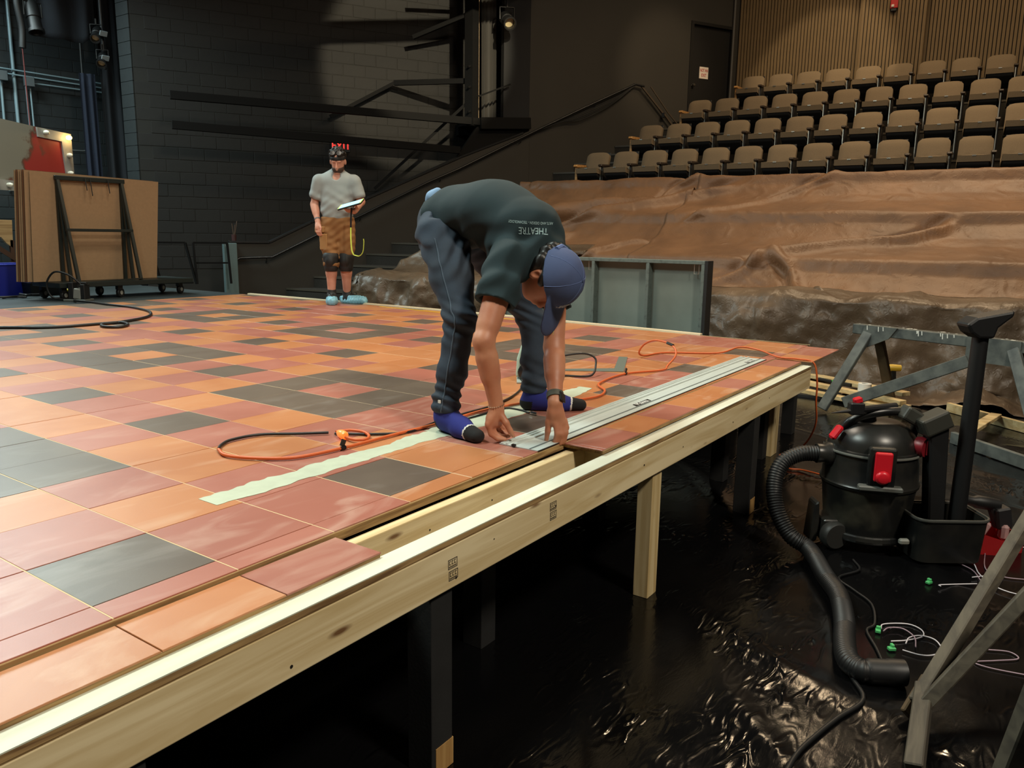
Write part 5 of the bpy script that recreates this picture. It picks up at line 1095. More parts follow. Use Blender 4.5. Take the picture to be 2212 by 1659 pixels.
# ------------------------------------------------------------------ old marquee sign with bulbs
a_ = math.radians(23); SU = V(math.cos(a_), math.sin(a_), 0); SNn = V(math.sin(a_), -math.cos(a_), 0); S0 = V(5.327, 10.612, 0)
sg = thing('marquee_sign', 'weathered red and grey marquee sign with a white bulb border', 'sign', (4.6, 10.3, ZD))
def SPt(u, z, n=0): return S0+SU*u+SNn*n+V(0, 0, z)
def sign_mat():
    m, nt, b, N, L = new_mat('faded_sign_paint'); b.inputs['Roughness'].default_value = .6
    geo = N.new('ShaderNodeNewGeometry'); n = N.new('ShaderNodeTexNoise'); n.inputs['Scale'].default_value = 3.5; n.inputs['Detail'].default_value = 7; L.new(geo.outputs['Position'], n.inputs['Vector'])
    sx = N.new('ShaderNodeSeparateXYZ'); L.new(geo.outputs['Position'], sx.inputs[0])
    ma = N.new('ShaderNodeMath'); ma.operation = 'MULTIPLY_ADD'; ma.inputs[1].default_value = .55; ma.inputs[2].default_value = -4.86*.55+.24; L.new(sx.outputs['X'], ma.inputs[0])
    ad = N.new('ShaderNodeMath'); ad.operation = 'ADD'; L.new(ma.outputs[0], ad.inputs[0]); L.new(n.outputs[0], ad.inputs[1])
    mz = N.new('ShaderNodeMath'); mz.operation = 'MULTIPLY_ADD'; mz.inputs[1].default_value = -.22; mz.inputs[2].default_value = 2.6*.22; L.new(sx.outputs['Z'], mz.inputs[0])
    a2 = N.new('ShaderNodeMath'); a2.operation = 'ADD'; L.new(ad.outputs[0], a2.inputs[0]); L.new(mz.outputs[0], a2.inputs[1])
    r = N.new('ShaderNodeValToRGB'); e = r.color_ramp.elements; e[0].position = .56; e[0].color = (*s2l((140, 138, 126)), 1); e[1].position = .70; e[1].color = (*s2l((168, 54, 48)), 1); q = e.new(.62); q.color = (*s2l((104, 72, 58)), 1)
    L.new(a2.outputs[0], r.inputs[0]); L.new(r.outputs[0], b.inputs['Base Color']); return m
M_SIGN = sign_mat(); M_SIGNW = mat('white_sign_border', (168, 166, 160), .55, nscale=8, namt=.2)
mb = MB(); mb.prism([(-1.7, 2.05), (-.03, 2.30), (0, 2.92), (-1.7, 3.0)], S0, SU, (0, 0, 1), -SNn*.05); mb.build('sign_panel', M_SIGN, sg)
mb = MB(); mb.prism([(-.62, 2.815), (-.19, 2.80), (-.145, 2.30), (-.27, 2.16), (-1.35, 2.19), (-1.35, 2.05), (-.13, 2.05), (-.0, 2.30), (0.0, 2.925), (-.63, 2.945)], S0+SNn*.001, SU, (0, 0, 1), SNn*.025); mb.build('sign_border', M_SIGNW, sg)
M_BULB = mat('unlit_bulb', (226, 222, 206), .25); M_BULBL = mat('lit_bulb', (255, 210, 120), .3, emit=(255, 190, 80), estr=22)
for u, z, lit in ((-.50, 2.885, 0), (-.08, 2.865, 1), (-.09, 2.615, 0), (-.10, 2.36, 0), (-1.22, 2.12, 0), (-.75, 2.12, 0)):
    mb = MB(); mb.lathe([(.0, 0), (.03, 0), (.034, .03), (.026, .06), (.0, .07)], 12, SPt(u, z, .026), tuple(SNn), cap=False); mb.build('bulb', M_BULBL if lit else M_BULB, sg, smooth=60)
mb = MB(); mb.bar(SPt(-.1, ZD, -.03), SPt(-.1, 2.3, -.03), .05, .04); mb.bar(SPt(-1.6, ZD, -.03), SPt(-1.6, 2.3, -.03), .05, .04); mb.bar(SPt(-.35, ZD, -.03), SPt(-.35, 2.2, -.03), .06, .04); mb.build('sign_leg', mat('dark_red_leg', (70, 34, 30), .6), sg)
bulb_l = bpy.data.lights.new('sign_bulb_light', 'POINT'); bulb_l.energy = 3.0; bulb_l.color = (1, .68, .28); bulb_l.shadow_soft_size = .035
bo = bpy.data.objects.new('sign_bulb_light', bulb_l); COL.objects.link(bo); bo.location = SPt(-.08, 2.865, .13)
# wooden mantle piece, bins and oddments at the left edge
wt = thing('wood_scenery', 'pale scalloped wooden scenery piece standing left of the cart', 'scenery', (3.55, 9.55, ZD))
mb = MB(); mb.prism([(3.2, 1.66), (3.99, 1.655), (3.97, 1.30), (3.90, 1.36), (3.84, 1.44), (3.72, 1.43), (3.60, 1.50), (3.2, 1.5)], (0, 9.58, 0), (1, 0, 0), (0, 0, 1), (0, .05, 0)); mb.build('front_board', wood('pale_scenery_wood', (196, 168, 120), (166, 136, 92), 'X'), wt)
mb = MB(); mb.bar(V(3.55, 9.57, 1.48), V(3.98, 9.57, 1.16), .03, .06); mb.bar(V(3.94, 9.60, ZD), V(3.97, 9.60, 1.4), .04, .05); mb.bar(V(3.3, 9.60, ZD), V(3.3, 9.60, 1.5), .04, .05); mb.build('arch_trim', mat('dark_scenery_wood', (74, 50, 36), .6), wt)
bb = thing('blue_bin', 'blue plastic storage bin at the left edge of the photo', 'bin', (3.55, 9.1, ZD))
mb = tub(3.30, 3.86, 8.86, 9.26, ZD, 1.12, .012, .05); mb.build('bin_body', mat('blue_bin_plastic', (28, 40, 150), .4), bb, smooth=40)
mb = MB(); rp = [V(p[0], p[1], 1.115) for p in rrect(3.295, 3.865, 8.855, 9.265, .05)]; mb.tube(rp, .012, 6, closed=True); mb.build('bin_rim', mat('blue_bin_rim', (34, 48, 160), .4), bb, smooth=60)
place_text('L', .09, mat('pale_blue_print', (110, 120, 196), .5), bb, V(3.80, 8.858, .84), (1, 0, 0), (0, 0, 1), (0, -1, 0), 'bin_letter', .001, True)
kt = thing('black_tub', 'low black tub on the deck under the hardboard sheets', 'tub', (3.93, 8.78, ZD))
mb = tub(3.72, 4.12, 8.62, 8.95, ZD, .90, .01, .05); mb.build('tub_body', M_RUB, kt, smooth=40)
cord('yellow_strap', 'yellow strap lying on the deck behind the black tub', [V(3.6, 9.3, ZD+.02), V(3.9, 9.15, ZD+.03), V(4.25, 9.2, ZD+.02), V(4.5, 9.0, ZD+.02)], .02, mat('yellow_strap', (206, 180, 40), .5), 6, 'strap')
mb = MB(); rs = random.Random(3); pts = [V(3.45+rs.uniform(-.25, .3), 8.45+rs.uniform(-.1, .12), ZD+.012+.004*k) for k in range(9)]; mb.tube(cr(pts, 6), .012, 6); tag(mb.build('cable_heap', M_RUB, smooth=60), 'small heap of black cable on the deck in front of the blue bin', 'cable')
# ------------------------------------------------------------------ two black steel frames leaning by the stair wall
for nm, xa, xb, lean in (('black steel frame leaning by the cart, nearest the hardboard', 6.16, 6.60, .12), ('black steel frame with a middle rail beside the grey post', 6.70, 7.14, .02)):
    fr = thing('steel_frame', nm, 'frame', HP((xa+xb)/2, ZD, -.35), group='steel frames by the stair wall')
    def fp(x, z, e=0): return HP(x+e*lean*(1.37-z), z, -.35+.12*(1.37-z)*0)
    mb = MB()
    mb.bar(fp(xa, 1.37), fp(xb, 1.37), .03, .03); mb.build('top_rail', M_STEEL, fr)
    for x in (xa, xb): mb = MB(); mb.bar(HP(x+lean*.0, 1.37, -.35), HP(x+lean*.9, ZD, -.45), .03, .03); mb.build('upright', M_STEEL, fr)
    if lean < .1: mb = MB(); mb.bar(HP(xa, 1.06, -.38), HP(xb, 1.06, -.38), .025, .025); mb.build('mid_rail', M_STEEL, fr)
    else: mb = MB(); mb.bar(HP(xa+.07, ZD+.02, -.44), HP(xb+.07, ZD+.02, -.44), .025, .025); mb.build('bottom_rail', M_STEEL, fr)
cup = thing('brush_pot', 'small dark pot of brushes on the end of the stair wall', 'pot', HP(7.28, 1.40, .07))
mb = MB(); mb.lathe([(.0, 0), (.035, 0), (.04, .10), (.036, .10), (.03, .01), (0, .01)], 14, HP(7.28, 1.402, .07), cap=False); mb.build('pot', mat('maroon_pot', (66, 40, 40), .5), cup, smooth=40)
for dx, h in ((-.02, .28), (.02, .26), (.05, .32)): mb = MB(); mb.tube([HP(7.28, 1.42, .07), HP(7.28+dx, 1.40+h, .07)], .006, 5); mb.build('brush', mat('brush_handle', (84, 66, 54), .6), cup)
# ------------------------------------------------------------------ wing wall fittings
WWP0 = Vector((3.2, 14.4, 0))
def WP(x, z, off=.03): t = (x-3.2)/.976; p = WWP0+WWD*t-WWN*off; return V(p.x, p.y, z)
M_COND = mat('galvanised_conduit', (150, 176, 184), .35, .3)
for k, (x0, z0, x1, z1, r, lb) in enumerate([(6.04, 6.3, 6.02, 2.2, .03, 'thick pale vertical conduit on the wing wall left of the red cord'), (5.83, 4.05, 5.80, 2.2, .022, 'vertical conduit nearest the left edge of the wing wall'), (6.19, 4.0, 6.195, 2.2, .016, 'left one of the close pair of vertical conduits'), (6.25, 4.0, 6.255, 2.2, .016, 'right one of the close pair of vertical conduits'), (5.3, 4.27, 7.6, 4.20, .014, 'topmost horizontal conduit on the wing wall'), (5.3, 4.19, 7.6, 4.12, .014, 'middle horizontal conduit on the wing wall'), (6.25, 4.06, 7.6, 4.04, .014, 'lowest horizontal conduit on the wing wall')]):
    mb = MB(); mb.tube([WP(x0, z0, .04+.012*k), WP(x1, z1, .04+.012*k)], r, 8); tag(mb.build('conduit', M_COND, smooth=60), lb, 'conduit', 'conduits on the wing wall')
for x, z, lb in ((5.83, 4.12, 'grey junction box at the left edge of the wing wall'), (6.22, 4.07, 'grey junction box above the pair of conduits')):
    mb = MB(); mb.box(WP(x, z, .17), (.16, .08, .16), Matrix.Rotation(-.22, 3, 'Z')); tag(mb.build('junction_box', mat('grey_box', (84, 92, 94), .5), bevel=.005), lb, 'box')
mb = MB(); mb.tube([WP(6.10, 6.4, .5), WP(6.105, 2.1, .5)], .010, 6); tag(mb.build('red_rope', mat('dull_red_rope', (132, 66, 62), .7)), 'thin red rope hanging in front of the wing wall', 'rope')
mb = MB(); pts = cr([WP(7.05, 6.2, .3), WP(7.03, 4, .3), WP(7.06, 3.1, .3), WP(7.0, 2.97, .3), WP(6.8, 2.95, .3), WP(6.2, 2.97, .3)], 6); mb.tube(pts, .018, 8); tag(mb.build('bent_pipe', mat('dull_grey_pipe', (74, 76, 74), .5), smooth=60), 'thin grey pipe bent in an L behind the marquee sign', 'pipe')
# hanging drapes
M_DRAPE = mat('black_velour', (20, 26, 34), .9, nscale=50, namt=.3); M_DRAPEB = mat('blue_black_velour', (24, 32, 50), .85, nscale=40, namt=.25)
def drape_panel(name, label, a, b, z0, z1, m, folds, amp, sag=None):
    a, b = Vector(a), Vector(b); d = (b-a); nrm = V(-d.y, d.x, 0).normalized(); n = 60; rows_ = 16; G = []
    for i in range(n+1):
        t = i/n; r_ = []
        for j in range(rows_+1):
            w = j/rows_; zz = z1+(z0-z1)*w+(sag(t)*w if sag else 0)
            p = a+d*t+nrm*(amp*math.sin(t*folds*2*math.pi+.6*math.sin(w*2+t*5)))*(.6+.4*w); r_.append((p.x, p.y, zz))
        G.append(r_)
    mb = MB(); mb.sheet(G, .006, tuple(nrm)); return tag(mb.build(name, m, smooth=180, fix=False), label, 'curtain', 'black curtains in the wing')
drape_panel('black_curtain', 'tall black curtain leg beside the lit edge of the block wall', (6.80, 12.35, 0), (7.35, 12.0, 0), ZD+.02, 6.4, mat('black_leg_velour', (17, 20, 25), .9), 4, .05)
drape_panel('black_curtain', 'narrow blue black curtain hanging below the two wing lights', (6.46, 12.4, 0), (6.68, 12.3, 0), ZD+.02, 4.15, M_DRAPEB, 2.5, .035)
drape_panel('curtain_border', 'dark blue cloth hanging low from above at the top left', (5.80, 12.25, 0), (6.66, 12.1, 0), 4.53, 6.2, M_DRAPE, 2.2, .05, lambda t: .05+.35*max(0, t-.75)*2)
stage_light('stage_light', 'upper of the two small lights hung beside the curtain leg', (6.55, 11.9, 4.72), (-.5, -.6, -.6), .9)
stage_light('stage_light', 'lower of the two small lights hung beside the curtain leg', (6.62, 11.9, 4.34), (-.5, -.6, -.6), .9)
mb = MB(); mb.tube([V(6.70, 12.0, 4.2), V(6.70, 12.0, 6.4)], .024, 8); tag(mb.build('boom_pipe', M_BLACK), 'black vertical pipe carrying the two small wing lights', 'pipe')
stage_light('stage_light', 'black light with a pale cap at the top left beside the hanging cloth', (5.62, 12.0, 4.80), (.0, -.3, -1), 1.3)
mb = MB(); mb.tube([V(5.62, 12.0, 5.1), V(5.60, 12.0, 6.2)], .025, 8); tag(mb.build('light_pipe', M_COND), 'pale pipe dropping to the light at the top left', 'pipe')
cord('cable_drop', 'bunch of dark cables hanging left of the pale cap light', [V(5.40, 12.0, 6.2), V(5.46, 12.0, 5.4), V(5.40, 12.0, 5.0), V(5.44, 12, 4.6), V(5.42, 12, 4.3)], .05, M_BLACK, 8, 'cable')
for z in (4.72, 4.34):
    mb = MB(); mb.box((6.60, 11.78, z+.0), (.12, .02, .08), Matrix.Rotation(.5, 3, 'X')); tag(mb.build('light_label', mat('pale_label', (150, 160, 164), .6)), 'pale label plate on the %s wing light' % ('upper' if z > 4.5 else 'lower'), 'label')
# ------------------------------------------------------------------ smooth-union surface builder for people and clothes
import openvdb as vdb
class SDF:
    def __init__(s, lo, hi, h):
        s.lo = np.array(lo, dtype=np.float64); s.h = h; s.n = (np.ceil((np.array(hi)-s.lo)/h)+1).astype(int)
        s.D = np.full(s.n, 0.06, dtype=np.float32)
        s.ax = [(s.lo[i]+np.arange(s.n[i])*h).astype(np.float32) for i in range(3)]
    def reg(s, pmin, pmax):
        a = np.clip(np.floor((np.array(pmin)-s.lo)/s.h).astype(int), 0, s.n); b = np.clip(np.ceil((np.array(pmax)-s.lo)/s.h).astype(int)+1, 0, s.n)
        sl = tuple(slice(a[i], b[i]) for i in range(3))
        X = s.ax[0][sl[0]][:, None, None]; Y = s.ax[1][sl[1]][None, :, None]; Z = s.ax[2][sl[2]][None, None, :]
        return sl, X, Y, Z
    def uni(s, sl, d, k):
        a = s.D[sl]
        if a.size == 0: return
        if k > 0:
            hh = np.maximum(k-np.abs(a-d), 0)/k; s.D[sl] = np.minimum(a, d)-hh*hh*k*0.25
        else: s.D[sl] = np.minimum(a, d)
    def sub(s, sl, d, k=0.0):
        a = s.D[sl]
        if a.size: s.D[sl] = np.maximum(a, -d)
    def _cap(s, a, b, ra, rb, sq):
        a, b = np.array(a, float), np.array(b, float); R = max(ra, rb)+0.055
        sl, X, Y, Z = s.reg(np.minimum(a, b)-R, np.maximum(a, b)+R)
        ab = b-a; L2 = max(ab@ab, 1e-9)
        px, py, pz = X-a[0], Y-a[1], Z-a[2]
        t = np.clip((px*ab[0]+py*ab[1]+pz*ab[2])/L2, 0, 1)
        qx, qy, qz = px-t*ab[0], py-t*ab[1], pz-t*ab[2]
        if sq:
            n, f = np.array(sq[0], float), sq[1]; n = n/np.linalg.norm(n)
            c = (qx*n[0]+qy*n[1]+qz*n[2])*(f-1); qx, qy, qz = qx+c*n[0], qy+c*n[1], qz+c*n[2]
        d = np.sqrt(qx*qx+qy*qy+qz*qz)-(ra+(rb-ra)*t)
        return sl, d.astype(np.float32)
    def cap(s, a, b, ra, rb=None, k=0.02, sq=None): s.uni(*s._cap(a, b, ra, ra if rb is None else rb, sq), k); return s
    def cut_cap(s, a, b, ra, rb=None): s.sub(*s._cap(a, b, ra, ra if rb is None else rb, None)); return s
    def chain(s, pts, rads, k=0.02, sq=None):
        for i in range(len(pts)-1): s.cap(pts[i], pts[i+1], rads[i], rads[i+1], k, sq)
        return s
    def _ell(s, c, r, R):
        c = np.array(c, float); m = max(r)+0.055; sl, X, Y, Z = s.reg(c-m, c+m); px, py, pz = X-c[0], Y-c[1], Z-c[2]
        k0 = k1 = 0
        for i in range(3):
            e = R[i]; q = px*e[0]+py*e[1]+pz*e[2]; k0 = k0+(q/r[i])**2; k1 = k1+(q/r[i]**2)**2
        k0 = np.sqrt(k0)+1e-6; k1 = np.sqrt(k1)+1e-6
        return sl, (k0*(k0-1)/k1).astype(np.float32)
    def ell(s, c, r, R=((1, 0, 0), (0, 1, 0), (0, 0, 1)), k=0.02): s.uni(*s._ell(c, r, R), k); return s
    def cut_ell(s, c, r, R=((1, 0, 0), (0, 1, 0), (0, 0, 1))): s.sub(*s._ell(c, r, R)); return s
    def box(s, c, hf, R, rad=0.01, k=0.01):
        c = np.array(c, float); m = float(np.linalg.norm(hf))+0.05; sl, X, Y, Z = s.reg(c-m, c+m); px, py, pz = X-c[0], Y-c[1], Z-c[2]
        o = 0; mx = -9
        for i in range(3):
            q = np.abs(px*R[i][0]+py*R[i][1]+pz*R[i][2])-(hf[i]-rad); o = o+np.maximum(q, 0)**2; mx = np.maximum(mx, q)
        s.uni(sl, (np.sqrt(o)+np.minimum(mx, 0)-rad).astype(np.float32), k); return s
    def plane(s, c, n, region=None):
        """keep the side with (p-c).n < 0, optionally only inside a box region"""
        n = np.array(n, float); n /= np.linalg.norm(n); c = np.array(c, float)
        lo, hi = region if region else (s.lo, s.lo+s.n*s.h)
        sl, X, Y, Z = s.reg(lo, hi); d = ((X-c[0])*n[0]+(Y-c[1])*n[1]+(Z-c[2])*n[2]).astype(np.float32)
        if s.D[sl].size: s.D[sl] = np.maximum(s.D[sl], d)
        return s
    def disp(s, f, lo=None, hi=None):
        sl, X, Y, Z = s.reg(lo if lo is not None else s.lo, hi if hi is not None else s.lo+s.n*s.h)
        a = s.D[sl]; s.D[sl] = a+np.where(np.abs(a) < 0.04, f(X, Y, Z), 0).astype(np.float32); return s
    def build(s, name, m, parent=None, smooth=2):
        g = vdb.FloatGrid(background=0.06); g.copyFromArray(np.ascontiguousarray(s.D)); p, q = g.convertToQuads(isovalue=0.0)
        p = p.astype(np.float64)*s.h+s.lo
        if parent is not None: p = p-np.array(base_of(parent))
        me = bpy.data.meshes.new(name); me.vertices.add(len(p)); me.vertices.foreach_set('co', p.ravel()); nq = len(q)
        me.loops.add(nq*4); me.polygons.add(nq); me.loops.foreach_set('vertex_index', q.astype(np.int32).ravel())
        me.polygons.foreach_set('loop_start', np.arange(0, nq*4, 4, dtype=np.int32)); me.update(calc_edges=True); me.validate()
        if smooth:
            bm = bmesh.new(); bm.from_mesh(me)
            for _ in range(smooth): bmesh.ops.smooth_vert(bm, verts=bm.verts, factor=0.5, use_axis_x=True, use_axis_y=True, use_axis_z=True)
            bm.to_mesh(me); bm.free()
        me.shade_smooth(); me.materials.append(m); return mesh_obj(name, me, parent)
def A3(*a): return np.array(a, float)
def nz(v): v = np.array(v, float); return v/np.linalg.norm(v)
ER, EU, EF = nz((math.sin(YAW), -math.cos(YAW), 0)), A3(0, 0, 1), nz((-math.cos(YAW), -math.sin(YAW), 0))
M_SKIN = mat('light_skin', (196, 138, 106), .5, nscale=9, rgb2=(178, 112, 84), lo=.3, hi=.7, bump=.08, bscale=180)
M_SKIN.node_tree.nodes['Principled BSDF'].inputs['Subsurface Weight'].default_value = 0.08
M_SKIN.node_tree.nodes['Principled BSDF'].inputs['Subsurface Radius'].default_value = (.01, .004, .002)
M_HAIR = mat('black_hair', (20, 17, 15), .45, bump=.5, bscale=160, stretch=(1, 1, .25))
M_TEE = mat('dark_green_tee', (27, 47, 52), .9, nscale=3, namt=.18, bump=.12, bscale=260)
M_JEAN = mat('dark_blue_denim', (44, 58, 74), .85, nscale=6, rgb2=(30, 38, 48), lo=.3, hi=.7, bump=.2, bscale=320)
M_SOCK = mat('blue_sock', (34, 42, 124), .85, bump=.15, bscale=300); M_SOCKB = mat('black_sock_toe', (18, 18, 20), .85); M_SOCKW = mat('white_sock_band', (214, 214, 208), .8)
M_CAP = mat('blue_cap_cotton', (72, 86, 124), .85, nscale=5, namt=.2, bump=.1, bscale=300)
# ================================================================== man bending over the guide rail
m1 = thing('person', 'man in dark green T-shirt, jeans and blue cap bending over the guide rail', 'person', (1.9, .35, ZS))
ankR, kneR, hipR = A3(1.640, .375, .835), A3(1.722, .365, 1.205), A3(1.868, .575, 1.545)
ankL, kneL, hipL = A3(2.205, .315, .835), A3(2.300, .385, 1.15), A3(2.150, .600, 1.545)
pel = (hipR+hipL)/2+A3(0, .035, .045)
sp1, sp2, sp3, nk = A3(1.985, .50, 1.635), A3(1.955, .33, 1.640), A3(1.945, .18, 1.575), A3(1.955, .10, 1.510)
shR, elR, wrR = A3(1.755, .155, 1.455), A3(1.595, .150, 1.150), A3(1.640, .118, .888)
shL, elL, wrL = A3(2.035, .105, 1.430), A3(1.935, .045, 1.100), A3(1.787, -.058, .908)
HU = nz(ER*.80+EF*.52-EU*.06); HF = -EU-ER*.10; HF = nz(HF-HU*(HF@HU)); HR = np.cross(HF, HU)
HC = A3(1.905, -.005, 1.392)-ER*.045+A3(0, 0, -.008)
HB = (HR, HF, HU)
lo, hi = A3(1.45, -.25, .74), A3(2.45, .80, 1.86)
S = SDF(lo, hi, .0048)
S.chain([shR, elR, wrR], [.050, .041, .028], .015); S.cap(shR*.55+elR*.45, elR*.8+shR*.2, .047, .041, .02); S.cap(elR*.75+wrR*.25, elR*.5+wrR*.5, .041, .037, .02)
S.chain([shL, elL, wrL], [.050, .042, .028], .015); S.cap(elL*.75+wrL*.25, elL*.5+wrL*.5, .042, .038, .02)
# hidden body so that it is one continuous figure
S.chain([pel, sp1, sp2, sp3], [.13, .125, .135, .12], .03, ((0, 0, 1), 1.35)); S.cap(shR, shL, .06, .06, .04)
for h_, k_, a_ in ((hipR, kneR, ankR), (hipL, kneL, ankL)): S.chain([h_, k_, a_], [.08, .05, .036], .02)
S.chain([ankR, A3(1.625, .33, .792), A3(1.598, .19, .775)], [.036, .03, .024], .02); S.chain([ankL, A3(2.24, .26, .792), A3(2.345, .165, .775)], [.036, .03, .024], .02)
# neck and head
S.chain([sp3+A3(0, 0, 0), nk, HC-HU*.055-HF*.03], [.07, .060, .055], .03)
S.ell(HC+HU*.025-HF*.01, (.076, .098, .098), HB, .02); S.ell(HC-HU*.055+HF*.025, (.058, .070, .070), HB, .03)
S.cap(HC-HU*.09+HF*.07, HC-HU*.085+HF*.062, .026, .024, .03)                  # chin
S.cap(HC-HU*.062+HF*.098, HC-HU*.060+HF*.086, .016, .018, .012)             # mouth
S.cap(HC-HU*.038+HF*.112, HC+HU*.012+HF*.093, .013, .009, .012)              # nose
for sg_ in (-1, 1):
    S.cap(HC+HR*.035*sg_+HU*.022+HF*.082, HC+HR*.02*sg_+HU*.025+HF*.088, .014, .013, .012)   # brow
    S.ell(HC+HR*.078*sg_-HU*.018-HF*.012, (.012, .020, .033), (nz(HR*sg_+HF*-.3), HF, HU), .006); S.cut_ell(HC+HR*.090*sg_-HU*.018-HF*.010, (.010, .011, .020), (nz(HR*sg_), HF, HU))
    S.ell(HC+HR*.074*sg_-HU*.045-HF*.004, (.010, .010, .012), HB, .008)
# hands, built from image-plane offsets around each wrist
def hand(S, W, w0, sc, palm, fingers, thumb):
    def P(px, py, f): return W+ER*(px-w0[0])/sc-EU*(py-w0[1])/sc+EF*f
    for (a, b, ra, rb) in palm: S.cap(P(*a), P(*b), ra, rb, .012)
    for fg in fingers: S.chain([P(*q) for q in fg[0]], fg[1], .0045)
    S.chain([P(*q) for q in thumb[0]], thumb[1], .006)
hand(S, wrR, (1074, 879), 568, [((1074, 882, 0), (1066, 903, .004), .026, .026), ((1072, 892, .012), (1058, 915, .018), .020, .018), ((1080, 893, -.012), (1078, 915, -.016), .020, .017), ((1066, 903, 0), (1068, 915, 0), .026, .020)],
     [([(1056, 914, .022), (1062, 936, .024), (1076, 947, .020), (1094, 949, .014)], [.0125, .0105, .0095, .0082]), ([(1062, 917, .004), (1070, 937, .002), (1086, 945, .0), (1102, 944, -.002)], [.0125, .0108, .0095, .0082]), ([(1070, 917, -.014), (1080, 934, -.018), (1094, 940, -.020), (1106, 938, -.02)], [.012, .0100, .009, .008]), ([(1078, 914, -.030), (1088, 928, -.034), (1100, 933, -.034)], [.0105, .009, .0075])],
     ([(1082, 893, .010), (1095, 910, .022), (1104, 927, .022), (1112, 941, .016)], [.0165, .0130, .0110, .0085]))
hand(S, wrL, (1199, 868), 563, [((1199, 872, 0), (1200, 892, .004), .027, .027), ((1192, 888, .006), (1197, 912, .010), .020, .018), ((1208, 888, .004), (1216, 912, .006), .020, .017), ((1200, 892, 0), (1207, 912, .004), .026, .022)],
     [([(1201, 913, .018), (1204, 935, .028), (1200, 955, .024), (1194, 972, .014)], [.0130, .0112, .0100, .0085]), ([(1210, 914, .014), (1214, 937, .024), (1211, 957, .020), (1204, 975, .010)], [.0130, .0112, .0100, .0085]), ([(1219, 913, .006), (1224, 934, .014), (1221, 953, .010), (1213, 970, .002)], [.0120, .0105, .0092, .0080]), ([(1222, 909, -.012), (1227, 926, -.010), (1225, 942, -.012)], [.0105, .0090, .0075])],
     ([(1190, 890, -.004), (1185, 912, .006), (1184, 932, .008), (1181, 954, .004)], [.0165, .0135, .0115, .0090]))
S.build('body', M_SKIN, m1, 2)
def wv(X, Y, Z, d, f, ph=0, wob=1.0): return np.sin((X*d[0]+Y*d[1]+Z*d[2])*f+ph+wob*np.sin(X*17+Z*11+ph)+wob*.7*np.sin(Y*19-Z*9))
# T-shirt
S = SDF(A3(1.55, -.12, 1.18), A3(2.40, .80, 1.86), .0055)
S.chain([A3(1.99, .63, 1.60), A3(1.985, .52, 1.630), A3(1.955, .36, 1.640), A3(1.940, .22, 1.590)], [.175, .183, .186, .168], .04, ((0, -.1, 1), 1.42))
S.cap(shR+A3(.02, 0, -.0), shL+A3(-.02, 0, .0), .075, .075, .05); S.cap(A3(1.94, .17, 1.55), A3(1.95, .105, 1.51), .110, .075, .04, ((0, 0, 1), 1.15))
S.cap(A3(1.93, .18, 1.49), A3(1.94, .24, 1.50), .13, .14, .05)                       # chest cloth hanging
S.cap(shR, shR*.42+elR*.58, .078, .082, .03); S.cap(shL, shL*.45+elL*.55, .070, .070, .03)
S.disp(lambda X, Y, Z: .0065*wv(X, Y, Z, (.6, .9, .7), 42)*np.clip((1.68-Z)*6, 0, 1)+.0045*wv(X, Y, Z, (-.8, .5, .9), 60, 2)*np.clip((1.68-Z)*6, .15, 1)+.006*wv(X, Y, Z, (.2, 1, .2), 30, 1)*np.clip((Y-.48)*8, 0, 1))
uR = nz(elR-shR); S.plane(shR+uR*.185, uR, (A3(1.5, -.1, 1.1), A3(1.80, .30, 1.42))); uL = nz(elL-shL); S.plane(shL+uL*.18, uL, (A3(1.9, -.12, 1.1), A3(2.20, .24, 1.35)))
S.plane(A3(1.98, .685, 1.6), (-.12, 1, -.10))
S.cut_cap(shR+uR*.165, shR+uR*.30, .060, .064); S.cut_cap(shL+uL*.16, shL+uL*.30, .058, .062)
tee = S.build('t_shirt', M_TEE, m1, 2)
# jeans
S = SDF(A3(1.50, .18, .82), A3(2.45, .85, 1.76), .0055)
S.cap(pel+A3(-.03, .01, -.02), pel+A3(.06, .01, -.02), .122, .122, .04); S.cap(pel+A3(-.06, .0, .02), sp1*.55+pel*.45, .125, .125, .04, ((0, 0, 1), 1.1))
S.cap(hipR+A3(.02, .045, .0), hipL+A3(0, .045, .0), .092, .092, .05)
S.chain([hipR, hipR*.5+kneR*.5, kneR, kneR*.45+ankR*.55, ankR+A3(0, 0, .03)], [.112, .088, .064, .057, .050], .03); S.chain([hipL, hipL*.5+kneL*.5, kneL, kneL*.45+ankL*.55, ankL+A3(0, 0, .03)], [.112, .088, .064, .057, .050], .03)
S.cap(ankR+A3(0, 0, .045), ankR+A3(.0, .0, .02), .056, .058, .02); S.cap(ankL+A3(0, 0, .045), ankL+A3(.0, .0, .02), .056, .058, .02)
def jf(X, Y, Z):
    low = np.exp(-((Z-.90)/.07)**2); kn = np.exp(-((Z-1.20)/.07)**2); hp_ = np.exp(-((Z-1.47)/.09)**2)
    return .0062*wv(X, Y, Z, (.3, -.2, 1), 130, 0, 1.6)*(low*1.0+.9*kn)+.0055*wv(X, Y, Z, (-.7, .4, .8), 105, 1, 1.6)*hp_+.002*wv(X, Y, Z, (.5, .4, 1), 40, 3)
S.disp(jf); S.plane(A3(0, 0, .838), (0, 0, -1))
S.plane(A3(1.98, .60, 1.66), (0, -.92, .38), (A3(1.5, .18, 1.62), A3(2.45, .60, 1.80)))
jn = S.build('jeans', M_JEAN, m1, 2)
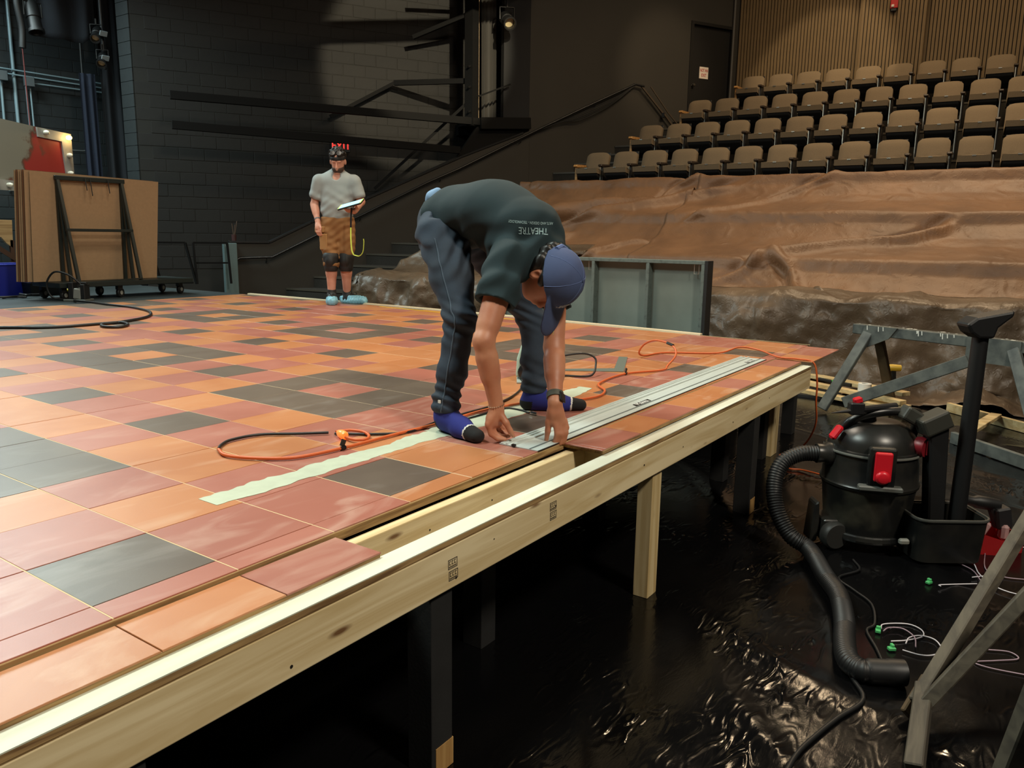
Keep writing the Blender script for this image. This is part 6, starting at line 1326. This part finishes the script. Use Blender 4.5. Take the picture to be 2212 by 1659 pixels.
# outer seam stitching and light waistband/underwear at the lower back
M_SEAM = mat('denim_seam', (70, 84, 98), .85)
from mathutils.bvhtree import BVHTree
jb = BVHTree.FromPolygons([v.co.copy() for v in jn.data.vertices], [tuple(p.vertices) for p in jn.data.polygons]); b1_ = V(*base_of(m1))
def seam(side, pts):
    P3 = []
    for p in cr([V(*p) for p in pts], 10):
        h = jb.find_nearest(p-b1_); P3.append(h[0]+h[1]*.001+b1_)
    mb = MB(); mb.tube(P3, .0026, 5); return mb.build('seam', M_SEAM, jn, smooth=60)
def surf_out(c, d, r): return c+nz(d)*r
cd = -ER*.25+EF*.97
seam(0, [surf_out(hipR*(1-t)+kneR*t, cd, .112*(1-t)+.068*t+.003) for t in (0.05, .3, .6, .85, 1)]+[surf_out(kneR*(1-t)+ankR*t, cd, .068*(1-t)+.058*t+.003) for t in (.25, .5, .75, .97)])
S = SDF(A3(1.70, .50, 1.55), A3(2.10, .86, 1.86), .005)
S.chain([A3(1.885, .672, 1.672), A3(1.885, .650, 1.705), A3(1.895, .630, 1.727)], [.020, .026, .020], .02)
S.build('undershirt_hem', mat('pale_blue_cotton', (124, 156, 190), .8), jn, 2)
mb = MB(); mb.bar(V(*(ankR+EF*.066-ER*.02+A3(0, 0, .05))), V(*(ankR+EF*.066-ER*.02+A3(0, 0, .062))), .012, .004); mb.build('cuff_label', M_SOCKW, jn)
# socks
def sock(name, an, heel, mid, toe, band):
    S = SDF(np.minimum(np.minimum(an, heel), toe)-.09, np.maximum(np.maximum(an, heel), toe)+.09, .004)
    S.chain([an+A3(0, 0, .03), an-A3(0, 0, .02)], [.044, .044], .02); S.cap(heel, mid, .036, .037, .03); S.cap(an-A3(0, 0, .01), mid+A3(0, 0, .004), .042, .034, .03); S.cap(mid, toe, .038, .026, .025, ((0, 0, 1), 1.0)); S.cap(mid+nz(np.cross(toe-mid, EU))*.012, toe+nz(np.cross(toe-mid, EU))*.014, .030, .020, .02)
    S.plane(A3(0, 0, .7515), (0, 0, -1)); d = nz(toe-heel)
    o = S.build(name, M_SOCK, m1, 2); o.data.materials.append(M_SOCKW); o.data.materials.append(M_SOCKB)
    b = np.array(base_of(m1)); idx = np.zeros(len(o.data.polygons), dtype=np.int32); tb = (toe-heel)@d
    for p in o.data.polygons:
        u = ((np.array(p.center)+b)-heel)@d
        h_ = u-.10*max(0, (p.center.z+b[2])-.78)
        if h_ > tb-.045+band: idx[p.index] = 2
        elif h_ > tb-.053+band: idx[p.index] = 1
        elif u < .018 and (p.center.z+b[2]) < .80: idx[p.index] = 2
    o.data.polygons.foreach_set('material_index', idx); return o
sock('sock', ankR, A3(1.655, .395, .786), A3(1.620, .275, .785), A3(1.592, .172, .775), 0.0)
sock('sock', ankL, A3(2.195, .345, .786), A3(2.275, .225, .785), A3(2.350, .150, .775), 0.0)
# hair and cap
S = SDF(HC-.20, HC+.20, .0042)
S.ell(HC+HU*.0-HF*.035, (.085, .085, .085), HB, .02); S.cap(HC-HU*.05-HF*.085, HC-HU*.085-HF*.06, .045, .038, .03); S.cap(HC-HU*.02-HF*.095, HC+HU*.05-HF*.09, .04, .035, .03)
for sg_ in (-1, 1): S.cap(HC+HR*.070*sg_+HU*.012-HF*.03, HC+HR*.072*sg_+HU*.005+HF*.015, .020, .012, .01); S.cap(HC+HR*.066*sg_-HU*.02-HF*.045, HC+HR*.062*sg_-HU*.05-HF*.045, .022, .016, .02)
S.disp(lambda X, Y, Z: .007*wv(X, Y, Z, (.2, .6, .8), 95, 0, 2)+.004*wv(X, Y, Z, (.8, -.2, .5), 170, 1, 2))
S.plane(HC+HU*.040, HU)
hb_ = S.build('hair', M_HAIR, m1, 1)
S = SDF(HC-.26, HC+.26, .0042)
S.ell(HC+HU*.020-HF*.005, (.098, .121, .122), HB, 0); S.plane(HC+HU*.018, -HU+HF*.14)
S.cap(HC+HU*.034+HF*.10, HC+HU*.020+HF*.165, .080, .070, .015, (nz(HU+HF*.25), 6.0)); 
capo = S.build('cap', M_CAP, m1, 3)
mb = MB(); mb.lathe([(.0, .004), (.007, .002), (.008, -.003)], 10, V(*(HC+HU*.142-HF*.005)), tuple(HU), cap=False); mb.build('cap_button', M_CAP, capo, smooth=60)
mb = MB()
for k in range(6):
    a = k*math.pi/3+.3; pts = []
    for j in range(9):
        t = .05+j/8*math.pi/2*.92; rr_ = math.cos(t); pts.append(V(*(HC+HU*(.020+.1222*math.sin(t))-HF*.005+HR*.0982*rr_*math.cos(a)+HF*.1212*rr_*math.sin(a))))
    mb.tube(pts, .0013, 5)
mb.build('cap_seam', mat('cap_seam', (92, 110, 156), .8), capo, smooth=60)
ps = [V(*(HC+HU*.030-HF*.128+HR*t*.04-HF*(.0-abs(t)*.012))) for t in (-1, -.5, 0, .5, 1)]
mb = MB(); mb.tube([p+V(*(HU*.004)) for p in ps], .009, 6); mb.build('cap_strap', mat('cap_strap', (96, 116, 164), .8), capo)
mb = MB(); fr_ = HC+HU*.075+HF*.092
def emb(u, v): # patch on the crown front
    d = nz(HF*.90+HU*.42+HR*u*.55+(HU*.9-HF*.42)*v*.5); return V(*(HC+HU*.020-HF*.005+A3(*(HR*(d@HR)*.0990+HF*(d@HF)*.1222+HU*(d@HU)*.1232))))
for pts in ([(-.35, -.3), (-.05, .42), (.25, -.3)], [(-.22, -.06), (.14, -.06)], [(.05, .4), (.45, -.05), (.2, -.28)], [(-.45, -.32), (.5, -.34)]): mb.tube([emb(*p) for p in pts], .0028, 5)
mb.build('cap_emblem', mat('white_thread', (204, 206, 210), .7), capo, smooth=60)
mb = MB(); mb.bar(V(*(HC+HU*.035+HF*.222)), V(*(HC+HU*.037+HF*.208)), .004, .002); mb.build('brim_tag', mat('gold_tag', (200, 190, 120), .5), capo)
# watch, bracelet
def ring(c, d, r, w, th, name, m, par, n=24, sq=1.0):
    d, s_, u_ = frame(V(*d)); mb = MB(); pts = []
    mb.lathe([(r, -w/2), (r+th, -w/2), (r+th, w/2), (r, w/2), (r, -w/2)], n, V(*c), tuple(d), cap=False); return mb.build(name, m, par, smooth=40)
fa = nz(wrL-elL); wo = ring(wrL-fa*.030, fa, .031, .024, .003, 'watch_strap', mat('grey_green_strap', (70, 72, 62), .6), m1)
mb = MB(); q = wrL-fa*.030+nz(ER*.75+EF*.66)*.036; R3 = Matrix((nz(np.cross(fa, nz(ER*.75+EF*.66))), nz(ER*.75+EF*.66), fa)).transposed(); mb.box(V(*q), (.036, .012, .040), R3); mb.build('watch_case', mat('dark_watch', (40, 40, 42), .25), wo, bevel=.004, seg=2)
fb = nz(wrR-elR); d, s_, u_ = frame(V(*fb)); mb = MB()
for k in range(22):
    a = 2*math.pi*k/22; mb.lathe([(.0, -.0036), (.0036, 0), (.0, .0036)], 6, V(*(wrR-fb*.010))+(s_*math.cos(a)+u_*math.sin(a))*.031, tuple(d), cap=False)
mb.build('bead_bracelet', mat('amber_beads', (150, 110, 78), .4), m1, smooth=60)
# printed lettering on the upper back of the shirt, wrapped on the cloth
from mathutils.bvhtree import BVHTree
dgm = tee.data; bvh = BVHTree.FromPolygons([v.co.copy() for v in dgm.vertices], [tuple(p.vertices) for p in dgm.polygons])
def wrap_text(txt, size, c, U, W, mtl, wsc=1.0, name='shirt_print', bold=True, arc=0.0):
    me = text_mesh(txt, size, name, 0, bold); bm = bmesh.new(); bm.from_mesh(me)
    bmesh.ops.subdivide_edges(bm, edges=[e for e in bm.edges if e.calc_length() > size*.25], cuts=2); bmesh.ops.triangulate(bm, faces=bm.faces)
    b = V(*base_of(m1)); U, W = V(*U).normalized(), V(*W).normalized(); N = U.cross(W).normalized()
    for v in bm.verts:
        x, y = v.co.x*wsc, v.co.y; p = V(*c)-b+U*x+W*(y-arc*x*x)+N*.15
        h = bvh.ray_cast(p, -N, .6)
        v.co = (h[0]+(h[1] if h[1].dot(N) > 0 else -h[1])*.0018) if h[0] else p-N*.2
    bm.to_mesh(me); bm.free(); me.materials.clear(); me.materials.append(mtl); return mesh_obj(name, me, tee)
M_PRINT = mat('pale_shirt_print', (150, 176, 178), .8)
TU, TW = -ER, nz(-EU+EF*.15)
TC = A3(1.838, .094, 1.566)
wrap_text('THEATRE', .037, TC, TU, TW, M_PRINT, .74); wrap_text('ARTS AND DESIGN - TECHNOLOGY', .0150, TC-TW*.030-ER*.010, TU, TW, M_PRINT, .72, arc=.8)
# ================================================================== man with the tablet
B2 = A3(5.55, 5.12, .75); LX, LY = ER, -EF
def L2(x, y, z): return B2+LX*x+LY*y+EU*(z if z < .9 else .9+(z-.9)*.905)
m2 = thing('person', 'man in grey T-shirt and tan shorts standing with a tablet', 'person', tuple(B2))
M_SKIN2 = mat('pale_skin', (212, 158, 136), .5, nscale=9, rgb2=(196, 134, 112), lo=.3, hi=.7)
S = SDF(B2+A3(-.62, -.62, -.02), B2+A3(.62, .62, 1.92), .0058)
LB = (LX, LY, EU)
s2R, e2R, w2R = L2(-.265, 0, 1.415), L2(-.330, .03, 1.135), L2(-.275, -.07, .935)
s2L, e2L, w2L = L2(.135, 0, 1.415), L2(.20, .02, 1.175), L2(.195, -.20, 1.085)
h2R, k2R, a2R = L2(-.155, .0, .90), L2(-.135, -.07, .475), L2(-.145, -.05, .095)
h2L, k2L, a2L = L2(.015, .02, .90), L2(.020, -.01, .475), L2(.0, .10, .095)
S.chain([s2R, e2R, w2R], [.052, .043, .030], .02); S.cap(e2R*.8+w2R*.2, e2R*.5+w2R*.5, .044, .038, .02); S.chain([s2L, e2L, w2L], [.052, .044, .031], .02)
S.chain([L2(-.07, .02, .98), L2(-.07, .03, 1.2), L2(-.065, .02, 1.38)], [.15, .15, .15], .04, (LY, 1.35)); S.cap(s2R, s2L, .06, .06, .04)
for h_, k_, a_ in ((h2R, k2R, a2R), (h2L, k2L, a2L)): S.chain([h_, k_], [.085, .06], .03); S.chain([k_, k_*.68+a_*.32, a_], [.058, .060, .040], .025)
S.chain([a2R, L2(-.13, -.12, .04)], [.04, .035], .02); S.chain([a2L, L2(.1, .06, .04)], [.04, .035], .02)
H2U = nz(LX*.02+LY*-.42+EU*.9); H2F = nz(-LY*.9-EU*.42+LX*.03); H2R = np.cross(H2F, H2U); H2 = (H2R, H2F, H2U); C2 = L2(-.035, -.05, 1.66)
S.chain([L2(-.055, .03, 1.42), L2(-.045, .0, 1.53), C2-H2U*.05-H2F*.02], [.07, .06, .055], .03)
S.ell(C2+H2U*.025-H2F*.01, (.078, .100, .100), H2, .02); S.ell(C2-H2U*.055+H2F*.025, (.060, .072, .072), H2, .03); S.cap(C2-H2U*.098+H2F*.07, C2-H2U*.09+H2F*.062, .028, .026, .03)
S.cap(C2-H2U*.040+H2F*.115, C2+H2U*.012+H2F*.094, .014, .009, .012); S.cap(C2-H2U*.064+H2F*.098, C2-H2U*.064+H2F*.086, .017, .018, .012)
for sg_ in (-1, 1):
    S.cap(C2+H2R*.036*sg_+H2U*.022+H2F*.083, C2+H2R*.02*sg_+H2U*.026+H2F*.09, .014, .013, .012); S.ell(C2+H2R*.080*sg_-H2U*.018-H2F*.012, (.012, .020, .033), H2, .006)
    S.cut_ell(C2+H2R*.032*sg_-H2U*.002+H2F*.100, (.018, .010, .008), H2)
def hand2(pts_palm, fingers, thumb):
    for a, b, ra, rb in pts_palm: S.cap(L2(*a), L2(*b), ra, rb, .012)
    for f in fingers+[thumb]: S.chain([L2(*q) for q in f[0]], f[1], .005)
hand2([((-.270, -.075, .915), (-.262, -.10, .865), .030, .032), ((-.275, -.09, .88), (-.268, -.11, .845), .026, .024)],
      [([(-.285+.016*k, -.100-.006*k, .845), (-.278+.016*k, -.118-.006*k, .808), (-.262+.014*k, -.118, .775-.004*(k in (1, 2)))], [.0125, .011, .0095]) for k in range(4)], ([(-.245, -.105, .885), (-.228, -.13, .855), (-.228, -.14, .825)], [.016, .013, .010]))
hand2([((.192, -.215, 1.075), (.180, -.265, 1.050), .030, .032), ((.185, -.24, 1.065), (.165, -.285, 1.045), .028, .026)],
      [([(.195-.022*k, -.285, 1.040), (.175-.022*k, -.315, 1.050), (.150-.022*k, -.325, 1.075)], [.0125, .011, .0095]) for k in range(4)], ([(.20, -.25, 1.085), (.205, -.29, 1.11), (.195, -.315, 1.128)], [.016, .013, .010]))
S.build('body', M_SKIN2, m2, 2)
# grey T-shirt
S = SDF(B2+A3(-.60, -.60, .85), B2+A3(.60, .60, 1.62), .0062)
S.chain([L2(-.07, .01, .98), L2(-.072, .0, 1.10), L2(-.07, .015, 1.25), L2(-.065, .02, 1.37)], [.172, .172, .180, .185], .04, (LY, 1.38))
S.cap(s2R+LX*.015, s2L-LX*.015, .075, .075, .05); S.cap(L2(-.06, .02, 1.43), L2(-.055, .01, 1.50), .11, .072, .04)
S.cap(s2R, s2R*.40+e2R*.60, .072, .076, .03); S.cap(s2L, s2L*.38+e2L*.62, .072, .076, .03)
S.disp(lambda X, Y, Z: .0045*wv(X, Y, Z, (.5*LX[0], .5*LX[1], 1), 48, 0, .9)*np.clip((B2[2]+1.36-Z)*5, .15, 1)+.003*wv(X, Y, Z, (-.6*LX[0], -.6*LX[1], 1), 70, 2)*np.clip((B2[2]+1.3-Z)*5, .1, 1))
S.plane(L2(0, 0, .945), (-EU+LY*.06)); u1 = nz(e2R-s2R); u2 = nz(e2L-s2L)
S.plane(s2R+u1*.165, u1, (L2(-.30, 0, 1.19)-.17, L2(-.30, 0, 1.19)+.17)) if False else None
S.cut_cap(s2R+u1*.165, s2R+u1*.26, .056, .060); S.cut_cap(s2L+u2*.165, s2L+u2*.26, .056, .060)
S.cut_ell(L2(-.05, -.10, 1.49), (.055, .05, .06), LB)
S.build('t_shirt', mat('heather_grey_tee', (152, 160, 160), .9, nscale=4, namt=.1, bump=.1, bscale=260), m2, 2)
# shorts with cargo pockets
S = SDF(B2+A3(-.45, -.45, .36), B2+A3(.45, .45, 1.10), .006)
S.chain([L2(-.07, .015, 1.00), L2(-.07, .02, .90)], [.172, .182], .04, (LY, 1.28)); S.cap(h2R, k2R+A3(0, 0, -.03), .112, .088, .03); S.cap(h2L, k2L+A3(0, 0, .03), .112, .088, .03)
S.cap(L2(-.235, -.03, .80), L2(-.222, -.05, .64), .055, .055, .01, (LX, 1.5)); S.cap(L2(.10, .0, .80), L2(.095, .0, .64), .05, .05, .01, (LX, 1.5))
S.disp(lambda X, Y, Z: .004*wv(X, Y, Z, (.4*LX[0], .4*LX[1], 1), 50, 0, 1.0)+.003*wv(X, Y, Z, (-.5*LX[0], -.5*LX[1], 1), 85, 1, 1.2))
S.plane(L2(0, 0, .40), -EU); S.plane(L2(0, 0, .985), EU)
sh = S.build('shorts', mat('tan_canvas', (142, 100, 58), .85, nscale=5, namt=.15, bump=.15, bscale=220), m2, 2)
mb = MB(); mb.box(V(*L2(-.245, -.085, .835)), (.13, .05, .07), Matrix.Rotation(RZV-.5, 3, 'Z')); mb.build('pocket_flap', mat('tan_flap', (158, 116, 70), .85), sh, bevel=.012, seg=2)
mb = MB(); mb.box(V(*L2(-.205, -.115, .70)), (.10, .02, .18), Matrix.Rotation(RZV-.4, 3, 'Z')); mb.build('pocket', MATS['tan_flap'], sh, bevel=.008)
# knee pads
M_PAD = mat('black_knee_pad', (26, 26, 27), .6)
for k_, dx in ((k2R, 0.0), (k2L, .0)):
    S = SDF(k_-.16, k_+.16, .005); S.cap(k_+EU*.05-LY*.005, k_-EU*.055-LY*.01, .094, .080, .03); S.plane(k_+LY*.02, LY); S.plane(k_+EU*.105, EU); S.plane(k_-EU*.105, -EU)
    S.ell(k_-LY*.075+EU*.012, (.052, .035, .062), LB, .01); pd = S.build('knee_pad', M_PAD, m2, 2)
    for dz in (.05, -.055): ring(k_+EU*dz, (0, 0, 1), .0885 if dz > 0 else .074, .03, .003, 'pad_strap', M_PAD, pd)
# boots with blue shoe covers and laces
for a_, toe, heel in ((a2R, L2(-.105, -.235, .036), L2(-.15, -.02, .04)), (a2L, L2(.20, .02, .036), L2(-.03, .10, .04))):
    S = SDF(np.minimum(a_, toe)-.16, np.maximum(a_, toe)+.16, .005); d_ = nz(toe-heel)
    S.cap(a_+EU*.05, a_-EU*.04, .052, .056, .02); S.cap(heel, toe*.6+heel*.4, .048, .05, .03); S.cap(a_-EU*.02+d_*.03, toe*.55+heel*.45+EU*.02, .048, .04, .03); S.plane(A3(0, 0, .752), -EU); S.plane(a_+EU*.075, EU)
    bt = S.build('boot', M_PAD, m2, 2)
    S = SDF(np.minimum(a_, toe)-.16, np.maximum(a_, toe)+.16, .005)
    S.cap(heel, toe*.5+heel*.5, .056, .060, .03); S.cap(toe*.5+heel*.5, toe, .060, .050, .03); S.disp(lambda X, Y, Z: .004*wv(X, Y, Z, (1, .3, .6), 120, 0, 1.5)+.003*wv(X, Y, Z, (-.3, 1, .2), 160, 1, 1.5)); S.plane(A3(0, 0, .7505), -EU); S.plane(heel+EU*.055, EU)
    S.build('shoe_cover', mat('pale_blue_cover', (128, 184, 204), .55), m2, 1)
    sd = nz(np.cross(d_, EU)); tp_ = a_+d_*.055+EU*.005; mb = MB()
    for sg_ in (-1, 1): mb.tube(cr([V(*tp_), V(*(tp_+sd*.03*sg_+EU*.03+d_*.03)), V(*(tp_+sd*.05*sg_+d_*.04)), V(*(tp_+sd*.02*sg_-EU*.02+d_*.03)), V(*tp_)], 6), .004, 5)
    mb.build('lace', M_RUB, bt, smooth=60)
# beard, hair with dark band and glasses pushed up
S = SDF(C2-.17, C2+.19, .0048)
S.ell(C2+H2U*.052-H2F*.018, (.090, .108, .092), H2, .02); S.plane(C2+H2U*.030+H2F*.02, -H2U+H2F*.30); S.cap(C2-H2U*.02-H2F*.095, C2+H2U*.06-H2F*.085, .045, .045, .03)
S.disp(lambda X, Y, Z: .009*wv(X, Y, Z, (.7, .3, .6), 80, 0, 2)+.005*wv(X, Y, Z, (-.3, .8, .5), 150, 1, 2)); S.build('hair', M_HAIR, m2, 1)
S = SDF(C2-.16, C2+.16, .0048)
S.ell(C2-H2U*.072+H2F*.028, (.067, .082, .062), H2, .01); S.plane(C2-H2U*.052, H2U); S.build('beard', mat('dark_beard', (66, 46, 36), .8, bump=.4, bscale=260), m2, 1)
S = SDF(C2-.17, C2+.17, .0045); S.ell(C2+H2U*.035-H2F*.005, (.088, .109, .10), H2, 0); S.plane(C2+H2U*.062+H2F*.02, H2U-H2F*.10); S.plane(C2+H2U*.024, -H2U+H2F*.10); S.build('headband', mat('black_band', (16, 16, 17), .7), m2, 1)
mb = MB()
for sg_ in (-1, 1):
    c = C2+H2R*.036*sg_+H2U*.112+H2F*.075; mb.lathe([(.0, 0), (.026, .0), (.028, .004), (.0, .006)], 14, V(*c), tuple(nz(H2F*.6+H2U*.8)), cap=False)
mb.tube([V(*(C2+H2R*x+H2U*.112+H2F*.08)) for x in (-.012, 0, .012)], .003, 5); mb.build('glasses', mat('dark_glasses', (20, 20, 22), .4), m2, smooth=40)
ring(w2R+nz(e2R-w2R)*.02, tuple(nz(w2R-e2R)), .031, .014, .003, 'wristband', mat('grey_band', (96, 104, 110), .6), m2)
# tablet held in the left hand, with lanyard
tbc = L2(.160, -.34, 1.125); tu = nz(LX*.93+EU*.26-LY*.10); tn_ = nz(EU*.9-LX*.24-LY*.26); tn_ = nz(tn_-tu*(tn_@tu)); tv = np.cross(tn_, tu)
tbt = thing('tablet', 'lit tablet in a black case held by the man in grey', 'tablet', tuple(tbc))
Rm = Matrix((tu, tv, tn_)).transposed()
mb = MB(); mb.box(V(*tbc), (.27, .19, .018), Rm); mb.build('case', M_RUB, tbt, bevel=.006, seg=2)
mb = MB(); mb.box(V(*(tbc+tn_*.0095)), (.245, .165, .002), Rm); mb.build('screen', mat('lit_screen', (150, 220, 230), .2, emit=(150, 220, 235), estr=1.6), tbt)
mb = MB()
for sx in (-.125, .125): mb.box(V(*(tbc+tn_*.010+tu*sx)), (.018, .17, .003), Rm)
mb.build('screen_edge', mat('lime_edge', (190, 235, 140), .4, emit=(180, 230, 120), estr=.7), tbt)
lnb = tbc+tu*.0-tn_*.012; ly = thing('lanyard', 'yellow green lanyard hanging below the tablet', 'lanyard', tuple(L2(.17, -.32, .55)))
def ribbon(pts, w, nrm, m, name):
    P2 = cr([V(*p) for p in pts], 6); G = []
    for i, p in enumerate(P2):
        t_ = (P2[min(i+1, len(P2)-1)]-P2[max(i-1, 0)]).normalized(); sdv = t_.cross(V(*nrm)).normalized(); G.append([p-sdv*w/2, p+sdv*w/2])
    mb = MB(); mb.sheet(G, .002, tuple(nrm)); return mb.build(name, m, ly)
ribbon([L2(.165, -.33, 1.09), L2(.155, -.33, .98), L2(.150, -.33, .86)], .02, -LY, M_RUB, 'black_strap')
ribbon([L2(.150, -.33, .86), L2(.148, -.33, .74), L2(.155, -.33, .62), L2(.175, -.33, .565)], .015, -LY, mat('lime_strap', (206, 226, 92), .6), 'lime_strap')
ribbon([L2(.175, -.33, .565), L2(.235, -.33, .555), L2(.275, -.33, .60), L2(.288, -.33, .70), L2(.285, -.33, .74)], .010, -LY*.5+LX*.8, MATS['lime_strap'], 'lime_strap')
